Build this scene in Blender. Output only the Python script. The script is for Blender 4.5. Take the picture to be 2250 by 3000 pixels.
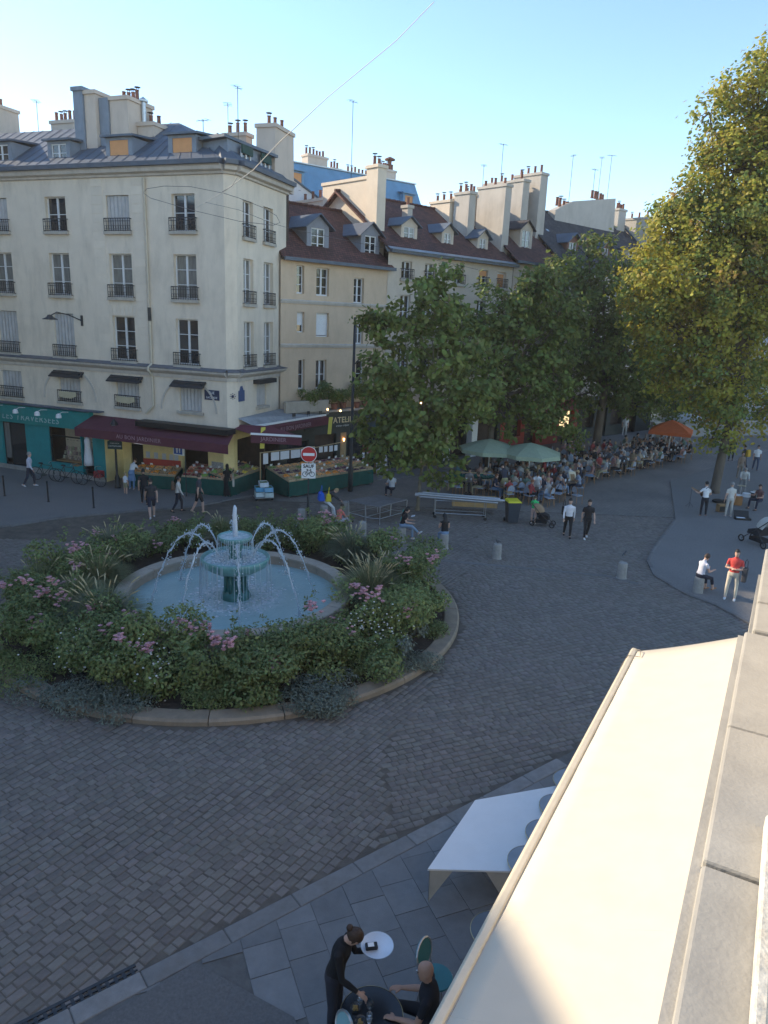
import bpy, bmesh, math, random
import numpy as np
from mathutils import Vector, Matrix, Quaternion
R=math.radians
rnd=random.Random(7)
for o in list(bpy.data.objects): bpy.data.objects.remove(o)
S=bpy.context.scene; COL=S.collection
# ------------------------------------------------------------------ camera, sky, sun, exposure
F_PX,PITCH,ROLL,CAM_H=2100.0,R(15.1),R(2.4),8.7
fw=Vector((0,math.cos(PITCH),-math.sin(PITCH))); rt0=Vector((1,0,0)); up0=rt0.cross(fw)
rt=rt0*math.cos(ROLL)+up0*math.sin(ROLL); up=-rt0*math.sin(ROLL)+up0*math.cos(ROLL)
CAMP=Vector((0,0,CAM_H))
cd=bpy.data.cameras.new('camera'); co=bpy.data.objects.new('camera',cd); COL.objects.link(co)
cd.sensor_fit='VERTICAL'; cd.sensor_height=36; cd.sensor_width=27; cd.lens=36*F_PX/3000
cd.clip_start=.05; cd.clip_end=3000
co.matrix_world=Matrix(((rt.x,up.x,-fw.x,0),(rt.y,up.y,-fw.y,0),(rt.z,up.z,-fw.z,CAM_H),(0,0,0,1)))
S.camera=co
SUN_A,SUN_E=R(67),R(24)          # degrees left of the view direction, elevation
sdir=Vector((-math.sin(SUN_A)*math.cos(SUN_E),math.cos(SUN_A)*math.cos(SUN_E),math.sin(SUN_E)))
W=bpy.data.worlds.new('World'); S.world=W; W.use_nodes=True
nt=W.node_tree; bg=nt.nodes['Background']; sky=nt.nodes.new('ShaderNodeTexSky')
sky.sky_type='NISHITA'; sky.sun_disc=False; sky.sun_elevation=SUN_E; sky.sun_rotation=-SUN_A
sky.air_density=1.0; sky.dust_density=.05; sky.ozone_density=2.4; sky.altitude=50
nt.links.new(sky.outputs[0],bg.inputs[0]); bg.inputs[1].default_value=.125
sl=bpy.data.lights.new('sun','SUN'); sl.energy=3.0; sl.angle=R(.53); sl.color=(1,.84,.62)
so=bpy.data.objects.new('sun',sl); COL.objects.link(so); so.rotation_euler=sdir.to_track_quat('Z','Y').to_euler()
so.location=(0,0,60)
S.render.engine='CYCLES'
S.view_settings.view_transform='Standard'; S.view_settings.look='None'
S.view_settings.exposure=1.45; S.view_settings.gamma=1; S.view_settings.use_curve_mapping=False
S.render.resolution_x=768; S.render.resolution_y=1024
try: S.cycles.max_bounces=6; S.cycles.transparent_max_bounces=12; S.cycles.use_denoising=True
except Exception: pass

# ------------------------------------------------------------------ helpers
def G(x,y,z=0.0):
    "world point at height z that the photograph shows at pixel x,y (2250x3000)"
    d=fw+rt*((x-1125)/F_PX)-up*((y-1500)/F_PX); t=(z-CAM_H)/d.z; return CAMP+d*t
MATS={}
def pm(name,col,rough=.8,var=.12,scale=6,bump=0,bscale=None,metal=0,spec=.4,island=0,objr=0,col2=None,sheen=0,transl=0,emit=None,stain=None,hue=0,alpha=1,trans=0,coat=0,stretch=None):
    "procedural material: base colour broken up by noise, optional bump, per-island and per-object variation"
    if name in MATS: return MATS[name]
    m=bpy.data.materials.new(name); MATS[name]=m; m.use_nodes=True; t=m.node_tree; N=t.nodes; L=t.links
    b=N['Principled BSDF']; b.inputs['Roughness'].default_value=rough; b.inputs['Metallic'].default_value=metal
    b.inputs['Specular IOR Level'].default_value=spec
    tc=N.new('ShaderNodeTexCoord'); src=tc.outputs['Object']
    if stretch:
        mp=N.new('ShaderNodeMapping'); mp.inputs['Scale'].default_value=stretch; L.new(src,mp.inputs[0]); src=mp.outputs[0]
    nz=N.new('ShaderNodeTexNoise'); nz.inputs['Scale'].default_value=scale; nz.inputs['Detail'].default_value=6; nz.inputs['Roughness'].default_value=.62
    L.new(src,nz.inputs['Vector'])
    rp=N.new('ShaderNodeValToRGB'); rp.color_ramp.elements[0].position=.3; rp.color_ramp.elements[1].position=.72
    c=np.array(col[:3]); c2=np.array(col2[:3]) if col2 else np.clip(c*(1+var),0,1)
    rp.color_ramp.elements[0].color=(*np.clip(c*(1-var),0,1),1); rp.color_ramp.elements[1].color=(*c2,1)
    L.new(nz.outputs['Fac'],rp.inputs[0]); out=rp.outputs[0]
    def hsv(fac,amt,o,h):
        hs=N.new('ShaderNodeHueSaturation'); mr=N.new('ShaderNodeMapRange')
        mr.inputs['To Min'].default_value=1-amt; mr.inputs['To Max'].default_value=1+amt
        L.new(fac,mr.inputs[0]); L.new(mr.outputs[0],hs.inputs['Value']); L.new(o,hs.inputs['Color'])
        if h:
            m2=N.new('ShaderNodeMapRange'); m2.inputs['To Min'].default_value=.5-h; m2.inputs['To Max'].default_value=.5+h
            w=N.new('ShaderNodeMath'); w.operation='FRACT'; w2=N.new('ShaderNodeMath'); w2.operation='MULTIPLY'; w2.inputs[1].default_value=7.31
            L.new(fac,w2.inputs[0]); L.new(w2.outputs[0],w.inputs[0]); L.new(w.outputs[0],m2.inputs[0]); L.new(m2.outputs[0],hs.inputs['Hue'])
        return hs.outputs[0]
    if island:
        g=N.new('ShaderNodeNewGeometry'); out=hsv(g.outputs['Random Per Island'],island,out,hue)
    if objr:
        g=N.new('ShaderNodeObjectInfo'); out=hsv(g.outputs['Random'],objr,out,0 if island else hue)
    if stain:
        sc,amt,scol=stain; n2=N.new('ShaderNodeTexNoise'); n2.inputs['Scale'].default_value=sc; n2.inputs['Detail'].default_value=8; n2.inputs['Roughness'].default_value=.7
        mp=N.new('ShaderNodeMapping'); mp.inputs['Scale'].default_value=(1,1,.28); L.new(tc.outputs['Object'],mp.inputs[0]); L.new(mp.outputs[0],n2.inputs['Vector'])
        r2=N.new('ShaderNodeValToRGB'); r2.color_ramp.elements[0].position=.48; r2.color_ramp.elements[1].position=.75
        r2.color_ramp.elements[0].color=(0,0,0,1); r2.color_ramp.elements[1].color=(amt,amt,amt,1)
        mx=N.new('ShaderNodeMixRGB'); mx.inputs[2].default_value=(*scol,1); L.new(n2.outputs['Fac'],r2.inputs[0]); L.new(r2.outputs[0],mx.inputs[0]); L.new(out,mx.inputs[1]); out=mx.outputs[0]
    L.new(out,b.inputs['Base Color'])
    if bump:
        n3=N.new('ShaderNodeTexNoise'); n3.inputs['Scale'].default_value=bscale or scale*4; n3.inputs['Detail'].default_value=4; L.new(src,n3.inputs['Vector'])
        bp=N.new('ShaderNodeBump'); bp.inputs['Strength'].default_value=bump; bp.inputs['Distance'].default_value=.02; L.new(n3.outputs['Fac'],bp.inputs['Height']); L.new(bp.outputs[0],b.inputs['Normal'])
    if transl:
        tb=N.new('ShaderNodeBsdfTranslucent'); L.new(out,tb.inputs[0]); ms=N.new('ShaderNodeMixShader'); ms.inputs[0].default_value=transl
        L.new(b.outputs[0],ms.inputs[1]); L.new(tb.outputs[0],ms.inputs[2]); L.new(ms.outputs[0],N['Material Output'].inputs[0])
    if emit: b.inputs['Emission Color'].default_value=(*emit[0],1); b.inputs['Emission Strength'].default_value=emit[1]
    if coat: b.inputs['Coat Weight'].default_value=coat
    if trans: b.inputs['Transmission Weight'].default_value=trans; b.inputs['IOR'].default_value=1.33
    if alpha<1: b.inputs['Alpha'].default_value=alpha
    return m
def link(o,parent=None):
    COL.objects.link(o)
    if parent is not None: o.parent=parent
    return o
def tag(o,label=None,cat=None,group=None,kind=None):
    if label: o['label']=label
    if cat: o['category']=cat
    if group: o['group']=group
    if kind: o['kind']=kind
    return o
def thing(name,label,cat,loc=(0,0,0),rz=0,group=None):
    o=bpy.data.objects.new(name,None); o.empty_display_size=.1; COL.objects.link(o); o.location=loc; o.rotation_euler=(0,0,rz)
    return tag(o,label,cat,group)
def mesh_obj(name,me,parent=None,mats=None):
    o=bpy.data.objects.new(name,me)
    if mats is not None:
        for m in mats: me.materials.append(m)
    return link(o,parent)
def copy_tree(o,parent=None):
    c=o.copy(); COL.objects.link(c); c.parent=parent
    for ch in o.children: copy_tree(ch,c)
    return c
def pydata(name,v,f,mats,parent=None,mi=None,smooth=False):
    me=bpy.data.meshes.new(name); me.from_pydata(v,[],f)
    if mi is not None: me.polygons.foreach_set('material_index',mi)
    if smooth: me.polygons.foreach_set('use_smooth',[True]*len(me.polygons))
    me.update(); return mesh_obj(name,me,parent,mats)
def nparr(name,V,Fq,mats,parent=None,mi=None,smooth=False):
    "fast mesh from numpy verts (n,3) and equal-sized faces (m,k)"
    me=bpy.data.meshes.new(name); n,k=Fq.shape
    me.vertices.add(len(V)); me.vertices.foreach_set('co',np.ascontiguousarray(V,dtype=np.float32).ravel())
    me.loops.add(n*k); me.loops.foreach_set('vertex_index',Fq.astype(np.int32).ravel())
    me.polygons.add(n); me.polygons.foreach_set('loop_start',np.arange(0,n*k,k,dtype=np.int32)); me.polygons.foreach_set('loop_total',np.full(n,k,dtype=np.int32))
    if mi is not None: me.polygons.foreach_set('material_index',np.asarray(mi,dtype=np.int32))
    if smooth: me.polygons.foreach_set('use_smooth',np.ones(n,dtype=bool))
    me.update(calc_edges=True); return mesh_obj(name,me,parent,mats)
class MB:
    def __init__(s): s.v=[];s.f=[];s.m=[]
    def add(s,v,f,m=0):
        b=len(s.v); s.v+= [tuple(p) for p in v]; s.f+=[tuple(b+i for i in q) for q in f]; s.m+=[m]*len(f); return s
    def box(s,x0,y0,z0,x1,y1,z1,m=0):
        return s.add([(x0,y0,z0),(x1,y0,z0),(x1,y1,z0),(x0,y1,z0),(x0,y0,z1),(x1,y0,z1),(x1,y1,z1),(x0,y1,z1)],[(0,3,2,1),(4,5,6,7),(0,1,5,4),(1,2,6,5),(2,3,7,6),(3,0,4,7)],m)
    def hexa(s,b,t,m=0):
        "8-corner solid: 4 bottom points ccw, 4 top points"
        return s.add(list(b)+list(t),[(0,3,2,1),(4,5,6,7),(0,1,5,4),(1,2,6,5),(2,3,7,6),(3,0,4,7)],m)
    def quad(s,a,b,c,d,m=0): return s.add([a,b,c,d],[(0,1,2,3)],m)
    def prism(s,poly,vec,m=0):
        "extrude a planar 3-D polygon by vec"
        n=len(poly); vec=Vector(vec); p=[Vector(q) for q in poly]; t=[q+vec for q in p]
        return s.add(p+t,[tuple(range(n))[::-1],tuple(range(n,2*n))]+[(i,(i+1)%n,n+(i+1)%n,n+i) for i in range(n)],m)
    def tube(s,pts,r,n=6,m=0,cap=True,flat=None):
        pts=[Vector(p) for p in pts]; k=len(pts); rs=r if isinstance(r,(list,tuple)) else [r]*k
        b=len(s.v); prev=None
        for i,p in enumerate(pts):
            t=(pts[min(i+1,k-1)]-pts[max(i-1,0)])
            t=t.normalized() if t.length>1e-9 else Vector((0,0,1))
            if prev is None:
                a=Vector((0,0,1)) if abs(t.z)<.9 else Vector((1,0,0)); u=t.cross(a).normalized()
            else:
                u=prev-t*prev.dot(t); u=u.normalized() if u.length>1e-6 else t.orthogonal().normalized()
            prev=u; w=t.cross(u)
            for j in range(n):
                a=2*math.pi*j/n; s.v.append(tuple(p+(u*math.cos(a)+w*math.sin(a))*rs[i]))
        for i in range(k-1):
            for j in range(n):
                s.f.append((b+i*n+j,b+i*n+(j+1)%n,b+(i+1)*n+(j+1)%n,b+(i+1)*n+j)); s.m.append(m)
        if cap:
            s.f.append(tuple(b+j for j in range(n))[::-1]); s.f.append(tuple(b+(k-1)*n+j for j in range(n))); s.m+=[m,m]
        return s
    def lathe(s,prof,c=(0,0,0),n=24,m=0,closed=False,a0=0,a1=2*math.pi):
        full=abs(a1-a0-2*math.pi)<1e-6; k=n if full else n+1; b=len(s.v)
        for (r,z) in prof:
            for j in range(k):
                a=a0+(a1-a0)*j/n; s.v.append((c[0]+r*math.cos(a),c[1]+r*math.sin(a),c[2]+z))
        P=len(prof)
        for i in range(P if closed else P-1):
            i2=(i+1)%P
            for j in range(n):
                j2=(j+1)%k; s.f.append((b+i*k+j,b+i*k+j2,b+i2*k+j2,b+i2*k+j)); s.m.append(m)
        return s
    def disc(s,c,r,n=24,m=0):
        b=len(s.v); s.v+=[(c[0]+r*math.cos(2*math.pi*j/n),c[1]+r*math.sin(2*math.pi*j/n),c[2]) for j in range(n)]; s.f.append(tuple(range(b,b+n))); s.m.append(m); return s
    def ball(s,c,r,n=8,k=6,m=0,sc=(1,1,1)):
        b=len(s.v); s.v.append((c[0],c[1],c[2]+r*sc[2]))
        for i in range(1,k):
            th=math.pi*i/k
            for j in range(n):
                a=2*math.pi*j/n; s.v.append((c[0]+r*sc[0]*math.sin(th)*math.cos(a),c[1]+r*sc[1]*math.sin(th)*math.sin(a),c[2]+r*sc[2]*math.cos(th)))
        e=len(s.v); s.v.append((c[0],c[1],c[2]-r*sc[2]))
        for j in range(n): s.f.append((b,b+1+j,b+1+(j+1)%n)); s.m.append(m)
        for i in range(k-2):
            for j in range(n): q=b+1+i*n; s.f.append((q+j,q+n+j,q+n+(j+1)%n,q+(j+1)%n)); s.m.append(m)
        q=b+1+(k-2)*n
        for j in range(n): s.f.append((q+j,e,q+(j+1)%n)); s.m.append(m)
        return s
    def xf(s,M,i0=0):
        for i in range(i0,len(s.v)): s.v[i]=tuple(M@Vector(s.v[i]))
        return s
    def build(s,name,mats,parent=None,smooth=False,loc=None,rz=None):
        if not isinstance(mats,(list,tuple)): mats=[mats]
        o=pydata(name,s.v,s.f,mats,parent,s.m,smooth)
        if loc is not None: o.location=loc
        if rz is not None: o.rotation_euler=(0,0,rz)
        return o
def bevel(o,w=.01,seg=2):
    b=o.modifiers.new('bevel','BEVEL'); b.width=w; b.segments=seg; b.limit_method='ANGLE'; b.angle_limit=R(40); return o
TEXTS=[]
def text(body,size,mat,parent,loc,rot,name='lettering',ext=.004,align='CENTER',bold=0,spacing=1.0):
    "lettering; turned into a mesh at the end of the script"
    cu=bpy.data.curves.new(name,'FONT'); cu.body=body; cu.size=size; cu.extrude=ext; cu.align_x=align; cu.align_y='CENTER'; cu.offset=bold; cu.space_character=spacing; cu.resolution_u=3
    o=bpy.data.objects.new(name,cu); link(o,parent); o.location=loc; o.rotation_euler=rot; TEXTS.append((o,mat)); return o
def finish_texts():
    dg=bpy.context.evaluated_depsgraph_get()
    for o,mat in TEXTS:
        me=bpy.data.meshes.new_from_object(o.evaluated_get(dg)); me.materials.clear(); me.materials.append(mat)
        nm=o.name; n=bpy.data.objects.new('tmp',me); n.parent=o.parent; n.location=o.location; n.rotation_euler=o.rotation_euler
        [n.__setitem__(k,o[k]) for k in o.keys()]
        bpy.data.objects.remove(o); n.name=nm; COL.objects.link(n)
VERT=(R(90),0,0)   # text standing upright facing -y
# ------------------------------------------------------------------ shared materials
def stucco(name,col,stain=.45): return pm(name,col,.9,.07,1.1,.25,60,stain=(1.3,stain,tuple(np.array(col)*.55)))
m_iron=pm('wrought iron',(.012,.012,.014),.5,.2,20,spec=.5)
m_dark=pm('dark metal',(.03,.032,.035),.5,.2,10)
m_glass=pm('window glass',(.018,.022,.028),.06,.3,.8,spec=.9)
m_glass2=pm('window glass with curtain',(.16,.16,.15),.12,.35,3,spec=.8,stretch=(6,6,.6))
m_frame=pm('white painted wood',(.66,.66,.66),.55,.06,8)
m_shutter=pm('grey metal shutter',(.42,.41,.40),.6,.14,3,stain=(3,.4,(.2,.18,.16)))
m_orange=pm('orange canvas blind',(.62,.30,.13),.85,.06,4)
m_zinc=pm('zinc sheet',(.085,.108,.140),.65,.2,1.6,.05,30,stain=(1.2,.5,(.06,.075,.095)))
m_zincd=pm('dark zinc',(.09,.11,.14),.5,.18,2,metal=.2)
m_pot=pm('terracotta',(.21,.09,.06),.8,.25,9,objr=.25)
m_potd=pm('sooty metal cowl',(.06,.05,.05),.7,.2,9)
m_wood=pm('wood',(.28,.17,.08),.7,.2,5,stretch=(1,1,8))
m_steel=pm('galvanised steel',(.45,.46,.47),.35,.12,12,metal=.8)
m_black=pm('black plastic',(.012,.012,.013),.5,.2,12)
m_white=pm('white paint',(.75,.75,.74),.6,.04,9)
m_stone=pm('pale stone',(.42,.38,.32),.85,.14,4,.3,40,stain=(2,.5,(.2,.18,.15)))
m_conc=pm('concrete',(.30,.29,.27),.9,.14,7,.3,60,stain=(4,.5,(.15,.14,.13)))
m_rubber=pm('tyre rubber',(.015,.015,.016),.7,.2,9)
# ------------------------------------------------------------------ ground, road setts, pavements
def ground_mat():
    m=bpy.data.materials.new('stone setts far'); m.use_nodes=True; t=m.node_tree; N=t.nodes; L=t.links; b=N['Principled BSDF']
    tc=N.new('ShaderNodeTexCoord'); mp=N.new('ShaderNodeMapping'); mp.inputs['Rotation'].default_value=(0,0,-R(58)); L.new(tc.outputs['Object'],mp.inputs[0])
    br=N.new('ShaderNodeTexBrick'); br.inputs['Scale'].default_value=1; br.inputs['Brick Width'].default_value=.21; br.inputs['Row Height'].default_value=.15; br.inputs['Mortar Size'].default_value=.012
    br.inputs['Color1'].default_value=(.165,.148,.135,1); br.inputs['Color2'].default_value=(.205,.184,.166,1); br.inputs['Mortar'].default_value=(.135,.122,.11,1); L.new(mp.outputs[0],br.inputs[0])
    nz=N.new('ShaderNodeTexNoise'); nz.inputs['Scale'].default_value=.35; nz.inputs['Detail'].default_value=7; L.new(tc.outputs['Object'],nz.inputs[0])
    rp=N.new('ShaderNodeValToRGB'); rp.color_ramp.elements[0].position=.3; rp.color_ramp.elements[1].position=.7; rp.color_ramp.elements[0].color=(.72,.72,.74,1); rp.color_ramp.elements[1].color=(1.2,1.17,1.12,1); L.new(nz.outputs[0],rp.inputs[0])
    mx=N.new('ShaderNodeMixRGB'); mx.blend_type='MULTIPLY'; mx.inputs[0].default_value=1; L.new(br.outputs[0],mx.inputs[1]); L.new(rp.outputs[0],mx.inputs[2]); L.new(mx.outputs[0],b.inputs['Base Color'])
    bp=N.new('ShaderNodeBump'); bp.inputs['Strength'].default_value=.5; bp.inputs['Distance'].default_value=.01; bp.invert=True; L.new(br.outputs['Fac'],bp.inputs['Height']); L.new(bp.outputs[0],b.inputs['Normal'])
    b.inputs['Roughness'].default_value=.62; return m
m_joint=pm('sandy joints',(.12,.10,.08),.95,.3,3,.4,60,stain=(.6,.6,(.05,.045,.035)))
m_sett=pm('sett stone',(.178,.154,.133),.85,.16,9,.35,45,island=.17,hue=.02,stain=(.55,.75,(.160,.132,.105)))
m_sett1=pm('sett stone single',(.178,.154,.133),.85,.16,9,.35,45,objr=.19,hue=.015,stain=(.55,.75,(.160,.132,.105)))
m_slab=pm('granite slab',(.165,.167,.167),.75,.12,5,.25,80,objr=.16,stain=(1.5,.4,(.12,.12,.12)))
m_asph=pm('asphalt',(.18,.17,.162),.9,.2,18,.5,140,stain=(.5,.4,(.12,.115,.112)))
m_kerb=pm('granite kerb',(.20,.195,.188),.8,.14,6,.3,50,objr=.14,stain=(2,.5,(.13,.11,.09)))
m_soil=pm('soil',(.055,.04,.03),.95,.3,8,.6,30)
def sheet(name,pts,z,mat,kind='structure',t=.02):
    mb=MB(); mb.prism([(p[0],p[1],z-t) for p in pts],(0,0,t)); return tag(mb.build(name,mat),kind=kind)
ground=tag(MB().quad((-150,-70,-.017),(170,-70,-.017),(170,180,-.017),(-150,180,-.017)).build('ground',ground_mat()),kind='structure')
g2=lambda *a:[tuple(G(x,y)[:2]) for x,y in a]
# road of stone setts: the joint bed, single setts near the camera and one mesh for the rest
road=sheet('cobbled_road',[(-30,3),(12,3),(16,20),(14.5,33.5),(-7,33.5),(-30,40)],-.0065,m_joint)
KD=Vector((math.cos(R(38.1)),math.sin(R(38.1)),0)); KN=Vector((-KD.y,KD.x,0)); KP=Vector((-3.92,6.96,0))   # near kerb line
FC=Vector((-4.45,20.6,0)); FR=6.87
def on_road(x,y):
    if (x-FC.x)**2+(y-FC.y)**2<(FR+.1)**2: return False
    d=(Vector((x,y,0))-KP).dot(KN)
    return d>.16
def sett_shape(w,l,h=.05):
    b=.012; a=[(-l/2,-w/2),(l/2,-w/2),(l/2,w/2),(-l/2,w/2)]
    V=[(x,y,-h) for x,y in a]+[(x,y,-.007) for x,y in a]+[(x-b*np.sign(x),y-b*np.sign(y),.002) for x,y in a]
    Fq=[(i,(i+1)%4,4+(i+1)%4,4+i) for i in range(4)]+[(4+i,4+(i+1)%4,8+(i+1)%4,8+i) for i in range(4)]+[(8,9,10,11)]
    return np.array(V,dtype=float),Fq
rg=np.random.default_rng(3)
def inpoly(p,poly):
    c=False; j=len(poly)-1
    for i in range(len(poly)):
        a,b=poly[i],poly[j]
        if (a[1]>p[1])!=(b[1]>p[1]) and p[0]<(b[0]-a[0])*(p[1]-a[1])/(b[1]-a[1])+a[0]: c=not c
        j=i
    return c
right_edge=g2((1979,1525),(1920,1602),(1898,1643),(1920,1688),(2011,1742),(2100,1775),(2220,1840)); RPOLY=right_edge+[(30,16),(60,50),(40,66)]+[(17,42)]
ca,sa=math.cos(R(57)),math.sin(R(57)); cells=[]
def right_part(x,y): return x>-.4+.22*(y-9)+.25*math.sin(y*1.3) and y>8.5
for ANG in(57,24):
    ca,sa=math.cos(R(ANG)),math.sin(R(ANG))
    for row in range(-160,230):
        v=row*.152; off=rg.uniform(0,.2); u=-22+off
        while u<36:
            l=rg.uniform(.15,.245); uc=u+l/2; u+=l
            vc=v+.05*math.sin(uc*.35)+.03*math.sin(uc*1.1+row*.3)
            x=uc*ca-vc*sa-3; y=uc*sa+vc*ca+8
            if y>33.4 or y<5.5 or right_part(x,y)!=(ANG==24) or not on_road(x,y): continue
            dx=x/max(y,1e-3)
            if dx<-.66 or dx>.64 or (y>26 and x<-4): continue
            if y>20 and inpoly((x,y),RPOLY): continue
            cells.append((x,y,l,R(ANG)))
cells.sort(key=lambda c:c[0]**2+c[1]**2)
base_sett=[]
for k in range(6):
    V,Fq=sett_shape(.132,1); V[:,0]*=1; base_sett.append((V,Fq))
single_me=[]
for k in range(8):
    l=.14+.012*k; V,Fq=sett_shape(.141,l); me=bpy.data.meshes.new('sett'); me.from_pydata([tuple(p) for p in V],[],Fq); me.materials.append(m_sett1); single_me.append(me)
for (x,y,l,an) in cells[:300]:
    me=min(single_me,key=lambda m:abs((m.vertices[1].co.x*2)-(l-.018)))
    o=bpy.data.objects.new('sett',me); link(o,road); o.location=(x,y,rg.uniform(-.006,.006)); o.rotation_euler=(rg.uniform(-.02,.02),rg.uniform(-.02,.02),an+rg.uniform(-.05,.05))
rest=cells[300:]; n=len(rest); VV=np.zeros((n,12,3)); 
for i,(x,y,l,an) in enumerate(rest):
    w=.141+rg.uniform(-.006,.004); ll=l-.011; b=.010
    a=np.array([(-ll/2,-w/2),(ll/2,-w/2),(ll/2,w/2),(-ll/2,w/2)])+rg.uniform(-.006,.006,(4,2))
    th=an+rg.uniform(-.07,.07); x+=rg.uniform(-.008,.008); y+=rg.uniform(-.008,.008); c_,s_=math.cos(th),math.sin(th); zz=rg.uniform(-.004,.004); tx,ty=rg.uniform(-.04,.04,2)
    for k,(sc,z) in enumerate(((1,-.05),(1,-.007),(1-2*b/.15,.002))):
        q=a*sc; VV[i,k*4:k*4+4,0]=q[:,0]*c_-q[:,1]*s_+x; VV[i,k*4:k*4+4,1]=q[:,0]*s_+q[:,1]*c_+y; VV[i,k*4:k*4+4,2]=z+zz+(q[:,0]*tx+q[:,1]*ty if z>-.04 else 0)
ft=np.array([(i,(i+1)%4,4+(i+1)%4,4+i) for i in range(4)]+[(4+i,4+(i+1)%4,8+(i+1)%4,8+i) for i in range(4)]+[(8,9,10,11)])
FF=(ft[None]+12*np.arange(n)[:,None,None]).reshape(-1,4)
tag(nparr('setts',VV.reshape(-1,3),FF,[m_sett],road),kind='stuff')
# near pavement: asphalt bed, slabs, kerb stones
KZ=.10
near_pave=sheet('near_pavement',[tuple((KP+KD*-4-KN*.02)[:2]),tuple((KP+KD*16-KN*.02)[:2]),(16,10),(9,0),(-2,-2),(-8,2)],KZ-.012,pm('slab bedding',(.115,.113,.108),.95,.2,6,.3,60),t=.15)
s=-4.2
while s<9:
    l=rg.uniform(.9,1.25); mb=MB(); mb.box(s+.006,-.30,-.12,s+l-.006,.0,KZ+.004); M=Matrix.Translation(KP)@Matrix.Rotation(R(38.1),4,'Z'); mb.xf(M)
    bevel(mb.build('kerb_stone',m_kerb,near_pave),.02); s+=l
SD=R(22.6); sx=Vector((math.cos(SD),math.sin(SD),0)); sy=Vector((-sx.y,sx.x,0))
patch=[Vector((*p,0)) for p in ((-5.2,5.2),(-2.32,7.82),(-.87,7.09),(.2,5.0),(-2,3.5))]
def inpoly(p,poly):
    c=False; j=len(poly)-1
    for i in range(len(poly)):
        a,b=poly[i],poly[j]
        if (a[1]>p[1])!=(b[1]>p[1]) and p[0]<(b[0]-a[0])*(p[1]-a[1])/(b[1]-a[1])+a[0]: c=not c
        j=i
    return c
slab_me={}
for i in range(-12,24):
    u0=i*.56; vv=rg.uniform(-9,-8.3)
    while vv<4:
        l=rg.uniform(.5,.85); q=KP+Vector((3.9,1.4,0))+sx*(u0+.28)+sy*(vv+l/2)
        cs=[KP+Vector((3.9,1.4,0))+sx*(u0+a)+sy*(vv+b) for a,b in((.004,.004),(.556,.004),(.556,l-.004),(.004,l-.004))]; vv+=l
        if q.y<3.8 or q.x>9 or q.x<-4.2: continue
        ds=[(c-KP).dot(KN) for c in cs]
        if min(ds)>-.32: continue
        if inpoly(q,patch): continue
        poly=[]                      # clip against the kerb line
        for k in range(4):
            a,b,da,db=cs[k],cs[(k+1)%4],ds[k]+.308,ds[(k+1)%4]+.308
            if da<=0: poly.append(a)
            if da*db<0: poly.append(a+(b-a)*(da/(da-db)))
        if len(poly)<3: continue
        mb=MB(); z=KZ+rg.uniform(-.004,.003); mb.prism([(p.x,p.y,z-.05) for p in poly],(0,0,.05)); mb.build('paving_slab',m_slab,near_pave)
m_patch=pm('asphalt patch',(.125,.122,.12),.9,.2,30,.4,160)
mb=MB(); mb.prism([(p.x,p.y,KZ-.02) for p in patch],(0,0,.036)); mb.build('asphalt_patch',m_patch,near_pave)
# slotted drain along the kerb
dr=thing('drain_grate','slotted iron drain grate in the gutter at the lower left','drain',KP+KD*-.1+KN*.02,R(38.1))
mb=MB(); mb.box(-1.2,.0,-.03,1.25,.05,.014); mb.box(-1.2,.17,-.03,1.25,.22,.014); mb.box(-1.2,.1,-.03,1.25,.12,.012); mb.build('frame',m_dark,dr)
for k in range(22): x=-1.15+k*.11; MB().box(x,.05,-.03,x+.045,.17,.010).build('bar',m_dark,dr)
MB().box(-1.2,.0,-.05,1.25,.22,-.034).build('channel',m_black,dr)
# far-left pavement with kerb
lp=g2((-260,1560),(30,1542),(193,1516),(420,1497),(560,1486),(650,1470)); lpoly=lp+[(-4.5,36.5),(-5.6,37.5),(-30,43)]
left_pave=sheet('left_pavement',lpoly,.055,m_asph,t=.12)
right_edge=g2((1979,1525),(1920,1602),(1898,1643),(1920,1688),(2011,1742),(2100,1775),(2220,1840))
right_pave=sheet('right_pavement',right_edge+[(30,16),(60,50),(40,66)]+[(17,42)],.045,m_asph,t=.12)
m_kerbd=pm('dark kerb',(.15,.142,.135),.85,.15,6,.3,50,objr=.1)
def kerbline(pts,parent,z,w=.16,step=1.0,name='kerb_stone',mat=None):
    P=[Vector((*p,0)) for p in pts]
    for a,b in zip(P,P[1:]):
        L=(b-a).length; n=max(1,round(L/step)); d=(b-a)/n
        for k in range(n):
            p=a+d*k; ang=math.atan2(d.y,d.x); l=d.length
            mb=MB(); mb.box(.008,-w/2,-.1,l-.008,w/2,z); bevel(mb.build(name,mat or m_kerbd,parent,loc=p,rz=ang),.015)
kerbline(lp,left_pave,.066); kerbline(right_edge,right_pave,.056,.14,mat=m_kerbd)
far_pave=sheet('far_pavement',[(-4.4,36.2),(6,43.6),(26,62),(50,80),(44,90),(-8,44)],.05,m_asph,t=.1)
kerbline([(-4.4,36.2),(6,43.6),(26,62)],far_pave,.06,.2,1.6)
# flush band of pale stone where the road meets the pedestrian street
band=g2((1270,1640),(1500,1661),(1700,1680),(1780,1688),(1870,1711))
bs=tag(MB().quad((5,23,-.012),(6,23,-.012),(6,23.1,-.012),(5,23.1,-.012)).build('flush_kerb',m_kerb),kind='structure')
kerbline(band,bs,.012,.2,.9)
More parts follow.
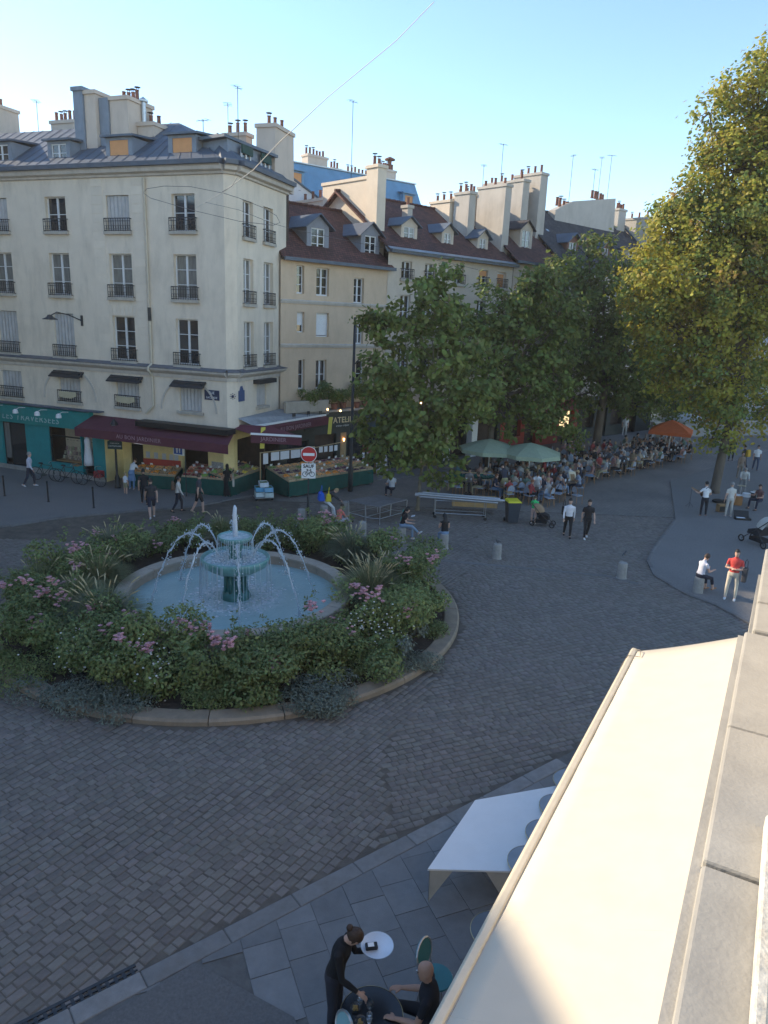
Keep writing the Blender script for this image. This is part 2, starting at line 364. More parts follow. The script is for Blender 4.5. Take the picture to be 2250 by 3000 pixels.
# ------------------------------------------------------------------ buildings
class Fac:
    "one facade of a building: local x along the wall, y into the building, z up"
    def __init__(s,root,origin,ang): s.root=root; s.o=Vector((origin[0],origin[1],0)); s.a=ang; s.d=Vector((math.cos(ang),math.sin(ang),0)); s.n=Vector((-s.d.y,s.d.x,0))
    def w(s,x,y,z=0): return s.o+s.d*x+s.n*y+Vector((0,0,z))
    def B(s,mb,name,mats,part=None,smooth=False):
        o=mb.build(name,mats,part if part is not None else s.root,smooth)
        if part is None:
            ra=s.root.rotation_euler.z; v=Matrix.Rotation(-ra,3,'Z')@(s.o-s.root.location); o.location=v; o.rotation_euler=(0,0,s.a-ra)
        return o
def wall_mb(x0,x1,z0,z1,holes,dep=.26,mb=None):
    mb=mb or MB(); xs=sorted({x0,x1}|{h[0] for h in holes}|{h[1] for h in holes}); zs=sorted({z0,z1}|{h[2] for h in holes}|{h[3] for h in holes})
    for a,b in zip(xs,xs[1:]):
        for c,d in zip(zs,zs[1:]):
            mx,mz=(a+b)/2,(c+d)/2
            if any(h[0]<mx<h[1] and h[2]<mz<h[3] for h in holes): continue
            mb.quad((a,0,c),(b,0,c),(b,0,d),(a,0,d))
    for a,b,c,d in [h[:4] for h in holes]:
        mb.quad((a,0,c),(a,dep,c),(a,dep,d),(a,0,d)); mb.quad((b,dep,c),(b,0,c),(b,0,d),(b,dep,d))
        mb.quad((a,0,d),(a,dep,d),(b,dep,d),(b,0,d)); mb.quad((a,dep,c),(a,0,c),(b,0,c),(b,dep,c))
    return mb
RAILM={}
def rail_mesh(w,h=.55):
    k=(round(w,1),h)
    if k in RAILM: return RAILM[k]
    mb=MB(); x0,x1=-w/2,w/2
    for z,t in((h,.018),(h-.12,.01),(.03,.014)): mb.box(x0,-.012,z-t,x1,.012,z+t)
    n=max(4,int(w/.13))
    for i in range(n+1):
        x=x0+(x1-x0)*i/n; mb.box(x-.009,-.009,0,x+.009,.009,h)
    for i in range(n):
        x=x0+(x1-x0)*(i+.5)/n; r=.5*w/n*.8
        mb.tube([(x+r*math.cos(a),0,.17+r*1.5*math.sin(a)) for a in [j*math.pi/4 for j in range(9)]],.008,4,cap=False)
    for x in(x0,x1): mb.box(x-.012,-.012,0,x+.012,.14,.03); mb.box(x-.012,-.012,h-.03,x+.012,.14,h)
    me=bpy.data.meshes.new('railing'); me.from_pydata(mb.v,[],mb.f); me.materials.append(m_iron); RAILM[k]=me; return me
def zig(x0,x1,z0,z1,y,n,d=.04,m=0,mb=None):
    mb=mb or MB(); p=[(x0+(x1-x0)*i/n,y+(d if i%2 else 0)) for i in range(n+1)]
    for (a,ya),(b,yb) in zip(p,p[1:]): mb.hexa([(a,ya,z0),(b,yb,z0),(b,yb+.015,z0),(a,ya+.015,z0)],[(a,ya,z1),(b,yb,z1),(b,yb+.015,z1),(a,ya+.015,z1)],m)
    return mb
def window(F,x0,x1,z0,z1,kind='glass',rail=True,rows=3,sill=True,y=.17,gm=None,fm=None,leafs=2,half=0):
    fm=fm or m_frame; mb=MB(); t=.05
    if kind=='shutter':
        mb=zig(x0+.02,x1-.02,z0+.02,z1-.02,.08,12,.035); wo=F.B(mb,'shutter',m_shutter)
    elif kind in('blind','orange'):
        mb.box(x0,y,z0,x1,y+.03,z0+t); mb.box(x0,y,z1-.12,x1,y+.04,z1); mb.box(x0,y,z0,x0+t,y+.03,z1); mb.box(x1-t,y,z0,x1,y+.03,z1); wo=F.B(mb,'window',fm)
        mb=MB(); n=int((z1-z0-.15)/.06); zt=z1-.12
        for i in range(n):
            if half and zt-i*.06<z0+half: break
            mb.box(x0+t,y+.012,zt-(i+1)*.06+.004,x1-t,y+.028,zt-i*.06)
        F.B(mb,'roller_blind',m_orange if kind=='orange' else m_white,wo)
        if half: F.B(MB().box(x0+t,y+.034,z0+t,x1-t,y+.04,z0+half),'pane',m_glass,wo)
    else:
        g=gm or m_glass
        mb.box(x0,y,z0,x0+t,y+.06,z1); mb.box(x1-t,y,z0,x1,y+.06,z1); mb.box(x0+t,y,z1-t,x1-t,y+.06,z1); mb.box(x0+t,y,z0,x1-t,y+.06,z0+t*1.6)
        xs=[x0+t+(x1-x0-2*t)*i/leafs for i in range(leafs+1)]
        for x in xs[1:-1]: mb.box(x-.045,y-.012,z0+t*1.6,x+.045,y+.05,z1-t)
        for i in range(1,rows):
            z=z0+(z1-z0)*i/rows
            for a,b in zip(xs,xs[1:]): mb.box(a+.02,y+.004,z-.014,b-.02,y+.04,z+.014)
        wo=F.B(mb,'window',fm)
        for a,b in zip(xs,xs[1:]): F.B(MB().box(a+.01,y+.042,z0+t,b-.01,y+.05,z1-t+.01),'pane',g,wo)
    if sill: F.B(MB().box(x0-.12,-.14,z0-.14,x1+.12,.02,z0-.01),'sill',m_stone,wo)
    if rail:
        ro=bpy.data.objects.new('railing',rail_mesh(x1-x0+.18)); link(ro,wo); ro.location=((x0+x1)/2,-.1,z0)
    return wo
def pots(F,part,xs,y,z,h=.45,r=.09,m=None):
    for i,x in enumerate(xs):
        mb=MB(); hh=h*rnd.uniform(.75,1.15); mb.lathe([(0,0),(r*1.15,0),(r*1.15,.06),(r,.08),(r*.92,hh),(r*1.1,hh),(r*1.1,hh+.04),(r*.7,hh+.04),(r*.7,hh-.05),(0,hh-.05)],(x,y+rnd.uniform(-.04,.04),z),8)
        F.B(mb,'chimney_pot',m or m_pot,part,smooth=False)
        if rnd.random()<.45:
            mb=MB(); mb.lathe([(0,hh+.2),(r*1.7,hh+.17),(r*1.7,hh+.15),(0,hh+.17)],(x,y,z),8); mb.box(x-.01,y-r*.8,z+hh,x+.01,y-r*.6,z+hh+.17); mb.box(x-.01,y+r*.6,z+hh,x+.01,y+r*.8,z+hh+.17); F.B(mb,'cowl',m_potd,part)
def chimney(F,x0,x1,y0,y1,z0,z1,mat,npot=3,lip=True,axis='x',potz=.45,taper=0):
    mb=MB(); t=taper; mb.hexa([(x0-t,y0,z0),(x1+t,y0,z0),(x1+t,y1,z0),(x0-t,y1,z0)],[(x0,y0,z1),(x1,y0,z1),(x1,y1,z1),(x0,y1,z1)])
    if lip: mb.box(x0-.07,y0-.07,z1-.12,x1+.07,y1+.07,z1+.05)
    c=F.B(mb,'chimney',mat)
    if npot:
        if axis=='x': pots(F,c,[x0+(x1-x0)*(i+.5)/npot for i in range(npot)],(y0+y1)/2,z1+.05,potz)
        else:
            for i in range(npot): pots(F,c,[(x0+x1)/2],y0+(y1-y0)*(i+.5)/npot,z1+.05,potz)
    return c
def dormer(F,x0,x1,yf,z0,z1,roofmat,cheek,kind='glass',slope=1.0,over=.18,peak=0,rows=2,fm=None,face=None,deep=2.2,shed=True,margin=.22):
    "roof window: front face at y=yf, cheeks running back into the roof"
    a,b=x0-margin,x1+margin; zt=z1+.12; mb=wall_mb(a,b,z0-.12,zt,[(x0,x1,z0,z1)],.12)
    mb.xf(Matrix.Translation((0,yf,0)))
    mb.quad((a,yf,z0-.12),(a,yf,zt),(a,yf+deep,zt),(a,yf+deep,z0-.12)); mb.quad((b,yf,z0-.12),(b,yf+deep,z0-.12),(b,yf+deep,zt),(b,yf,zt))
    if peak: mb.add([(a,yf,zt),(b,yf,zt),((a+b)/2,yf,zt+peak)],[(0,1,2)])
    d=F.B(mb,'dormer',face or cheek)
    mb=MB()
    if peak:
        c=(a+b)/2
        for s_,e in((-1,a-over),(1,b+over)):
            zz=zt-over*peak/((b-a)/2); mb.hexa([(c,yf-over,zt+peak),(e,yf-over,zz),(e,yf+deep+.8,zz),(c,yf+deep+.8,zt+peak)],[(c,yf-over,zt+peak+.06),(e,yf-over,zz+.06),(e,yf+deep+.8,zz+.06),(c,yf+deep+.8,zt+peak+.06)])
    else:
        mb.hexa([(a-over,yf-over,zt),(b+over,yf-over,zt),(b+over,yf+deep+.6,zt+.25),(a-over,yf+deep+.6,zt+.25)],[(a-over,yf-over,zt+.09),(b+over,yf-over,zt+.09),(b+over,yf+deep+.6,zt+.34),(a-over,yf+deep+.6,zt+.34)])
    F.B(mb,'dormer_roof',roofmat,d)
    t=.05; fm=fm or m_frame
    if kind=='orange':
        F.B(MB().box(x0,yf+.03,z0,x1,yf+.06,z1),'blind',m_orange,d)
    else:
        mb=MB(); y=yf+.04; mb.box(x0,y,z0,x0+t,y+.05,z1); mb.box(x1-t,y,z0,x1,y+.05,z1); mb.box(x0+t,y,z1-t,x1-t,y+.05,z1); mb.box(x0+t,y,z0,x1-t,y+.05,z0+t*1.4)
        c=(x0+x1)/2; mb.box(c-.04,y-.01,z0+t,c+.04,y+.045,z1-t)
        for i in range(1,rows): z=z0+(z1-z0)*i/rows; mb.box(x0+t,y+.005,z-.015,c-.04,y+.03,z+.015); mb.box(c+.04,y+.005,z-.015,x1-t,y+.03,z+.015)
        F.B(mb,'window_frame',fm,d); g=m_glass if kind=='glass' else m_glass2
        F.B(MB().box(x0+t,y+.032,z0+t,c-.04,y+.04,z1-t),'pane',g,d); F.B(MB().box(c+.04,y+.032,z0+t,x1-t,y+.04,z1-t),'pane',g,d)
    return d
def antenna(p,h,label,arms=3):
    o=thing('antenna',label,'antenna',p,rnd.uniform(0,3)); mb=MB(); mb.tube([(0,0,-.6),(0,0,h)],.018,5); o2=mb.build('mast',m_dark,o)
    mb=MB(); mb.tube([(-.45,0,h-.08),(.5,0,h-.02)],.012,4)
    for i in range(arms): x=-.35+i*.25; mb.tube([(x,-.2,h-.05),(x,.2,h-.05)],.008,4)
    mb.build('aerial',m_dark,o); return o

# ---------- white corner building
m_wall=stucco('white stucco',(.69,.595,.475),.6)
m_trim=pm('moulded stone',(.52,.47,.41),.85,.1,3,.2,40,stain=(2,.5,(.26,.23,.20)))
m_leadtop=pm('lead flashing',(.13,.13,.14),.7,.2,5)
m_chim=stucco('chimney render',(.55,.46,.38),.4)
m_chimz=pm('grey chimney flank',(.20,.24,.29),.8,.15,2,stain=(1.4,.5,(.12,.14,.17)))
aA=math.atan2(-.35009,.93671)
wb=thing('corner_building','white stuccoed corner building with iron window railings and zinc mansard roof','building',(-20.645,38.057,0),aA)
FA=Fac(wb,(-20.645,38.057),aA)
cols=[(.45,1.75),(4.15,5.4),(7.78,9.08),(11.4,12.62)]; cols=[(-3.3,-2.0)]+cols
rows3=[(12.08,13.62),(9.16,11.1),(6.24,8.3)]
kinds={(0,0):'shutter',(1,0):'shutter',(3,0):'shutter',(0,2):'shutter',(1,2):'shutter',(2,2):'shutter',(0,1):'glass'}
ent=[(.32,1.7,3.95,5.3),(4.2,5.55,4.0,5.2),(7.8,9.15,4.02,5.25),(11.5,12.72,4.1,5.35)]
holes=[(a,b,c,d) for (a,b) in cols for (c,d) in rows3]+[(a,b,c,d) for a,b,c,d in ent]
FA.B(wall_mb(-6.5,14.1,3.4,14.4,holes),'facade_wall',m_wall)
for i,(a,b) in enumerate(cols):
    for j,(c,d) in enumerate(rows3):
        k=kinds.get((i,j),'glass'); window(FA,a,b,c,d,k,True,3 if j else 2,True,gm=m_glass2 if (j==1) else m_glass)
for i,(a,b,c,d) in enumerate(ent):
    wo=window(FA,a,b,c,d,'shutter',i<3,2,True)
    if i>0:
        mb=MB(); x0,x1=a-.28,b+.28
        for q in range(5): mb.hexa([(x0,-.42+q*.08,5.22+q*.055),(x1,-.42+q*.08,5.22+q*.055),(x1,-.3+q*.08,5.22+q*.055),(x0,-.3+q*.08,5.22+q*.055)],[(x0,-.40+q*.08,5.29+q*.055),(x1,-.40+q*.08,5.29+q*.055),(x1,-.3+q*.08,5.31+q*.055),(x0,-.3+q*.08,5.31+q*.055)])
        mb.box(x0+.1,-.28,5.24,x1-.1,-.01,5.46); FA.B(mb,'slatted_hood',m_dark,wo)
        if i in(1,2):   # canvas strip hung on the railing
            mb=MB(); zs=[.32,.30,.27,.29,.26,.33,.38]; 
            for q in range(6): xa,xb=a+.06+q*(b-a-.25)/6,a+.06+(q+1)*(b-a-.25)/6; mb.hexa([(xa,-.135,c+zs[q]-.1),(xb,-.135,c+zs[q+1]-.1),(xb,-.125,c+zs[q+1]-.1),(xa,-.125,c+zs[q]-.1)],[(xa,-.135,c+.5),(xb,-.135,c+.5),(xb,-.125,c+.5),(xa,-.125,c+.5)])
            FA.B(mb,'canvas_strip',pm('cream canvas',(.48,.42,.28),.9,.1,4),wo)
# blind arches round two of the entresol windows
for cx,r in((4.85,1.62),(12.0,1.5)):
    mb=MB(); zc=4.1; rr=[(r*math.cos(a),r*math.sin(a)*.95) for a in [math.pi*i/20 for i in range(21)]]
    for (x0,z0),(x1,z1) in zip(rr,rr[1:]):
        k=1.06; mb.hexa([(cx+x0,-.045,zc+z0),(cx+x0*k,-.045,zc+z0*k),(cx+x0*k,0.0,zc+z0*k),(cx+x0,0,zc+z0)],[(cx+x1,-.045,zc+z1),(cx+x1*k,-.045,zc+z1*k),(cx+x1*k,0,zc+z1*k),(cx+x1,0,zc+z1)])
    FA.B(mb,'blind_arch',m_trim)
# mouldings
def moulding(F,x0,x1,prof,name,mat,part=None):
    mb=MB(); mb.prism([(x0,y,z) for y,z in prof],(x1-x0,0,0)); return F.B(mb,name,mat,part)
pc=[(.02,14.35),(-.1,14.38),(-.12,14.46),(-.3,14.52),(-.34,14.66),(-.42,14.7),(.02,14.72)]
ps=[(.02,5.62),(-.06,5.62),(-.08,5.78),(-.2,5.86),(-.3,5.95),(-.3,6.02),(.02,6.04)]
pl=[(.02,6.042),(-.33,6.03),(-.33,6.06),(-.02,6.17),(.02,6.17)]
pg=[(.02,14.722),(-.5,14.72),(-.52,14.90),(-.44,14.93),(.02,14.95)]
for nm,p,m in(('cornice',pc,m_trim),('string_course',ps,m_trim),('lead_capping',pl,m_leadtop),('gutter',pg,m_zincd)): moulding(FA,-6.5,14.16,p,nm,m)
# rusticated strips beside the second window bay
m_block=pm('rendered block',(.68,.59,.475),.9,.06,2,.2,50,objr=.05)
for xa,xb in((6.95,7.62),(9.24,9.86)):
    z=6.3
    while z<14.2:
        FA.B(MB().box(xa,-.014,z+.012,xb,.01,z+.37),'ashlar_block',m_block); z+=.385
for x,z in((8.42,8.3),(8.42,5.3)):
    for q in range(-3,4):
        w=.2; MB_=MB(); x0=x+q*.22; MB_.hexa([(x0-.1,-.02,z+.03),(x0+.1,-.02,z+.03),(x0+.1,.01,z+.03),(x0-.1,.01,z+.03)],[(x0-.1+q*.03,-.02,z+.5),(x0+.1+q*.03,-.02,z+.5),(x0+.1+q*.03,.01,z+.5),(x0-.1+q*.03,.01,z+.5)]); FA.B(MB_,'voussoir',m_block)
mb=MB(); mb.tube([(10.02,-.08,14.3),(10.02,-.08,8.7)],.05,8); mb.tube([(10.02,-.08,8.2),(10.02,-.08,6.2),(10.02,-.36,6.0),(10.02,-.36,5.9),(10.02,-.08,5.6),(10.02,-.08,4.2),(9.6,-.12,3.8)],.06,8); FA.B(mb,'drainpipe',pm('cream pipe',(.5,.44,.34),.6,.1,5))
FA.B(MB().tube([(10.02,-.08,8.15),(10.02,-.08,8.75)],.075,8),'pipe_collar',m_dark)
# chamfered corner and side facade
Pa=FA.w(14.1,0); Pb=Vector((-6.95,33.35,0)); Pc=Vector((-5.45,38.0,0))
aC=math.atan2(Pb.y-Pa.y,Pb.x-Pa.x); LC=(Pb-Pa).length; FCh=Fac(wb,Pa,aC)
aB=math.atan2(Pc.y-Pb.y,Pc.x-Pb.x); LB=(Pc-Pb).length; FB=Fac(wb,Pb,aB)
FCh.B(wall_mb(0,LC,3.4,14.4,[]),'corner_wall',m_wall)
bw=[(.58,1.5),(2.52,3.48)]; bh=[(a,b,c,d) for a,b in bw for c,d in((11.95,13.5),(9.1,11.05),(6.25,8.3))]+[(1.75,2.75,4.3,5.4)]
FB.B(wall_mb(0,LB,3.4,14.4,bh),'side_wall',m_wall)
for a,b,c,d in bh[:-1]: window(FB,a,b,c,d,'glass',True,3,True,leafs=2,gm=m_glass2 if d<11.5 else m_glass)
wo=window(FB,1.75,2.75,4.3,5.4,'shutter',False); mb=MB(); mb.box(1.4,-.4,5.42,3.1,-.01,5.62); FB.B(mb,'slatted_hood',m_dark,wo)
for nm,p,m in(('cornice',pc,m_trim),('string_course',ps,m_trim),('lead_capping',pl,m_leadtop),('gutter',pg,m_zincd)):
    moulding(FCh,.0,LC,p,nm,m); moulding(FB,-.12,LB+.1,p,nm,m)
def planter(F,wo,x0,x1,z):
    F.B(MB().box(x0,-.3,z+.03,x1,-.1,z+.24),'planter',m_dark,wo)
# street name plates (blue enamel) and a small mural
def plate(F,x,z,w,h,lines,mat,name,round_top=False):
    mb=MB(); mb.box(x-w/2,-.03,z-h/2,x+w/2,-.004,z+h/2)
    if round_top: mb.prism([(x-w/2+.1,-.03,z+h/2),(x-w/2+.2,-.03,z+h/2+.2),(x+w/2-.2,-.03,z+h/2+.2),(x+w/2-.1,-.03,z+h/2)],(0,.026,0))
    o=F.B(mb,name,mat)
    for i,(tx,s) in enumerate(lines): text(tx,s,m_white,o,(x,-.034,z+(len(lines)-1)*.1-i*.22),VERT,ext=.002)
    return o
m_blue=pm('blue enamel',(.02,.03,.075),.4,.1,8)
plate(FA,13.3,4.95,.8,.46,[('RUE',.17),('LACEPEDE',.13)],m_blue,'street_plate')
plate(FB,.25,4.95,.55,.5,[],pm('blue tile',(.05,.09,.20),.4,.1,8),'wall_tile',True)
mb=MB(); 
for q in range(8): a=q*math.pi/4; mb.box(LC/2+.12*math.cos(a)-.02,-.02,4.95+.12*math.sin(a)-.02,LC/2+.12*math.cos(a)+.02,-.003,4.95+.12*math.sin(a)+.02)
mb.ball((LC/2,-.02,4.95),.07,8,6,sc=(1,.3,1)); FCh.B(mb,'wall_mosaic',m_blue)
# mansard roof of zinc
def roofpt(F,x,y,z): return tuple(wb.matrix_world.inverted()@F.w(x,y,z)) if False else F.w(x,y,z)
def world_part(root,mb,name,mats,part=None,smooth=False):
    ra=root.rotation_euler.z; M=(Matrix.Translation(root.location)@Matrix.Rotation(ra,4,'Z')).inverted(); mb.xf(M); return mb.build(name,mats,part or root,smooth)
e0=FA.w(-6.5,-.2,14.93); e1=FA.w(14.15,-.2,14.93); e2=FB.w(0,-.2,14.93); e3=FB.w(LB+.1,-.2,14.93)
r0=FA.w(-6.5,3.6,17.45); r1=FA.w(9.3,3.6,17.4); k1=FA.w(11.2,2.6,16.35); k2=FB.w(1.2,1.6,16.35); k3=FB.w(LB+.1,1.6,16.35); b0=FA.w(-6.5,8,17.3); b1=FA.w(9.3,8,17.3); b3=FB.w(LB+.1,5.5,16.9)
mb=MB(); V=[e0,e1,e2,e3,r0,r1,k1,k2,k3,b0,b1,b3]; mb.add(V,[(0,1,6,5,4),(1,2,7,6),(2,3,8,7),(4,5,10,9),(5,6,7,8,11,10)]); world_part(wb,mb,'roof',m_zinc)
mb=MB()
for x in [-6+i*.62 for i in range(33)]:
    t=min(1,max(.3,(11.6-x)/2.4)) if x>9.3 else 1
    A_=FA.w(x,-.2,14.95); B_=FA.w(x if x<9.3 else x-1.2*(x-9.3)/5,-.2+3.8*t,14.95+2.5*t); mb.tube([A_,B_],.011,4)
world_part(wb,mb,'roof_seam',m_zinc)
m_ch2=pm('dormer cheek',(.19,.22,.26),.6,.15,3)
dormer(FA,4.3,5.2,.5,15.2,16.0,m_zincd,m_ch2); dormer(FA,.75,1.6,.5,15.25,16.1,m_zincd,m_ch2)
dormer(FA,7.78,8.82,.45,14.98,16.0,m_zincd,m_ch2,'orange'); dormer(FA,11.22,12.24,.45,14.95,15.95,m_zincd,m_ch2,'orange',deep=1.6)
# corner attic with its two side windows
mb=MB(); mb.hexa([FA.w(12.5,.9,14.9),FA.w(14.0,.5,14.9),FB.w(4.0,.35,14.9),FB.w(4.0,3,14.9)],[FA.w(12.5,.9,15.85),FA.w(14.0,.5,15.85),FB.w(4.0,.35,15.85),FB.w(4.0,3,15.85)]); world_part(wb,mb,'attic',m_ch2)
mb=MB(); mb.hexa([FA.w(12.4,.6,15.86),FA.w(14.05,.2,15.86),FB.w(4.1,.05,15.86),FB.w(4.1,3,15.9)],[FA.w(12.4,.6,15.98),FA.w(14.05,.2,15.98),FB.w(4.1,.05,15.98),FB.w(4.1,3,16.2)]); world_part(wb,mb,'attic_roof',m_zincd)
for a,b in((.95,1.8),(2.75,3.6)):
    mb=MB(); mb.box(a,.24,14.93,a+.06,.3,15.6); mb.box(b-.06,.24,14.93,b,.3,15.6); mb.box(a,.24,15.55,b,.3,15.62); mb.box((a+b)/2-.04,.24,14.93,(a+b)/2+.04,.3,15.6); w=FB.B(mb,'window',m_frame); FB.B(MB().box(a+.05,.285,14.95,b-.05,.292,15.58),'pane',m_glass,w)
    FB.B(MB().box(a-.05,.16,15.45,b+.05,.24,15.8),'green_blind',pm('green blind',(.02,.06,.05),.8,.1,4),w)
# chimneys of the corner building
chimney(FA,5.15,5.7,1.2,2.2,15.3,18.5,m_chimz,0); chimney(FA,5.72,6.35,1.3,2.3,15.3,18.35,m_chim,0)
chimney(FA,6.37,6.9,1.5,3.2,15.6,18.1,m_chimz,0,False); chimney(FA,6.92,7.95,1.6,3.4,15.8,18.1,m_chim,4); chimney(FA,7.97,8.9,2.2,3.6,16,17.1,m_chim,2)
FA.B(MB().tube([(8.05,2.6,17.1),(8.05,2.6,18.2)],.11,10).lathe([(0,1.35),(.22,1.2),(.22,1.12),(0,1.15)],(8.05,2.6,17.0),10),'flue',m_steel)
chimney(FA,-.6,1.0,5.6,6.2,17.2,18.4,m_chim,5); chimney(FA,10.5,11.8,5.6,6.2,16.2,17.3,m_chim,3); chimney(FA,-6.2,-3.5,4.5,6.2,17,19.2,m_chim,4)
FB.B(MB(),'x',m_chim) if False else None
c=chimney(FB,4.2,6.2,.25,1.25,14.6,17.35,m_chim,3,taper=.08)
for (x,y,z,h,lb) in((.1,4,17.6,1.4,'thin roof antenna above the left end of the zinc roof'),(11.8,4,16.6,1.6,'roof antenna nearest the tall corner chimney'),(12.35,4,16.8,2.1,'tallest antenna over the corner building roof'),(10.4,4,16.6,1.0,'short antenna standing beside the orange attic blind')): antenna(FA.w(x,y,z),h,lb)
# wall-mounted street lamp
wl=thing('wall_lamp','dark street lamp on a swan neck bracket fixed to the white facade','lamp',FA.w(5.95,0,8.0),aA)
mb=MB(); mb.box(-.05,-.06,-.25,.05,0,.25); mb.tube([(0,-.05,0),(-.35,-.5,.25),(-.62,-.95,.36),(-.8,-1.15,.2)],.03,6); mb.build('bracket',m_dark,wl)
MB().lathe([(0,.14),(.1,.12),(.16,.02),(.34,-.06),(.34,-.09),(0,-.05)],(-.82,-1.2,.1),14).build('lamp_shade',m_dark,wl,True)
MB().ball((-.82,-1.2,.02),.09,8,6).build('bulb',m_white,wl)

# ---------- ground floor: bookshop and greengrocer (parts of the corner building)
m_teal=pm('teal paint',(.015,.24,.25),.5,.1,3); m_teald=pm('teal fascia',(.02,.25,.24),.55,.1,3)
m_yel=pm('yellow wall tile',(.80,.64,.30),.5,.1,2); m_aub=pm('aubergine canvas',(.10,.025,.038),.8,.12,4)
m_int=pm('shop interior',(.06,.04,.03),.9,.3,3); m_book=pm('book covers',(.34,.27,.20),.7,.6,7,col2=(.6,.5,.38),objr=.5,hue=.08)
dep=1.6
hol=[(-.07,1.62,.05,2.58),(3.24,5.3,.72,2.62),(5.36,6.08,.05,2.62)]
FA.B(wall_mb(-6.5,6.85,0,2.62,hol,.2),'bookshop_front',m_teal)
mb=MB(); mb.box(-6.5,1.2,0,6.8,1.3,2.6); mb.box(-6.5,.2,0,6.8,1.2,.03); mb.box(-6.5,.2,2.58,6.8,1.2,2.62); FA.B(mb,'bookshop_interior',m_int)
fas=FA.B(MB().prism([(-6.5,0,2.62),(-6.5,-.16,2.62),(-6.5,-.3,3.4),(-6.5,-.36,3.55),(-6.5,0,3.62)],(12.75,0,0)),'fascia',m_teald)
FA.B(MB().box(-6.5,-.42,3.62,6.95,.02,3.68),'fascia_capping',m_zinc)
o=text('LES TRAVERSÉES',.46,pm('pale teal letter',(.30,.48,.48),.5,.05,9),fas,(2.3,-.245,2.95),(R(90-10),0,0),spacing=1.18)
for x in(.35,1.9,3.35,4.75):
    lm=FA.B(MB().tube([(x+.25,-.3,3.5),(x+.1,-.6,3.52),(x,-.75,3.42)],.015,5),'spot_lamp',m_frame); FA.B(MB().lathe([(.03,.1),(.12,.04),(.14,-.12),(.10,-.12),(.02,.0)],(x,-.76,3.36),10),'lamp_head',m_frame,lm)
# door, shop window with books, dress in the doorway
mb=MB(); mb.box(-.05,.12,.05,.0,.18,2.55); mb.box(1.55,.12,.05,1.6,.18,2.55); mb.box(.4,.12,.05,.46,.18,2.55); d=FA.B(mb,'shop_door',m_black); FA.B(MB().box(.0,.14,.6,.4,.16,2.5),'pane',m_glass2,d); FA.B(MB().box(.46,.14,.1,1.55,.16,2.5),'pane',m_glass,d)
mb=MB(); mb.box(3.24,.06,.72,3.3,.14,2.6); mb.box(5.24,.06,.72,5.3,.14,2.6); mb.box(3.3,.06,2.1,5.24,.14,2.16); w=FA.B(mb,'shop_window',m_black)
FA.B(MB().box(3.3,.3,.74,5.24,1.1,.80),'display_shelf',m_wood,w); FA.B(MB().box(3.3,1.05,.8,5.24,1.09,2.5),'back_board',pm('cream board',(.55,.46,.33),.8,.1,4),w)
for r_ in range(4):
    for q in range(9):
        x=3.4+q*.2+rnd.uniform(-.03,.03); z=.82+r_*.22 if r_<3 else 1.75; mb=MB(); mb.hexa([(x,.9-.14*(2-r_),z),(x+.13,.9-.14*(2-r_),z),(x+.13,.92-.14*(2-r_),z),(x,.92-.14*(2-r_),z)],[(x,.95-.14*(2-r_),z+.18),(x+.13,.95-.14*(2-r_),z+.18),(x+.13,.97-.14*(2-r_),z+.18),(x,.97-.14*(2-r_),z+.18)]); FA.B(mb,'book',m_book,w)
mb=MB(); mb.lathe([(0,.0),(.06,.02),(.17,-.15),(.16,-.45),(.24,-1.2),(.26,-1.45),(0,-1.45)],(5.72,.05,2.25),12); dress=FA.B(mb,'hanging_dress',pm('white cotton',(.68,.66,.66),.9,.08,3,.3,8),smooth=True)
FA.B(MB().box(-6.5,-.1,0,6.85,-.002,.28),'plinth',m_conc)
# greengrocer walls, set back under the floors above
REC=1.3; FA2=Fac(wb,FA.w(0,REC),aA); Pb2=Pb+FA.n*REC*.9; FCh2=Fac(wb,FA.w(13.0,REC),aC); FB2=Fac(wb,FA2.w(13.0,0)+FCh2.d*LC,aB)
hol=[(7.35,8.15,0,2.35),(10.55,12.1,0,2.35)]
FA2.B(wall_mb(6.85,13.0,0,3.5,hol,.3),'grocer_wall',m_yel); FCh2.B(wall_mb(0,LC,0,3.5,[]),'grocer_corner',m_yel); FA.B(MB().quad((6.85,0,0),(6.85,REC,0),(6.85,REC,3.5),(6.85,0,3.5)),'return_wall',m_yel); FA.B(MB().box(6.85,0.01,3.40,14.0,REC+.3,3.46),'soffit',m_yel)
FB2.B(wall_mb(0,LB-.6,0,3.5,[(.3,3.6,0,2.6)],.3),'grocer_side_wall',m_yel)
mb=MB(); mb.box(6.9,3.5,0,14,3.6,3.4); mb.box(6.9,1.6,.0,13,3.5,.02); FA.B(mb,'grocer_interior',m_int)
mb=MB(); mb.box(7.35,.1,0,8.15,.14,1.9); FA2.B(mb,'side_door',m_black)
for x in(8.45,8.95,9.45,9.9,10.2): FA2.B(MB().box(x-.12,-.012,1.28,x+.12,-.002,1.6),'notice',pm('paper notice',(.55,.57,.60),.8,.1,20))
FA2.B(MB().box(12.3,-.012,1.15,12.98,-.002,1.5),'frieze',pm('patterned frieze',(.36,.37,.42),.7,.5,14,col2=(.55,.55,.52)))
m_can=m_aub
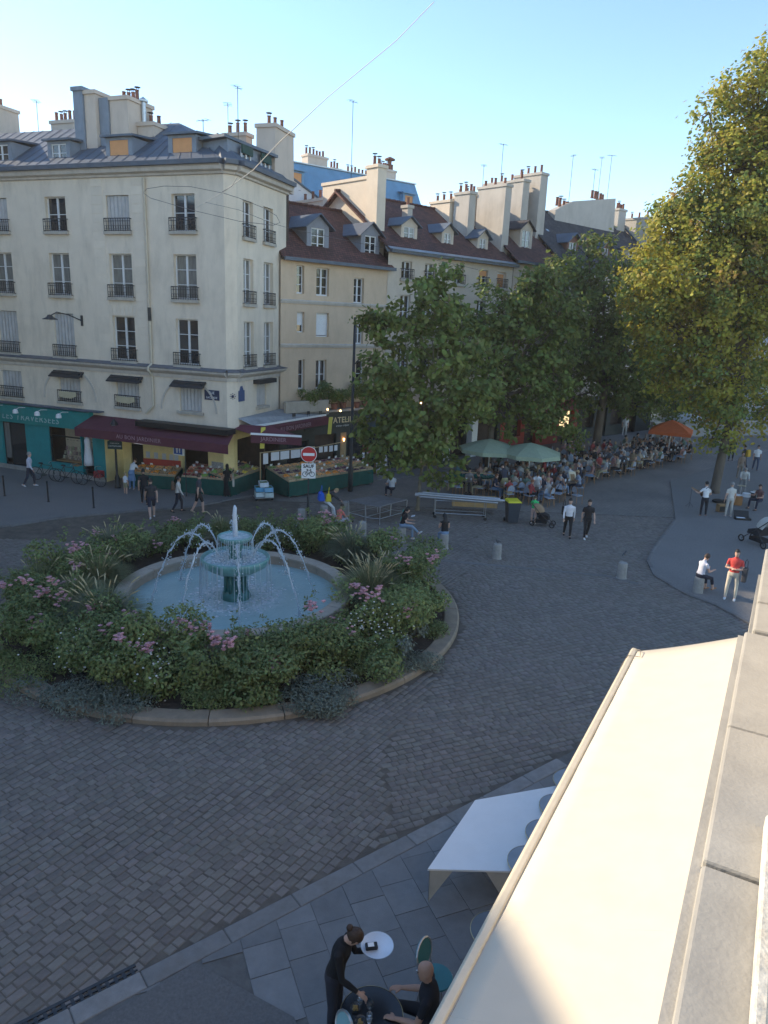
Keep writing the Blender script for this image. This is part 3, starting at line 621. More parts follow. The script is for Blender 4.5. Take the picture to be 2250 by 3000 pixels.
# long canvas awning over the shop window
AZ0,AZ1,AO=3.45,2.98,1.35
awn=FA.B(MB().hexa([(6.3,0,AZ0-.03),(14.6,-.1,AZ0-.03),(15.0,-AO,AZ1-.03),(6.3,-AO,AZ1-.03)],[(6.3,0,AZ0),(14.6,-.1,AZ0),(15.0,-AO,AZ1),(6.3,-AO,AZ1)]),'awning',m_aub)
FA.B(MB().box(6.3,-AO-.02,AZ1-.42,15.0,-AO+.0,AZ1),'valance',m_aub,awn); FA.B(MB().add([(6.3,0,AZ0),(6.3,-AO,AZ1),(6.3,-AO,AZ1-.4),(6.3,-.02,AZ1-.3)],[(0,1,2,3)]),'awning_cheek',m_aub,awn)
m_let=pm('faded lettering',(.32,.20,.22),.7,.1,8)
text('AU BON JARDINIER',.27,m_let,awn,(10.1,-AO-.03,AZ1-.2),VERT,spacing=1.1)
FA.B(MB().box(9.6,-.95,3.3,14.7,-.25,3.55).xf(Matrix.Identity(4)),'rolled_tarpaulin',m_black)
# ---------- cream house with red roof, next in the row
m_cream=stucco('cream render',(.58,.44,.31),.35); m_beige=stucco('beige render',(.55,.47,.38),.35); m_warm=stucco('warm render',(.50,.42,.34),.35)
def tile_mat(name,col):
    m=bpy.data.materials.new(name); m.use_nodes=True; t=m.node_tree; N=t.nodes; L=t.links; b=N['Principled BSDF']; tc=N.new('ShaderNodeTexCoord')
    br=N.new('ShaderNodeTexBrick'); br.inputs['Scale'].default_value=1; br.inputs['Brick Width'].default_value=.17; br.inputs['Row Height'].default_value=.11; br.inputs['Mortar Size'].default_value=.012
    c=np.array(col); br.inputs['Color1'].default_value=(*c*.7,1); br.inputs['Color2'].default_value=(*c*1.35,1); br.inputs['Mortar'].default_value=(*c*.3,1)
    mp=N.new('ShaderNodeMapping'); mp.inputs['Rotation'].default_value=(R(-90),0,0); L.new(tc.outputs['Object'],mp.inputs[0]); L.new(mp.outputs[0],br.inputs[0])
    nz=N.new('ShaderNodeTexNoise'); nz.inputs['Scale'].default_value=1.2; nz.inputs['Detail'].default_value=6; L.new(tc.outputs['Object'],nz.inputs[0])
    rp=N.new('ShaderNodeValToRGB'); rp.color_ramp.elements[0].position=.35; rp.color_ramp.elements[1].position=.7; rp.color_ramp.elements[0].color=(.65,.65,.7,1); rp.color_ramp.elements[1].color=(1.25,1.2,1.1,1); L.new(nz.outputs[0],rp.inputs[0])
    mx=N.new('ShaderNodeMixRGB'); mx.blend_type='MULTIPLY'; mx.inputs[0].default_value=1; L.new(br.outputs[0],mx.inputs[1]); L.new(rp.outputs[0],mx.inputs[2]); L.new(mx.outputs[0],b.inputs['Base Color'])
    bp=N.new('ShaderNodeBump'); bp.inputs['Strength'].default_value=.9; bp.inputs['Distance'].default_value=.02; bp.invert=True; L.new(br.outputs['Fac'],bp.inputs['Height']); L.new(bp.outputs[0],b.inputs['Normal']); b.inputs['Roughness'].default_value=.85; return m
m_tile=tile_mat('old red roof tiles',(.115,.045,.035)); m_tiled=tile_mat('dark roof tiles',(.055,.05,.055)); m_slate=pm('slate',(.07,.085,.11),.6,.2,3)
def hroof(F,x0,x1,ye,ze,yr,zr,mat,eave=True,back=True,part='roof',yb=None):
    mb=MB(); mb.hexa([(x0,ye,ze-.12),(x1,ye,ze-.12),(x1,yr,zr-.12),(x0,yr,zr-.12)],[(x0,ye,ze),(x1,ye,ze),(x1,yr,zr),(x0,yr,zr)])
    if back: yb=yb or 2*yr-ye; mb.hexa([(x0,yr+.001,zr-.12),(x1,yr+.001,zr-.12),(x1,yb,ze-.12),(x0,yb,ze-.12)],[(x0,yr+.001,zr),(x1,yr+.001,zr),(x1,yb,ze),(x0,yb,ze)])
    r=F.B(mb,part,mat)
    n=int((x1-x0)/.4); 
    mb=MB()
    for i in range(n): a=x0+(x1-x0)*i/n; mb.tube([(a,yr,zr+.02),(a+(x1-x0)/n-.03,yr,zr+.03)],[.09,.11],6)
    F.B(mb,'ridge_tile',mat,r)
    if eave: F.B(MB().box(x0,ye-.12,ze-.14,x1,ye+.05,ze+.02),'gutter',m_zincd)
    return r
aR=math.atan2(.692,.722)
cb=thing('cream_house','narrow cream house with dark red tiled roof and two dormers beside the corner building','building',(-5.6,37.2,0),aR); F2=Fac(cb,(-5.6,37.2),aR)
w2=[(.98,1.46,9.74,11.1),(2.24,3.08,9.7,11.08),(4.8,5.53,9.43,10.75),(1.03,1.5,7.83,8.85),(2.27,3.13,7.63,8.85),(5.05,5.58,7.26,8.4),(1.14,1.55,4.9,6.46),(2.29,3.02,4.9,6.43),(5.12,5.72,4.9,6.38)]
F2.B(wall_mb(0,7.45,0,11.3,w2),'facade_wall',m_cream)
for i,(a,b,c,d) in enumerate(w2):
    k='blind' if i in(3,4) else 'glass'; window(F2,a,b,c,d,k,False,3 if i<3 else 2,False,leafs=1 if b-a<.6 and i!=5 else 2,half=.4 if i==3 else 0)
for z in(9.35,7.17): moulding(F2,0,7.45,[(.02,z-.1),(-.05,z-.1),(-.1,z+.02),(-.1,z+.06),(.02,z+.1)],'string_course',m_trim)
hroof(F2,0,7.55,-.3,11.42,4.5,14.7,m_tile)
for a,b in((2.48,3.37),(6.2,7.03)): dormer(F2,a,b,.8,11.95,13.08,m_slate,m_cream,'glass',rows=3,peak=.55,deep=2.0,over=.25,margin=.28,face=pm('dormer surround',(.22,.23,.26),.7,.1,4))
m_party=stucco('party wall render',(.66,.56,.44),.3); m_partyb=stucco('pale chimney render',(.46,.42,.37),.5)
chimney(F2,7.6,8.0,2.3,6.4,12.2,16.4,m_party,0,True,'y'); 
c=chimney(F2,7.45,8.1,1.3,2.25,11.6,16.9,m_party,2); chimney(F2,7.62,7.98,6.45,9.5,12.2,15.6,m_party,4,True,'y')
# ---------- beige house of five bays under a long tiled roof
a3=math.atan2(.678,.735)
bb=thing('beige_house','long beige house with red tiled roof, gabled dormers and tall chimneys behind the trees','building',(-.35,42.2,0),a3); F3=Fac(bb,(-.35,42.2),a3)
w3=[]
for z0,z1 in((10.93,11.9),(8.2,10.05),(5.4,7.3)):
    for a,b in((1.05,1.87),(2.92,3.75),(5.5,6.3),(7.75,8.62),(9.55,10.45)): w3.append((a,b,z0,z1))
F3.B(wall_mb(0,11.1,3.4,12.3,w3),'facade_wall',m_beige)
for i,(a,b,c,d) in enumerate(w3): window(F3,a,b,c,d,'orange' if i==4 else 'glass',True,2,True)
wo=[o for o in bb.children if o.name.startswith('window')][3]; F3.B(MB().box(7.8,.1,11.55,8.57,.13,11.85),'orange_blind',m_orange,wo)
hroof(F3,-.1,11.2,-.3,12.4,4.8,15.85,m_tile); moulding(F3,-.1,11.2,[(.0,12.28),(-.4,12.3),(-.5,12.42),(-.2,12.5),(.3,12.75)],'eaves_flashing',pm('bright zinc',(.30,.34,.38),.35,.2,2,metal=.4))
for a,b,k in((2.05,2.9,'curtain'),(5.45,6.05,'curtain'),(8.75,9.35,'curtain')): dormer(F3,a,b,1.0,13.2,13.9,m_zinc,m_beige,k,peak=.42,deep=1.6,over=.22)
c=chimney(F3,3.6,4.0,2.4,2.9,13.8,15.3,m_partyb,1)
chimney(F3,8.3,9.0,3.4,5.2,14.2,16.3,m_party,3,True,'y'); chimney(F3,8.5,9.1,1.9,3.2,13.0,16.7,m_partyb,3,True,'y',taper=.05)
chimney(F3,10.9,11.5,3.6,5.6,14,17.0,m_party,3,True,'y'); chimney(F3,10.95,11.55,1.0,3.4,12.3,17.4,m_partyb,3,True,'y',taper=.06)
# ---------- the houses farther along the row
db=thing('dark_roofed_house','house with dark tiled roof and big rendered chimney stack farther along the row','building',tuple(F3.w(11.15,0)),a3); F4=Fac(db,F3.w(11.15,0),a3)
w4=[(a,b,z0,z1) for z0,z1 in((11.1,12.1),(8.2,10.0),(5.4,7.3)) for a,b in((.7,1.4),(2.9,3.7),(5.1,5.9),(7.3,8.1))]
F4.B(wall_mb(0,9.5,3.4,12.6,w4),'facade_wall',m_warm)
for a,b,c,d in w4: window(F4,a,b,c,d,'glass',True,2,True)
hroof(F4,0,5.2,-.3,12.7,5,16.9,m_tile); hroof(F4,5.25,9.5,-.3,12.9,5,17.3,m_tiled,part='slate_roof')
dormer(F4,1.9,2.8,1.0,13.6,14.85,m_tiled,m_warm,'curtain',peak=.5,deep=1.8)
m_brick=pm('brick dormer',(.20,.10,.075),.85,.2,8)
dormer(F4,7.45,8.4,1.0,13.7,14.6,m_zinc,m_beige,'glass',peak=.5,deep=1.8,face=m_brick,over=.3)
chimney(F4,3.6,4.3,2.6,6.2,13.5,18.4,m_partyb,4,True,'y',taper=.05); chimney(F4,5.0,5.8,2.2,4.6,13.0,19.0,m_partyb,4,True,'y',taper=.08)
for x in(6.3,7.0): F4.B(MB().hexa([(x,2.4,15.05),(x+.3,2.4,15.05),(x+.3,2.9,15.5),(x,2.9,15.5)],[(x,2.4,15.12),(x+.3,2.4,15.12),(x+.3,2.9,15.57),(x,2.9,15.57)]),'skylight',pm('skylight glass',(.25,.30,.34),.1,.1,3,spec=.9))
eb=thing('far_grey_house','far house with broad grey gable chimney and brick dormers above the tree tops','building',tuple(F4.w(9.55,0)),a3); F5=Fac(eb,F4.w(9.55,0),a3)
w5=[(a,b,z0,z1) for z0,z1 in((11.1,12.1),(8.2,10.0),(5.4,7.3)) for a,b in((.7,1.4),(2.9,3.7),(5.1,5.9),(7.3,8.1),(9.6,10.4))]
F5.B(wall_mb(0,11.5,3.4,12.9,w5),'facade_wall',m_beige)
for a,b,c,d in w5: window(F5,a,b,c,d,'glass',False,2,True)
hroof(F5,0,11.5,-.3,13,5,17.2,m_tiled)
mb=MB(); mb.prism([(.3,4.2,13),(.3,4.2,17.3),(2.5,4.2,18.2),(8.6,4.2,19.2),(9.0,4.2,15),(9.0,4.2,13)],(0,.7,0)); gch=F5.B(mb,'gable_stack',m_partyb); pots(F5,gch,[.8+i*.45 for i in range(4)],4.5,17.7,.5,.12); pots(F5,gch,[5.5+i*.4 for i in range(5)],4.5,18.85,.5,.12)
dormer(F5,2.4,3.2,1.0,13.7,14.6,m_zinc,m_beige,'curtain',peak=.5,deep=1.8,face=m_brick,over=.3); dormer(F5,6.4,7.3,1.0,13.8,14.7,m_zinc,m_partyb,'glass',deep=2)
chimney(F5,10.0,11.2,4.6,5.2,15,18.6,m_partyb,5)
fb_=thing('farthest_house','pale house with grey slate roof at the far end of the row','building',tuple(F5.w(11.6,0)),a3); F6=Fac(fb_,F5.w(11.6,0),a3)
w6=[(a,b,z0,z1) for z0,z1 in((10.1,11.6),(7.2,9.0),(4.4,6.3)) for a,b in((1,1.8),(3.4,4.2),(5.8,6.6),(8.2,9))]
F6.B(wall_mb(0,14,0,12.6,w6),'facade_wall',m_beige)
for a,b,c,d in w6: window(F6,a,b,c,d,'glass',False,2,True)
hroof(F6,0,14,-.3,12.7,5,17.4,m_slate); chimney(F6,.2,1.0,2,5,13,18,m_partyb,4,True,'y')
for p,h,l in((F4.w(4.6,5.5,18.4),2.8,'pair-armed antenna above the big rendered stack of the row'),(F5.w(2.2,4.4,17.9),3.6,'leftmost tall antenna on the broad grey gable'),(F5.w(5.4,4.4,18.6),2.4,'low antenna among pots on the broad grey gable'),(F5.w(6.2,4.4,18.8),3.2,'middle antenna on the broad grey gable'),(F5.w(7.6,4.4,19),3.4,'rightmost antenna on the broad grey gable'),(F6.w(8,4,17),2.2,'small antenna just left of the yellow tree'),(F2.w(7.8,4,16.4),4.2,'thin mast on the stack between cream and beige houses'),(F4.w(1.5,4.5,16.6),2.6,'thin antenna behind the middle chimneys of the row')): antenna(p,h,l)
# ---------- blue zinc building behind the cream house, and the white gable in front of it
m_bluez=pm('blue zinc',(.13,.27,.42),.5,.12,1.5,stain=(1,.3,(.10,.20,.30)))
zb=thing('zinc_roofed_building','blue-grey zinc mansard of a building standing behind the cream house','building',tuple(F2.w(8,14)),aR); F7=Fac(zb,F2.w(8,14),aR)
F7.o.z=.7; F7.B(MB().box(0,.4,-.7,17.2,8,15.6),'wall',m_beige); mb=MB(); mb.hexa([(0,.3,15.5),(17.3,.3,15.5),(17.3,8,15.5),(0,8,15.5)],[(0,1.3,18.5),(16.4,1.3,18.9),(16.4,7,18.9),(0,7,18.5)]); F7.B(mb,'mansard',m_bluez)
F7.B(MB().hexa([(-.05,1.2,18.52),(16.5,1.2,18.92),(16.5,7,18.92),(-.05,7,18.52)],[(-.05,1.2,18.6),(16.5,1.2,19.0),(16.5,7,19.2),(-.05,7,18.8)]),'roof_top',pm('pale zinc',(.45,.47,.48),.4,.1,2,metal=.3))
for i in range(24): x=.3+i*.7; F7.B(MB().tube([(x,.28,15.5),(x,1.28,18.45)],.03,4),'seam',m_bluez)
for x in(3.2,8.5,14.6): dormer(F7,x,x+.9,.55,16.6,17.8,m_bluez,m_bluez,'orange',deep=1)
chimney(F7,6.5,8.4,3,3.8,18.4,19.8,m_chim,6); chimney(F7,14.3,15.8,3,3.8,18.6,20,m_chim,6); chimney(F7,8.9,9.8,3,3.6,18.4,19.2,m_chim,3); c=chimney(F7,10.6,13.8,3.2,3.6,18.6,19.2,m_chim,8)
F7.B(MB().tube([(15.4,3.4,20),(15.4,3.4,20.9)],.16,10).lathe([(0,1.2),(.45,1.0),(.45,.9),(0,.95)],(15.4,3.4,19.95),12),'flue',m_pot)
gb=thing('white_gable_house','white gable wall rising between the corner building and the blue zinc roof','building',tuple(F2.w(5.5,9)),aR); F8=Fac(gb,F2.w(5.5,9),aR)
F8.B(MB().prism([(0,0,0),(4.4,0,0),(4.4,0,15.6),(4.0,0,16.0),(1.5,0,17.0),(0,0,17.0)],(0,3.5,0)),'wall',pm('white render',(.66,.64,.62),.9,.06,2)); F8.B(MB().hexa([(1.4,-.1,17.02),(4.5,-.1,15.72),(4.5,3.6,15.72),(1.4,3.6,17.02)],[(1.4,-.1,17.12),(4.5,-.1,15.82),(4.5,3.6,15.82),(1.4,3.6,17.12)]),'roof',m_zinc)
# ---------- pale building glimpsed behind the right-hand tree and a low wall
rb=thing('right_building','pale grey building glimpsed behind the yellow tree at the right edge','building',(31,76,0),R(-35)); Fr=Fac(rb,(31,76),R(-35))
wr=[(a,a+1.1,z,z+1.9) for z in(4.2,7.2,10.2,13.2) for a in(2,5,8,11,14,17,20)]
Fr.B(wall_mb(0,28,0,16.5,wr),'facade_wall',pm('blue grey render',(.52,.52,.53),.9,.06,2)); 
for a,b,c,d in wr: window(Fr,a,b,c,d,'glass',False,2,True)
hroof(Fr,-.3,28.3,-.4,16.6,5,19.5,m_zinc)
lw=thing('low_wall','low grey stone wall crossing the far end of the square','wall',(24,60.5,0),R(20)); MB().box(-2,0,0,20,.35,1.2).build('wall',m_conc,lw); MB().box(-2.05,-.05,1.2,20.05,.4,1.3).build('coping',m_stone,lw)
# ---------- buildings beyond the left edge of the picture, which shade the square
def side_block(name,label,p,ang,L,H,D=10,cols=5):
    b=thing(name,label,'building',p,ang); Fx=Fac(b,p,ang); n=int(L/3); wn=[(1+i*3,2.2+i*3,z,z+1.8) for i in range(n) for z in np.arange(3.8,H-2,2.9)]
    Fx.B(wall_mb(0,L,0,H,wn),'facade_wall',m_beige); Fx.B(MB().box(0,.3,0,L,D,H-.05),'core',m_beige)
    for a,b_,c,d in wn: Fx.B(MB().box(a,.15,c,b_,.2,d),'window',m_glass)
    Fx.B(MB().hexa([(0,-.2,H),(L,-.2,H),(L,D,H),(0,D,H)],[(0,2.2,H+2),(L,2.2,H+2),(L,D-2,H+2),(0,D-2,H+2)]),'roof',m_zinc); return b
LEFT_H=14.4
lbk=side_block('left_building','stuccoed building on the left side of the square, outside the picture',(-29.5,6.5,0),R(78),26.5,LEFT_H)
Fac(lbk,(-29.5,6.5),R(78)).B(MB().hexa([(0,.5,LEFT_H),(17,.5,LEFT_H),(17,3.5,LEFT_H),(0,3.5,LEFT_H)],[(0,.5,18.3),(9,.5,18.3),(9,3.5,18.3),(0,3.5,18.3)]),'awning_shade_block',m_beige)  # unseen block added to shade the awning, its end sloped for a diagonal edge
side_block('left_rear_building','building closing the left side of the square, outside the picture',(-26,-22,0),R(97),27,17)

side_block('left_neighbour','stuccoed house adjoining the corner building, outside the picture',tuple(FA.w(-20,0)),aA,13.4,16.5,9)
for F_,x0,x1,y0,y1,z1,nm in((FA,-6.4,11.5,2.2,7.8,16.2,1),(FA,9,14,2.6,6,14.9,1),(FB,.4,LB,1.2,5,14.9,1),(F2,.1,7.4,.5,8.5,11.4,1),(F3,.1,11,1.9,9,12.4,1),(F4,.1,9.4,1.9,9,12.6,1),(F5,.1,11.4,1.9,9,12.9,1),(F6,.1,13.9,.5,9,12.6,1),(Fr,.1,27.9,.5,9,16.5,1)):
    F_.B(MB().box(x0,y0,3.5 if F_ in(FA,FB,F3,F4,F5) else .1,x1,y1,z1),'core',m_int)  # solid boxes added inside the facade shells to stop sun passing through

side_block('left_sun_block','tall building block added outside the picture at the far left to keep sun off the square',(-28.6,31.5,0),R(72),9.5,17.6,8)  # unseen block added to close the gap that let sun onto the square
# ------------------------------------------------------------------ fountain and planted ring
m_rim=pm('fountain stone',(.36,.30,.235),.75,.12,4,.25,40,stain=(1.5,.5,(.22,.19,.16)))
m_kerbw=pm('worn sandstone kerb',(.27,.215,.155),.8,.16,4,.3,40,objr=.12,stain=(1.4,.7,(.14,.12,.10)))
m_bronze=pm('verdigris bronze',(.03,.16,.15),.4,.25,5,metal=.15,spec=.6,stain=(3,.5,(.02,.09,.09)))
m_bowl=pm('teal glazed bowl',(.13,.30,.285),.3,.2,4,spec=.6)
def water_mat():
    m=bpy.data.materials.new('pool water'); m.use_nodes=True; t=m.node_tree; N=t.nodes; L=t.links; b=N['Principled BSDF']; tc=N.new('ShaderNodeTexCoord')
    gr=N.new('ShaderNodeTexNoise'); gr.inputs['Scale'].default_value=1.3; gr.inputs['Detail'].default_value=6; L.new(tc.outputs['Object'],gr.inputs[0])
    rp=N.new('ShaderNodeValToRGB'); rp.color_ramp.elements[0].color=(.25,.37,.37,1); rp.color_ramp.elements[1].color=(.34,.46,.46,1); L.new(gr.outputs[0],rp.inputs[0])
    # foam ring churned up where the bowl overflows
    sx_=N.new('ShaderNodeVectorMath'); sx_.operation='LENGTH'; L.new(tc.outputs['Object'],sx_.inputs[0])
    r2=N.new('ShaderNodeValToRGB'); e=r2.color_ramp.elements; e[0].position=.06; e[0].color=(.2,.2,.2,1); e[1].position=.42; e[1].color=(0,0,0,1); k=e.new(.26); k.color=(1,1,1,1)
    dv=N.new('ShaderNodeMath'); dv.operation='DIVIDE'; dv.inputs[1].default_value=4; L.new(sx_.outputs['Value'],dv.inputs[0]); L.new(dv.outputs[0],r2.inputs[0])
    n2=N.new('ShaderNodeTexNoise'); n2.inputs['Scale'].default_value=7; n2.inputs['Detail'].default_value=9; n2.inputs['Roughness'].default_value=.75; L.new(tc.outputs['Object'],n2.inputs[0])
    r3=N.new('ShaderNodeValToRGB'); r3.color_ramp.elements[0].position=.40; r3.color_ramp.elements[1].position=.62; L.new(n2.outputs[0],r3.inputs[0])
    ml=N.new('ShaderNodeMath'); ml.operation='MULTIPLY'; L.new(r2.outputs[0],ml.inputs[0]); L.new(r3.outputs[0],ml.inputs[1])
    mx=N.new('ShaderNodeMixRGB'); mx.inputs[2].default_value=(.62,.68,.72,1); L.new(ml.outputs[0],mx.inputs[0]); L.new(rp.outputs[0],mx.inputs[1]); L.new(mx.outputs[0],b.inputs['Base Color'])
    b.inputs['Roughness'].default_value=.22; b.inputs['Specular IOR Level'].default_value=.3
    wv=N.new('ShaderNodeTexNoise'); wv.inputs['Scale'].default_value=9; wv.inputs['Detail'].default_value=4; L.new(tc.outputs['Object'],wv.inputs[0])
    bp=N.new('ShaderNodeBump'); bp.inputs['Strength'].default_value=.5; bp.inputs['Distance'].default_value=.04; L.new(wv.outputs[0],bp.inputs['Height']); L.new(bp.outputs[0],b.inputs['Normal']); return m
planter=thing('planting_ring','round planting bed edged with worn sandstone kerbs around the fountain','planter',FC)
MB().lathe([(0,.12),(3.2,.12),(FR-.42,.10),(FR-.42,-.1)],n=64).build('soil_bed',m_soil,planter)
nk=26
for i in range(nk):
    a0=2*math.pi*i/nk+.0016; a1=2*math.pi*(i+1)/nk-.0016; dz=rnd.uniform(-.01,.01)
    mb=MB(); mb.lathe([(FR-.45,-.1),(FR,-.1),(FR,.10+dz),(FR-.05,.15+dz),(FR-.42,.165+dz),(FR-.45,.15+dz)],n=4,closed=True,a0=a0,a1=a1)
    for a in(a0,a1):
        c_,s_=math.cos(a),math.sin(a); mb.add([(r*c_,r*s_,z) for r,z in((FR-.45,-.1),(FR,-.1),(FR,.1+dz),(FR-.05,.15+dz),(FR-.42,.165+dz),(FR-.45,.15+dz))],[(0,1,2,3,4,5)])
    mb.build('kerb_stone',m_kerbw,planter)
fo=thing('fountain','two-bowl bronze fountain spouting water in a round stone basin','fountain',FC)
BR=3.52
for i in range(16):
    a0=2*math.pi*i/16+.003; a1=2*math.pi*(i+1)/16-.003
    mb=MB(); mb.lathe([(BR-.34,.0),(BR-.02,.0),(BR-.02,.46),(BR+.03,.48),(BR+.03,.56),(BR,.585),(BR-.36,.585),(BR-.40,.56),(BR-.40,.48),(BR-.34,.46)],n=6,closed=True,a0=a0,a1=a1)
    for a in(a0,a1):
        c_,s_=math.cos(a),math.sin(a); mb.add([(r*c_,r*s_,z) for r,z in((BR-.34,.0),(BR-.02,.0),(BR-.02,.46),(BR+.03,.48),(BR+.03,.56),(BR,.585),(BR-.36,.585),(BR-.40,.56),(BR-.40,.48),(BR-.34,.46))],[tuple(range(10))])
    mb.build('basin_stone',m_rim,fo)
mw=water_mat()
w=MB().disc((0,0,.24),BR-.33,96).build('basin_water',mw,fo)
ped=[(0,0),(.44,0),(.46,.3),(.40,.42),(.32,.5),(.29,.75),(.30,1.0),(.42,1.08),(0,1.08)]
mb=MB(); mb.lathe(ped,n=32)
for k in range(10): a=k*math.pi/5; mb.tube([(.33*math.cos(a),.33*math.sin(a),.45),(.31*math.cos(a),.31*math.sin(a),1.0)],.045,6)
mb.build('pedestal',m_bronze,fo,True)
MB().lathe([(.35,1.06),(.70,1.14),(.95,1.30),(1.02,1.46),(1.03,1.56),(.99,1.58),(.95,1.50),(.8,1.38),(.2,1.32)],n=48).build('lower_bowl',m_bowl,fo,True)
MB().lathe([(.3,1.3),(.22,1.4),(.17,1.6),(.2,1.8),(.26,1.98),(.0,2.0)],n=24).build('stem',m_bronze,fo,True)
MB().lathe([(.2,1.96),(.40,2.04),(.50,2.13),(.51,2.22),(.48,2.23),(.43,2.18),(.0,2.15)],n=36).build('upper_bowl',m_bowl,fo,True)
m_foam=pm('foaming water',(.72,.77,.82),.35,.12,30,.6,60,transl=.25)
m_wdrop=pm('water thread',(.66,.73,.78),.2,.2,20,transl=.35,alpha=.85,spec=.7)
m_film=pm('water film',(.35,.48,.52),.12,.3,8,spec=.6,stain=(9,.9,(.72,.77,.8)))
MB().disc((0,0,1.485),.95,48).build('lower_bowl_water',m_film,fo); MB().disc((0,0,2.19),.45,32).build('upper_bowl_water',m_film,fo)
rj=np.random.default_rng(11)
def drops(mb,n,fn,r0=.008,r1=.022):
    for _ in range(n):
        p=fn(); r=rj.uniform(r0,r1); mb.ball(p,r,5,4,sc=(1,1,rj.uniform(1,1.8)))
# centre jet
mb=MB(); mb.tube([(0,0,2.15),(.01,0,2.5),(-.01,.01,2.85),(.01,0,3.08),(0,0,3.16)],[.075,.07,.065,.055,.02],8); drops(mb,90,lambda:(rj.normal(0,.05),rj.normal(0,.05),rj.uniform(2.15,2.9)),.006,.016); mb.build('centre_jet',m_foam,fo,True)
# eight arching jets: start at the lower bowl rim, rise and fall into the pool
for k in range(8):
    a=R(22.5+45*k-8); c_,s_=math.cos(a),math.sin(a); r0,r1=.72,2.4+.1*math.sin(k*2.1); bb_=3.12+.15*math.cos(k*1.7)
    pts=[]; nseg=26
    for i in range(nseg+1):
        t=i/nseg; r=r0+(r1-r0)*t; z=1.78+bb_*t-(bb_+1.54)*t*t; pts.append(Vector((r*c_,r*s_,z)))
    j=[p+Vector(rj.normal(0,.006+.012*(i/nseg),3)) for i,p in enumerate(pts)]
    mb=MB(); mb.tube(j,[.023+.010*math.sin(i*1.7+k)*(.4+i/nseg) for i in range(nseg+1)],6,cap=True)
    def fn():
        i=int(rj.uniform(0,nseg)); return tuple(pts[i]+Vector(rj.normal(0,.03+.03*(i/nseg),3)))
    drops(mb,170,fn,.006,.019); mb.build('water_jet',m_wdrop,fo,True)
    q=pts[-1]; mb=MB()
    for i in range(26): aa=rj.uniform(0,6.28); rr=abs(rj.normal(0,.12)); mb.ball((q.x+rr*math.cos(aa),q.y+rr*math.sin(aa),.25+abs(rj.normal(0,.035))),rj.uniform(.008,.02),5,4)
    mb.build('splash',m_foam,fo,True)
# thin threads falling from the two bowl rims
mb=MB()
for k in range(46):
    a=rj.uniform(0,6.283); r=.515; z0=2.2; n=5; mb.tube([((r+.05*t)*math.cos(a),(r+.05*t)*math.sin(a),z0-.68*t*t) for t in [i/n for i in range(n+1)]],.006,4)
drops(mb,160,lambda:(lambda a,r:(r*math.cos(a),r*math.sin(a),rj.uniform(1.5,2.1)))(rj.uniform(0,6.28),rj.uniform(.5,.62)),.005,.012); mb.build('upper_curtain',m_wdrop,fo)
mb=MB()
for k in range(60):
    a=rj.uniform(0,6.283); r=1.03; n=5; mb.tube([((r+.06*t)*math.cos(a),(r+.06*t)*math.sin(a),1.55-1.28*t*t) for t in [i/n for i in range(n+1)]],rj.uniform(.004,.009),4)
mb.build('lower_curtain',m_wdrop,fo)
mb=MB()
for i in range(260):
    a=rj.uniform(0,6.28); r=abs(rj.normal(1.08,.28)); mb.ball((r*math.cos(a),r*math.sin(a),.24),rj.uniform(.01,.03),6,4,sc=(2.2,2.2,.35))
for i in range(220):
    a=rj.uniform(0,6.28); r=rj.uniform(.1,.75); mb.ball((r*math.cos(a),r*math.sin(a),1.49+abs(rj.normal(0,.025))),rj.uniform(.01,.035),5,4,sc=(1.5,1.5,.8))
tag(mb.build('foam',m_foam,fo,True),kind='stuff')
# ------------------------------------------------------------------ leaves and plants (numpy)
def leaf_cloud(P,N,size,aspect=.55,fold=.25,rng=None,droop=.0,jit=.35):
    "one folded six-point leaf (2 quads) for each point P with facing N"
    rng=rng or np.random.default_rng(1); n=len(P); s=size*rng.uniform(1-jit,1+jit,n)
    N=N+rng.normal(0,.55,(n,3)); N/=np.linalg.norm(N,axis=1,keepdims=True)+1e-9
    A=rng.normal(0,1,(n,3)); A[:,2]-=droop; A-=N*(A*N).sum(1,keepdims=True); A/=np.linalg.norm(A,axis=1,keepdims=True)+1e-9
    B=np.cross(N,A); L=A*s[:,None]; W=B*(s*aspect*.5)[:,None]; D=-N*(s*fold*.5)[:,None]
    V=np.stack([P,P+L*.35+W+D,P+L*.8+W*.7+D,P+L*1.05,P+L*.8-W*.7+D,P+L*.35-W+D],1).reshape(-1,3)
    b=6*np.arange(n)[:,None]; F=np.concatenate([b+np.array([[0,1,2,3]]),b+np.array([[0,3,4,5]])],0); return V,F
def blob_points(c,r,n,rng,shell=.55):
    d=rng.normal(0,1,(n,3)); d/=np.linalg.norm(d,axis=1,keepdims=True); k=shell+(1-shell)*rng.random(n)**.6
    return np.array(c)+d*np.array(r)*k[:,None],d
def leafmat(name,col,tr=.3,isl=.35,hue=.03,rough=.55): return pm(name,col,rough,.15,3,island=isl,hue=hue,transl=tr,spec=.35)
m_rose=leafmat('rose leaf',(.16,.205,.075)); m_rose2=leafmat('light rose leaf',(.20,.245,.085)); m_lav=leafmat('lavender leaf',(.17,.20,.16)); m_gr=leafmat('grass blade',(.20,.22,.105),.3,.3); m_gr2=leafmat('blue grass blade',(.17,.20,.125),.3,.3)
m_seed=pm('seed head',(.38,.32,.18),.9,.15,9,island=.2); m_pink=pm('pink rose petal',(.66,.32,.35),.7,.15,20,island=.3,hue=.02,transl=.3,col2=(.72,.44,.48)); m_wflow=pm('white blossom',(.70,.70,.66),.7,.08,20,island=.15,transl=.2)
m_strap=leafmat('strap leaf',(.16,.20,.075),.35,.3); m_stem=pm('green stem',(.06,.07,.03),.8,.2,9)
rp=np.random.default_rng(21)
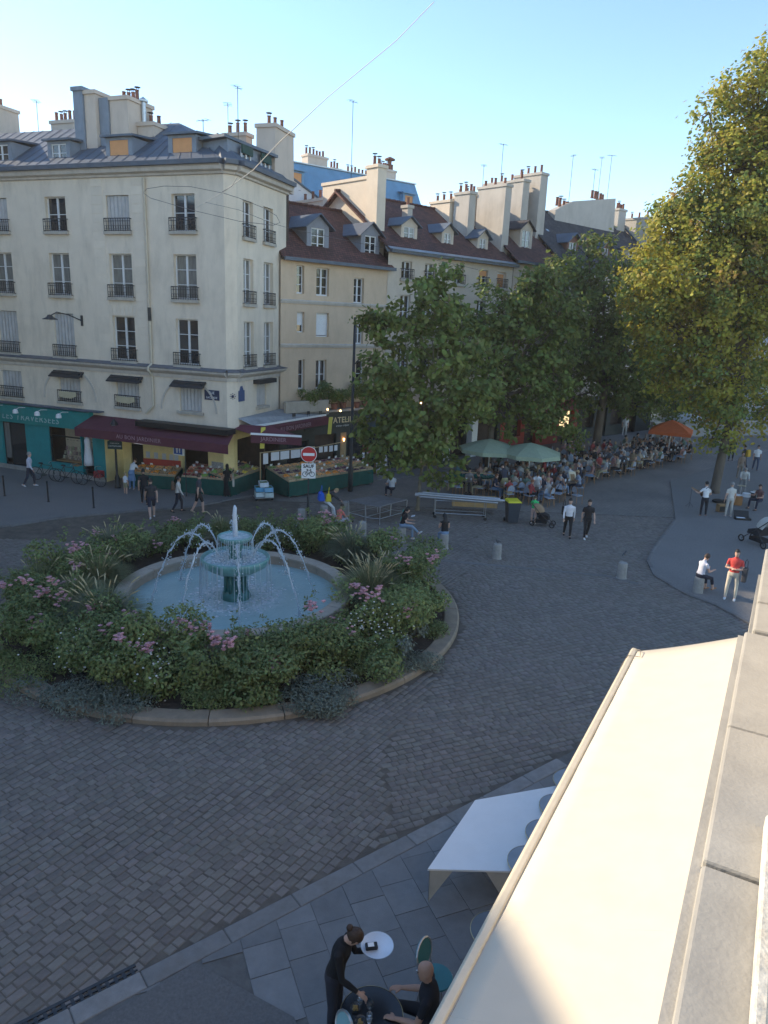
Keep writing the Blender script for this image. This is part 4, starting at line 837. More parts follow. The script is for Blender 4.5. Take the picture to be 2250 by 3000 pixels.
def ring(px,lo=4.7,hi=5.55):
    v=Vector((px[0]-FC.x,px[1]-FC.y,0)); r=v.length; k=min(max(r,lo),hi)/r; return (FC.x+v.x*k,FC.y+v.y*k,px[2])
def rose_bush(px,R_,H,mat,flowers,label,white=0,den=1.0,wild=.12):
    R_=min(1.25,R_*1.3); H*=rp.uniform(1.15,1.45); px=ring(px)
    p=Vector(px); o=thing('rose_bush',label,'bush',(p.x,p.y,.1)); V=[];F=[];nb=0
    k=9; blobs=[((rp.normal(0,R_*.42),rp.normal(0,R_*.42),H*rp.uniform(.25,.85)),R_*rp.uniform(.28,.55)) for _ in range(k)]
    P=[];N=[]
    for c,r in blobs:
        q,d=blob_points(c,(r,r,r*.8),int(440*den*(r/.5)**2),rp,.5); ok=q[:,2]>.02; P.append(q[ok]); N.append(d[ok]+np.array([0,0,.5]))
    for _ in range(10):   # shoots that stick out
        a=rp.uniform(0,6.28); b=np.array([R_*.7*math.cos(a),R_*.7*math.sin(a),H*.8]); t=b+np.array([math.cos(a)*R_*.3,math.sin(a)*R_*.3,H*rp.uniform(.05,.35)]); u=rp.random(26)[:,None]; q=b+(t-b)*u+rp.normal(0,.035,(26,3)); P.append(q); N.append(np.tile([0,0,1.],(26,1)))
    P=np.concatenate(P);N=np.concatenate(N); v,f=leaf_cloud(P,N,.088,.62,.2,rp); nparr('foliage',v,f,[mat],o)
    mb=MB()
    for c,r in blobs: mb.tube([(0,0,-.05),(c[0]*.5,c[1]*.5,c[2]*.5),c],[.025,.018,.008],5)
    mb.build('stems',m_stem,o)
    for i in range(flowers):
        a=rp.uniform(0,6.28); rr=R_*rp.uniform(.2,.95); c=np.array([rr*math.cos(a),rr*math.sin(a)-.1,H*(1.0-.35*(rr/R_)**2)+.06]); n=int(rp.integers(6,22)); mb=MB()
        for _ in range(n):
            q=c+rp.normal(0,.10,3)*[1,1,.75]; s=rp.uniform(.034,.052)
            mb.ball(q,s*.8,6,4)
            for b in range(5): aa=b*1.257+rp.uniform(0,1); mb.ball((q[0]+s*.8*math.cos(aa),q[1]+s*.8*math.sin(aa),q[2]+s*.2),s*.62,5,4,sc=(1,1,.55))
        tag(mb.build('flower_cluster',m_pink,o),kind='stuff')
    if white:
        q=np.array([0,-R_*.6,H*.55])+rp.normal(0,1,(white,3))*[R_*.3,R_*.25,H*.2]; mb=MB()
        for x in q: mb.ball(x,rp.uniform(.018,.03),5,4,sc=(1,1,.6))
        mb.build('white_blossom',m_wflow,o)
    return o
def grass_clump(px,R_,H,mat,seeds,label,n=2600):
    R_*=1.2; H*=1.15; px=ring(px,4.15,5.9)
    p=Vector(px); o=thing('grass_clump',label,'ornamental grass',(p.x,p.y,.1)); a=rp.uniform(0,6.283,n); sp=rp.random(n)**.7; h=H*rp.uniform(.6,1.05,n); r0=rp.random(n)*.3
    x0=r0*np.cos(a);y0=r0*np.sin(a); reach=R_*sp; ks=4; w=rp.uniform(.006,.011,n)
    pts=[]
    for i in range(ks+1):
        t=i/ks; rr=reach*t**1.6; pts.append(np.stack([x0+rr*np.cos(a),y0+rr*np.sin(a),h*(1-(sp*.55)*t**2.2)*(t**.85)],1))
    sd=np.stack([-np.sin(a),np.cos(a),np.zeros(n)],1); V=[]
    for i,q in enumerate(pts):
        ww=(w*(1-i/ks*.85))[:,None]; V+= [q-sd*ww,q+sd*ww]
    V=np.stack(V,1).reshape(-1,3); b=(2*(ks+1)*np.arange(n))[:,None]; F=np.concatenate([b+np.array([[2*i,2*i+1,2*i+3,2*i+2]]) for i in range(ks)],0)
    nparr('blades',V,F,[mat],o)
    for i in range(seeds):
        aa=rp.uniform(0,6.283); s_=rp.uniform(.25,1.0); hh=H*rp.uniform(.95,1.25); mb=MB(); f=lambda t:(R_*s_*t**1.5*math.cos(aa),R_*s_*t**1.5*math.sin(aa),hh*t**.85*(1-.22*s_*t**2))
        mb.tube([f(0),f(.4),f(.85)],.004,4); mb.tube([f(.82),f(.87),f(.95),f(1.0)],[.006,.018,.017,.004],6); mb.build('seed_head',m_seed,o)
    return o
def low_clump(px,R_,H,mat,label,n=1500,size=.065):
    R_*=1.25; n=int(n*1.5)
    p=Vector(px); o=thing('ground_cover_plant',label,'plant',(p.x,p.y,.1)); P=[];N=[]
    for _ in range(8):
        q,d=blob_points((rp.normal(0,R_*.5),rp.normal(0,R_*.35),H*.35),(R_*.5,R_*.45,H*.6),n//8,rp,.55); ok=q[:,2]>-.02; P.append(q[ok]);N.append(d[ok]+[0,0,.7])
    v,f=leaf_cloud(np.concatenate(P),np.concatenate(N),size,.4,.2,rp); nparr('foliage',v,f,[mat],o); mb=MB()
    for _ in range(10): a=rp.uniform(0,6.28); mb.tube([(0,0,-.03),(R_*.4*math.cos(a),R_*.4*math.sin(a),H*.6)],[.012,.005],4)
    mb.build('stems',m_stem,o); return o
def strap_plant(px,R_,H,label,n=46):
    p=Vector(px); o=thing('strap_leaved_plant',label,'plant',(p.x,p.y,.1))
    for i in range(n):
        a=rp.uniform(0,6.28); s_=rp.uniform(.2,1); h=H*rp.uniform(.7,1.1); mb=MB(); w=.017; prev=None; V=[]
        for k in range(6):
            t=k/5; r=R_*s_*t**1.5; z=h*(t-.55*s_*t**2.4); ww=w*(1-t**3); V+=[(r*math.cos(a)-ww*math.sin(a),r*math.sin(a)+ww*math.cos(a),z),(r*math.cos(a)+ww*math.sin(a),r*math.sin(a)-ww*math.cos(a),z)]
        mb.add(V,[(2*k,2*k+1,2*k+3,2*k+2) for k in range(5)]); mb.build('blade',m_strap,o)
    return o
def GP(x,y,z=.55): q=G(x,y,z); return (q.x,q.y,.1)
# plants placed where the photograph shows them (pixel of the middle of each plant)
rose_bush(GP(650,1975,.4),.9,.95,m_rose,3,'rose bush in front of the basin with a few single pink blooms')
rose_bush(GP(900,1920,.5),1.15,1.2,m_rose,1,'broad dark rose bush at the front right of the basin')
rose_bush(GP(1095,1850,.5),1.0,1.15,m_rose2,4,'rose bush at the right with a tall pink flower truss and white blossom',120)
rose_bush(GP(1200,1720,.5),1.15,1.35,m_rose,3,'tall leafy bush on the right edge of the planting ring')
rose_bush(GP(470,1940,.5),.95,1.15,m_rose2,4,'rose bush near the front left with pink clusters beside white flowers',90)
rose_bush(GP(270,1900,.5),1.1,1.0,m_rose,4,'rose bush at the left front with pink flower clusters along its top',60)
rose_bush(GP(95,1820,.5),1.1,1.2,m_rose,3,'rose bush on the far left with big pink heads')
rose_bush(GP(40,1930,.5),.8,.8,m_rose2,2,'small yellow-green rose bush at the left kerb')
rose_bush(GP(150,1680,.5),1.0,1.0,m_rose2,3,'rose bush at the back left crowned with three pink clusters')
rose_bush(GP(985,1560,.5),1.0,1.1,m_rose2,3,'bush behind the basin right with a long pink flower spray')
rose_bush(GP(520,1560,.5),.9,.9,m_rose,2,'low dark bush behind the basin left of the spout')
rose_bush(GP(800,1540,.5),.9,.8,m_rose,0,'low dark bush behind the basin right of the spout')
rose_bush(GP(1150,1620,.5),.8,1.0,m_rose2,1,'bush with a single pink cluster nearest the bollards')
rose_bush(GP(330,1600,.5),.9,.9,m_rose2,2,'pale green bush at the back left of the ring')
rose_bush(GP(770,1990,.4),.8,.7,m_rose,0,'low spreading bush under the front kerb side roses')
rose_bush(GP(1190,1880,.4),.7,.6,m_lav,0,'silvery low bush at the right kerb',60)
grass_clump(GP(440,1815,.3),1.2,1.45,m_gr2,26,'large grass clump at the left of the pool')
grass_clump(GP(290,1720,.3),.95,1.15,m_gr,26,'grass clump with straw seed heads left of the basin rim')
grass_clump(GP(330,1640,.3),1.0,1.3,m_gr2,12,'dense dark grass clump behind the left rim')
grass_clump(GP(1050,1760,.3),1.15,1.35,m_gr,42,'large grass clump with many straw heads at the right of the basin')
grass_clump(GP(1030,1640,.3),1.0,1.25,m_gr2,26,'dark grass clump behind the right rim')
grass_clump(GP(640,1530,.3),.8,1.0,m_gr,10,'grass clump behind the fountain by the walkers')
grass_clump(GP(110,1730,.3),.9,1.05,m_gr,4,'soft grass clump on the left flank of the ring')
grass_clump(GP(985,1740,.3),.8,1.0,m_gr,16,'small grass clump touching the right rim')
low_clump(GP(190,2040,.15),.85,.45,m_lav,'grey-green lavender mat spilling over the left kerb',2600)
low_clump(GP(330,2065,.15),.6,.35,m_lav,'grey-green lavender mat nearest the camera at the left',1600)
low_clump(GP(880,2040,.15),.8,.5,m_lav,'grey-green ground cover spilling over the front kerb',2600)
low_clump(GP(960,2075,.15),.5,.35,m_lav,'small trailing plant over the front right kerb',1500)
low_clump(GP(600,2050,.2),.5,.45,m_rose,'low green mound at the middle of the front kerb',1500)
low_clump(GP(1290,1850,.2),.5,.4,m_rose,'low green mound at the right end of the kerb',1300)
low_clump(GP(740,2040,.2),.5,.4,m_rose,'low mound between the front lavender and the strappy plant',1200)
for i,(x,y,l) in enumerate(((330,2040,'strappy yellow-green plant at the left of the front kerb'),(480,2035,'strappy yellow-green plant at the middle of the front kerb'),(700,2030,'tall strappy plant in front of the low rose bush'),(1035,1990,'strappy striped plant at the right of the front kerb'),(420,2055,'small strappy plant between its two larger neighbours'))): strap_plant(GP(x,y,.2),.35,.5,l)

grass_clump(GP(230,1780,.3),.9,1.1,m_gr,14,'feathery grass clump between the left pink roses and the rim')
grass_clump(GP(1130,1720,.3),.9,1.15,m_gr2,16,'dark grass clump at the right between the rim and the tall bush')
rose_bush(GP(230,1650,.4),.7,.7,m_rose,2,'small dark bush in the gap at the back left')
rose_bush(GP(690,1560,.3),.7,.5,m_rose2,1,'little bush directly behind the spout')
rose_bush(GP(900,1590,.4),.8,.8,m_rose,0,'dark bush behind the right half of the basin rim')
rose_bush(GP(420,1600,.3),.7,.7,m_rose,1,'dark bush behind the left half of the basin rim')
rose_bush(GP(60,1740,.4),.8,.8,m_rose2,1,'light green bush at the left kerb behind the big pink heads')
low_clump(GP(1180,1950,.2),.7,.4,m_lav,'silvery mat along the right front kerb',2200)
low_clump(GP(1060,1960,.2),.6,.5,m_rose2,'low light green mound behind the striped plant',1600)
low_clump(GP(90,1990,.2),.8,.5,m_rose2,'low yellowish mound at the left kerb',1400)
low_clump(GP(480,2000,.2),.7,.5,m_rose,'low green mound behind the left strappy plants',1600)

rose_bush(GP(1275,1800,.4),.8,.8,m_rose2,1,'light leafy bush at the far right end of the ring')
rose_bush(GP(1010,1905,.4),.8,.8,m_rose,2,'dark bush between the front right roses')
rose_bush(GP(360,1990,.4),.8,.75,m_rose2,1,'light bush above the left strappy plants')
rose_bush(GP(780,1985,.3),.8,.7,m_rose2,1,'light bush in the front middle above the ground cover')
rose_bush(GP(1130,1930,.3),.7,.6,m_rose,1,'dark bush behind the right front kerb')

low_clump(GP(25,1945,.2),.8,.6,m_rose2,'yellow-green mound at the left edge of the ring',2200)
rose_bush(GP(20,1880,.3),.8,.9,m_rose,2,'dark rose bush at the left edge of the ring')
grass_clump(GP(700,1905,.3),.55,.75,m_gr2,5,'small grass tuft at the front rim of the pool',1500)
# ------------------------------------------------------------------ trees
rt_=np.random.default_rng(5)
m_bark=pm('bark',(.12,.095,.07),.9,.25,5,.7,14,stretch=(1,1,.25)); m_barkp=pm('pale bark',(.20,.17,.12),.9,.3,3,.5,12)
m_leafA=leafmat('broad green leaf',(.19,.235,.058),.47,.30,.03); m_leafB=leafmat('dark green leaf',(.15,.19,.052),.44,.30,.03); m_leafC=leafmat('olive leaf',(.37,.335,.050),.48,.24,.02); m_leafD=leafmat('drying ochre leaf',(.34,.235,.05),.4,.3,.02); m_bud=pm('seed spike',(.20,.15,.07),.9,.2,6,island=.3)
def depth_pt(px,py,Y):
    d=fw+rt*((px-1125)/F_PX)-up*((py-1500)/F_PX); return CAMP+d*(Y/d.y)
def tree(name,label,base,trunk_r,fork,blobs,mats,leaf,nper,bark,clump=.42,kleaf=30,lean=(0,0),spikes=0,droop=.5,trunk_top=None,group='trees around the square'):
    "blobs: (px,py,radius px,depth offset) in photo pixels at the tree's own distance"
    b=Vector(base); o=thing(name,label,'tree',b,0,None); Y=b.y; mpp=(b-CAMP).length/F_PX
    cs=[]
    for q in blobs:
        px,py,rp_=q[:3]; dy=q[3] if len(q)>3 else 0; c=depth_pt(px,py,Y+dy)-b; cs.append((np.array(c),rp_*mpp*(1+dy/Y)))
    fk=Vector((lean[0],lean[1],fork)); mb=MB(); mb.tube([(0,0,-.1),(lean[0]*.1,lean[1]*.1,.25),(lean[0]*.4,lean[1]*.4,fork*.45),fk],[trunk_r*1.6,trunk_r*1.05,trunk_r*.92,trunk_r*.8],10); tr=mb.build('trunk',bark,o,True)
    mb=MB(); CL=[]
    for c,r in cs:
        cv=Vector(c); m=fk.lerp(cv,.5)+Vector((0,0,-.12*(cv-fk).length)); mb.tube([fk,m,cv],[trunk_r*.5,trunk_r*.32,trunk_r*.12],6)
        n=max(3,int(nper*r*r)); q,d=blob_points(c,(r,r,r*.9),n,rt_,.45); CL.append((q,d))
        for i in range(0,n,3): mb.tube([cv.lerp(Vector(c),0),cv.lerp(Vector(q[i]),.55)+Vector(rt_.normal(0,.08,3)),Vector(q[i])],[trunk_r*.11,.02,.008],4,cap=False)
    mb.build('limbs',bark,o,True)
    Q=np.concatenate([c[0] for c in CL]); D=np.concatenate([c[1] for c in CL]); n=len(Q)
    which=rt_.random(n); w=np.cumsum([m[1] for m in mats]); w=w/w[-1]
    for mi,(m,_) in enumerate(mats):
        lo=w[mi-1] if mi else 0; sel=(which>=lo)&(which<w[mi]); q=Q[sel]; d=D[sel]
        if not len(q): continue
        P=np.repeat(q,kleaf,0)+rt_.normal(0,clump*.55,(len(q)*kleaf,3))*[1,1,.75]; N=np.repeat(d,kleaf,0)+[0,0,.55]
        v,f=leaf_cloud(P,N,leaf,.72,.22,rt_,droop); nparr('crown',v,f,[m],o)
    if spikes:
        for i in rt_.choice(n,min(n,spikes),replace=False):
            mb=MB(); p=Q[i]+D[i]*.3; 
            for k in range(14): t=k/14; mb.ball((p[0]+rt_.normal(0,.04*(1-t)),p[1]+rt_.normal(0,.04*(1-t)),p[2]+.35*t),.028*(1.2-t),5,4)
            mb.build('flower_spike',m_bud,o)
    return o
T1=G(1222,1495); T2=G(1425,1405); T3=G(1742,1330); TR=G(2090,1445)
tree('broad_leaved_tree','young broad-leaved tree with slim pale trunk beside the folded market tables',T1,.085,2.6,
 [(1240,1190,110),(1130,1200,80),(1330,1180,85),(1180,1290,85,-.6),(1120,1340,55,-.3),(1270,1300,70,-.5),(1400,1150,70,.5),(1160,1060,85),(1270,1050,95,.3),(1110,1120,60),(1100,955,50,.5),(1180,940,70,.4),(1280,920,80,.5),(1240,850,50,.4),(1310,800,40,.4),(1075,945,30,.3),(1350,1000,80,.8),(1320,1370,42,-.4),(1270,1400,25,-.5),(1070,1250,40)],
 [(m_leafA,.72),(m_leafB,.28)],.25,14,m_barkp,.36,26,(.15,.1),60)
tree('broad_leaved_tree','broad-leaved tree whose trunk rises between the green parasols',T2,.20,4.8,
 [(1450,1050,130),(1560,1000,120,.6),(1400,1150,90,-.5),(1530,1140,100),(1620,1090,90,.5),(1450,920,100),(1540,870,85,.4),(1640,930,90,.6),(1590,1220,60),(1390,960,80),(1600,1180,70,-.6),(1470,1190,60),(1580,810,55,.5),(1640,800,55,.8),(1330,1200,50),(1500,1250,35,-.4),(1650,1230,55,.4),(1680,1290,35)],
 [(m_leafA,.6),(m_leafB,.4)],.23,9.5,m_bark,.42,31,(.1,0),40)
tree('dark_tree','dark leafy tree standing among the far terrace tables',T3,.30,5.2,
 [(1740,1000,130),(1660,1050,90),(1830,1040,110),(1740,880,110),(1650,900,80),(1820,900,100),(1700,790,75),(1770,750,60),(1860,1120,90),(1760,1130,100),(1690,1160,70),(1720,700,35),(1900,1020,100,2),(1880,1180,70,1),(1940,1100,80,2),(1980,1180,60,2),(1880,830,75,1.5),(1930,900,80,2),(1840,800,60),(1900,760,45,1)],
 [(m_leafB,.75),(m_leafA,.25)],.24,6,m_bark,.55,36,(.2,0),0)
tree('plane_tree','tall plane tree with yellowing sunlit crown on the right',TR,.24,7.2,
 [(2080,820,170),(1950,830,120,-.5),(2200,800,170,.5),(1880,800,80,-.6),(2010,700,120),(2150,640,150),(2260,620,130),(2060,580,90),(2180,490,130),(2260,430,120),(2130,430,70),(2210,330,90),(2270,260,90),(2080,330,40),(2150,270,55),(2230,190,55),(2265,150,50),(1990,620,60),(1960,690,70),(2100,960,150),(1980,960,120),(2220,960,140,.6),(2050,1090,110),(2150,1110,80,.3),(1950,1080,80),(2100,1200,70),(2090,1180,55),(2085,1285,34),(1900,940,70,-.3),(1850,860,45,-.5),(2240,1080,60,1),(2270,760,150,1.5),(2130,1270,45),(2070,500,50),(2330,500,150,1),(2340,300,120,1)],
 [(m_leafC,.62),(m_leafD,.05),(m_leafA,.33)],.19,12,m_bark,.50,30,(.55,.2),0,droop=.2)
tree('plane_tree','second yellowing tree cut off by the right edge of the picture',(27.5,44,0),.26,7,
 [(2260,1120,90),(2290,1180,80),(2230,1200,50),(2340,1000,150),(2360,800,150),(2250,1240,40)],[(m_leafC,.6),(m_leafD,.2),(m_leafA,.2)],.21,6,m_bark,.46,20,(-.3,0),0,droop=.2)
tree('dark_tree','round dark green tree at the far end beside the pale building',(30,66,0),.3,4,
 [(2080,1150,90),(2150,1120,80),(2010,1170,80),(2180,1200,60),(1940,1180,70),(2120,1230,60),(2050,1230,55)],[(m_leafB,1)],.28,4.2,m_bark,.6,20)
# ------------------------------------------------------------------ market stalls, street furniture
m_skirt=pm('green stall cloth',(.006,.075,.06),.85,.2,3,.3,9); m_ply=pm('plywood',(.42,.32,.19),.8,.12,4)
def GZ(x,y,z=0,dz=.0): q=G(x,y,z); return Vector((q.x,q.y,dz))
FR_={}
def heap(kind,col,r,n,sx=.36,sy=.26,seed=0):
    if kind in FR_: return FR_[kind]
    mb=MB(); rr=random.Random(kind)
    for i in range(n): x,y=rr.uniform(-sx/2,sx/2),rr.uniform(-sy/2,sy/2); mb.ball((x,y,.06+rr.uniform(0,.05)*(1-abs(x)/sx*1.4)),r*rr.uniform(.85,1.1),6,4)
    me=bpy.data.meshes.new('produce'); me.from_pydata(mb.v,[],mb.f); me.materials.append(pm('produce '+kind,tuple(min(.9,c*1.25) for c in col),.45,.2,9,island=.25,hue=.015)); FR_[kind]=me; return me
KINDS={'oranges':((.75,.26,.04),.036,26),'tomatoes':((.55,.05,.03),.032,28),'aubergines':((.05,.02,.05),.035,22),'lettuces':((.20,.33,.07),.055,12),'lemons':((.72,.55,.08),.03,26),'apricots':((.72,.36,.14),.026,36),'peaches':((.66,.30,.20),.034,26),'grapes':((.13,.03,.07),.02,60),'berries':((.30,.02,.04),.016,80),'potatoes':((.38,.26,.14),.034,28),'green beans':((.16,.26,.06),.02,50),'cherries':((.22,.015,.03),.016,80)}
traym={}
def tray_mesh(sx=.4,sy=.3):
    if (sx,sy) in traym: return traym[(sx,sy)]
    mb=MB(); a,b=sx/2,sy/2; mb.box(-a,-b,0,a,b,.015)
    for s in(-1,1): mb.box(-a,s*b-.008,.015,a,s*b+.008,.075); mb.box(s*a-.008,-b+.008,.015,s*a+.008,b-.008,.075)
    me=bpy.data.meshes.new('tray'); me.from_pydata(mb.v,[],mb.f); me.materials.append(pm('tray wood',(.46,.36,.24),.8,.15,5,objr=.2)); traym[(sx,sy)]=me; return me
ORD=['first','second','third','fourth','fifth','sixth','seventh','eighth','ninth','tenth','eleventh','twelfth','thirteenth','fourteenth','fifteenth','sixteenth']
def tray(p,rz,kind,where,tilt=0,row=0,col=0):
    o=thing('fruit_tray','%s tray in the %s row of the %s, heaped with %s'%(ORD[col],'front' if row==0 else ORD[row],where,kind),'fruit tray',p,rz,'trays of %s on the %s'%(kind,where)); o.rotation_euler=(tilt,0,rz)
    t=bpy.data.objects.new('tray',tray_mesh()); link(t,o); f=bpy.data.objects.new('produce',heap(kind,*KINDS[kind])); link(f,o); tag(f,kind='stuff')
    if rnd.random()<.4: MB().box(-.07,.13,.06,.07,.136,.2).build('price_card',m_white,o)
    return o
def stall(label,where,a,b,depth,h,kinds,rise=.10,mats=None,rows=None,gap=.43,skip=0):
    "stall with its front edge from a to b on the ground"
    a=Vector((a.x,a.y,0));b=Vector((b.x,b.y,0)); L=(b-a).length; ang=math.atan2(b.y-a.y,b.x-a.x); o=thing('market_stall',label,'market stall',a,ang)
    rows=rows or max(1,int(depth/.34)); 
    MB().hexa([(0,0,h-.04),(L,0,h-.04),(L,depth,h-.04+rise*rows),(0,depth,h-.04+rise*rows)],[(0,0,h),(L,0,h),(L,depth,h+rise*rows),(0,depth,h+rise*rows)]).build('table_top',m_ply,o)
    for nm,pts in(('front',[(0,0),(L,0)]),('left',[(0,depth),(0,0)]),('right',[(L,0),(L,depth)])):
        mb=MB(); (x0,y0),(x1,y1)=pts; n=int(math.hypot(x1-x0,y1-y0)/.12); q=[]
        for i in range(n+1):
            t=i/n; w=.025*math.sin(i*2.1)+.012*math.sin(i*5.3); nx,ny=(y1-y0),-(x1-x0); l=math.hypot(nx,ny); hh=h+rise*rows*((y0+(y1-y0)*t)/depth)
            q.append((x0+(x1-x0)*t,y0+(y1-y0)*t,nx/l,ny/l,w,hh))
        V=[];F=[]
        for x,y,nx,ny,w,hh in q: V+=[(x+nx*.02,y+ny*.02,hh-.005),(x+nx*(.03+w),y+ny*(.03+w),.06+.02*math.sin(x*7+y*5))]
        F=[(2*i,2*i+1,2*i+3,2*i+2) for i in range(n)]; mb.add(V,F); mb.build('cloth_skirt',m_skirt,o,True)
    for x in(.08,L-.08):
        for y in(.08,depth-.08): MB().tube([(x,y,0),(x,y,h-.05)],.02,6).build('leg',m_steel,o)
    nx=int((L-.06)/gap); d=Vector((math.cos(ang),math.sin(ang),0)); nrm=Vector((-d.y,d.x,0)); slope=math.atan2(rise*rows,depth)
    for r_ in range(rows):
        for i in range(nx):
            k=kinds[(i*len(kinds)//nx+r_*2+(rnd.random()<.25))%len(kinds)]; y=(r_+.5)*depth/rows; x=.2+.03+i*(L-.42)/max(1,nx-1) if nx>1 else L/2
            p=a+d*x+nrm*y+Vector((0,0,h+rise*rows*y/depth+.004)); tray(p,ang,k,where,slope,r_,i)
    return o,ang,L
SH=Vector((0,-.35,0)); SH2=Vector((.1,-.6,0))
sa_,angA,LA=stall('small green-skirted stall against the yellow grocer wall','small wall stall',GZ(395,1424)+SH,GZ(519,1434)+SH,.9,.72,['apricots','potatoes','oranges'],.14)
red=thing('red_crate','red sloping crate behind the apricots against the yellow wall','crate',sa_.matrix_basis@Vector((LA/2,1.0,.9)),angA); MB().hexa([(-1.0,-.1,0),(1.0,-.1,0),(1.0,.05,0),(-1.0,.05,0)],[(-1.0,.0,.42),(1.0,.0,.42),(1.0,.05,.42),(-1.0,.05,.42)]).build('panel',pm('red plastic',(.40,.05,.03),.6,.1,4),red); MB().box(-1.02,-.12,-.02,1.02,-.08,.08).build('lip',MATS['red plastic'],red)
sh=thing('tomato_shelf','narrow wall shelf lined with tomatoes on the yellow wall','shelf',FA.w(9.4,REC-.12,1.05),aA); MB().box(-.95,-.12,-.03,.95,.1,0).build('board',m_ply,sh)
mb=MB(); [mb.ball((rnd.uniform(-.9,.9),rnd.uniform(-.08,.08),.04+rnd.uniform(0,.03)),.04,6,4) for _ in range(60)]; tag(mb.build('produce',pm('produce tomatoes',(.5,.1,.05),.45,.2,9,island=.25),sh),kind='stuff')
sb_,angB,LB_=stall('long green-skirted stall in front of the grocer doorway','doorway stall',GZ(538,1441)+SH,GZ(661,1452)+SH,1.4,.85,['berries','cherries','lettuces','tomatoes','peaches','apricots'],.09)
sc_,angC,LC_=stall('green-skirted stall running back beside the corner of the white building','corner stall',GZ(676,1450)+SH2,GZ(786,1408)+SH2,1.2,.85,['green beans','aubergines','apricots','lemons','potatoes','lettuces'],.09)
sd_,angD,LD_=stall('big market stall with paper price lists behind the no-entry sign','big stall',GZ(846,1459),GZ(1092,1417),1.9,.80,['potatoes','green beans','apricots','oranges','peaches','aubergines','grapes'],.075)
# wooden frames and paper lists over the big stall
def stallpt(o,x,y,z): return o.location+Matrix.Rotation(o.rotation_euler.z,3,'Z')@Vector((x,y,z))
fr=thing('price_list_frame','wooden frame hung with white price lists over the big stall','frame',stallpt(sd_,0,1.7,.8),angD)
for x in(-.5,2.9,LD_-.6): MB().box(x-.025,-.02,-.3,x+.025,.02,1.25).build('post',m_ply,fr)
MB().box(-.5,-.015,1.2,2.9,.015,1.25).build('rail',m_ply,fr); MB().hexa([(2.9,-.015,1.15),(LD_-.6,-.015,1.3),(LD_-.6,.015,1.3),(2.9,.015,1.15)],[(2.9,-.015,1.19),(LD_-.6,-.015,1.34),(LD_-.6,.015,1.34),(2.9,.015,1.19)]).build('rail',m_ply,fr)
m_paper=pm('white paper',(.66,.68,.72),.8,.06,9,objr=.06)
for i,(x,w,h) in enumerate(((-.35,.3,.55),(.12,.5,.42),(.7,.55,.42),(1.35,.6,.42),(2.0,.35,.4),(2.5,.4,.4),(3.2,.25,.3),(3.55,.22,.3),(3.9,.25,.32),(4.25,.22,.3))): MB().box(x,-.03,1.18-h,x+w,-.022,1.18).build('price_list',m_paper,fr)
# slatted crates at the right end of the big stall
m_crate=pm('crate wood',(.45,.34,.19),.8,.15,5,objr=.15)
def crate(p,rz,label,tilt=0,sx=.5,sy=.35,h=.22):
    o=thing('wooden_crate',label,'crate',p,rz,'wooden crates on the big stall'); o.rotation_euler=(tilt,0,rz)
    for i in range(3):
        z=.01+i*h/3; 
        for s in(-1,1): MB().box(-sx/2,s*sy/2-.006,z,sx/2,s*sy/2+.006,z+h/3-.02).build('slat',m_crate,o); MB().box(s*sx/2-.006,-sy/2,z,s*sx/2+.006,sy/2,z+h/3-.02).build('slat',m_crate,o)
    for i in range(4): y=-sy/2+.02+i*(sy-.04)/4; MB().box(-sx/2,y,0,sx/2,y+(sy-.04)/4-.015,.01).build('base_slat',m_crate,o)
    return o
for i,(x,y,z,tl,l) in enumerate(((LD_-1.0,.4,.86,.3,'wooden crate at the front right end of the big stall'),(LD_-.5,.7,.86,.5,'wooden crate at the very end of the big stall'),(LD_-1.3,1.0,.92,.9,'tilted wooden crate propped up on the big stall'),(LD_-.8,1.2,.95,.9,'second tilted wooden crate propped up on the big stall'),(LD_-1.9,1.3,.98,.4,'wooden crate behind the grapes of the big stall'))): crate(stallpt(sd_,x,y,z),angD,l,tl)
# boxes on a trolley in front of the big stall
tb=GZ(772,1463); bx=thing('box_trolley','low trolley stacked with white and blue produce boxes','trolley',tb,R(20)); MB().box(-.45,-.3,.12,.45,.3,.16).build('deck',m_steel,bx)
for x in(-.38,.38):
    for y in(-.24,.24): MB().ball((x,y,.06),.06,8,6,sc=(1,.4,1)).build('wheel',m_rubber,bx)
for i,(x,y,z,c) in enumerate(((-.2,0,.17,(.55,.62,.60)),(.24,0,.17,(.50,.58,.55)),(-.2,0,.42,(.12,.36,.55)),(.22,.02,.42,(.20,.42,.60)),(0,0,.66,(.6,.66,.70)))):
    b=thing('produce_box','%s box on the low trolley'%(('pale lower left','pale lower right','blue upper left','blue upper right','white topmost')[i]),'box',tuple(tb+Vector((x,y,z))),R(20)); mb=MB(); mb.box(-.2,-.26,0,.2,.26,.012)
    for s in(-1,1): mb.box(s*.2-.008,-.26,.012,s*.2+.008,.26,.22); mb.box(-.19,s*.26-.008,.012,.19,s*.26+.008,.22)
    mb.build('carton',pm('carton %d'%i,c,.7,.15,9),b); MB().box(-.19,-.25,.15,.19,.25,.19).build('contents',pm('leafy contents',(.16,.22,.09),.7,.4,20),b)
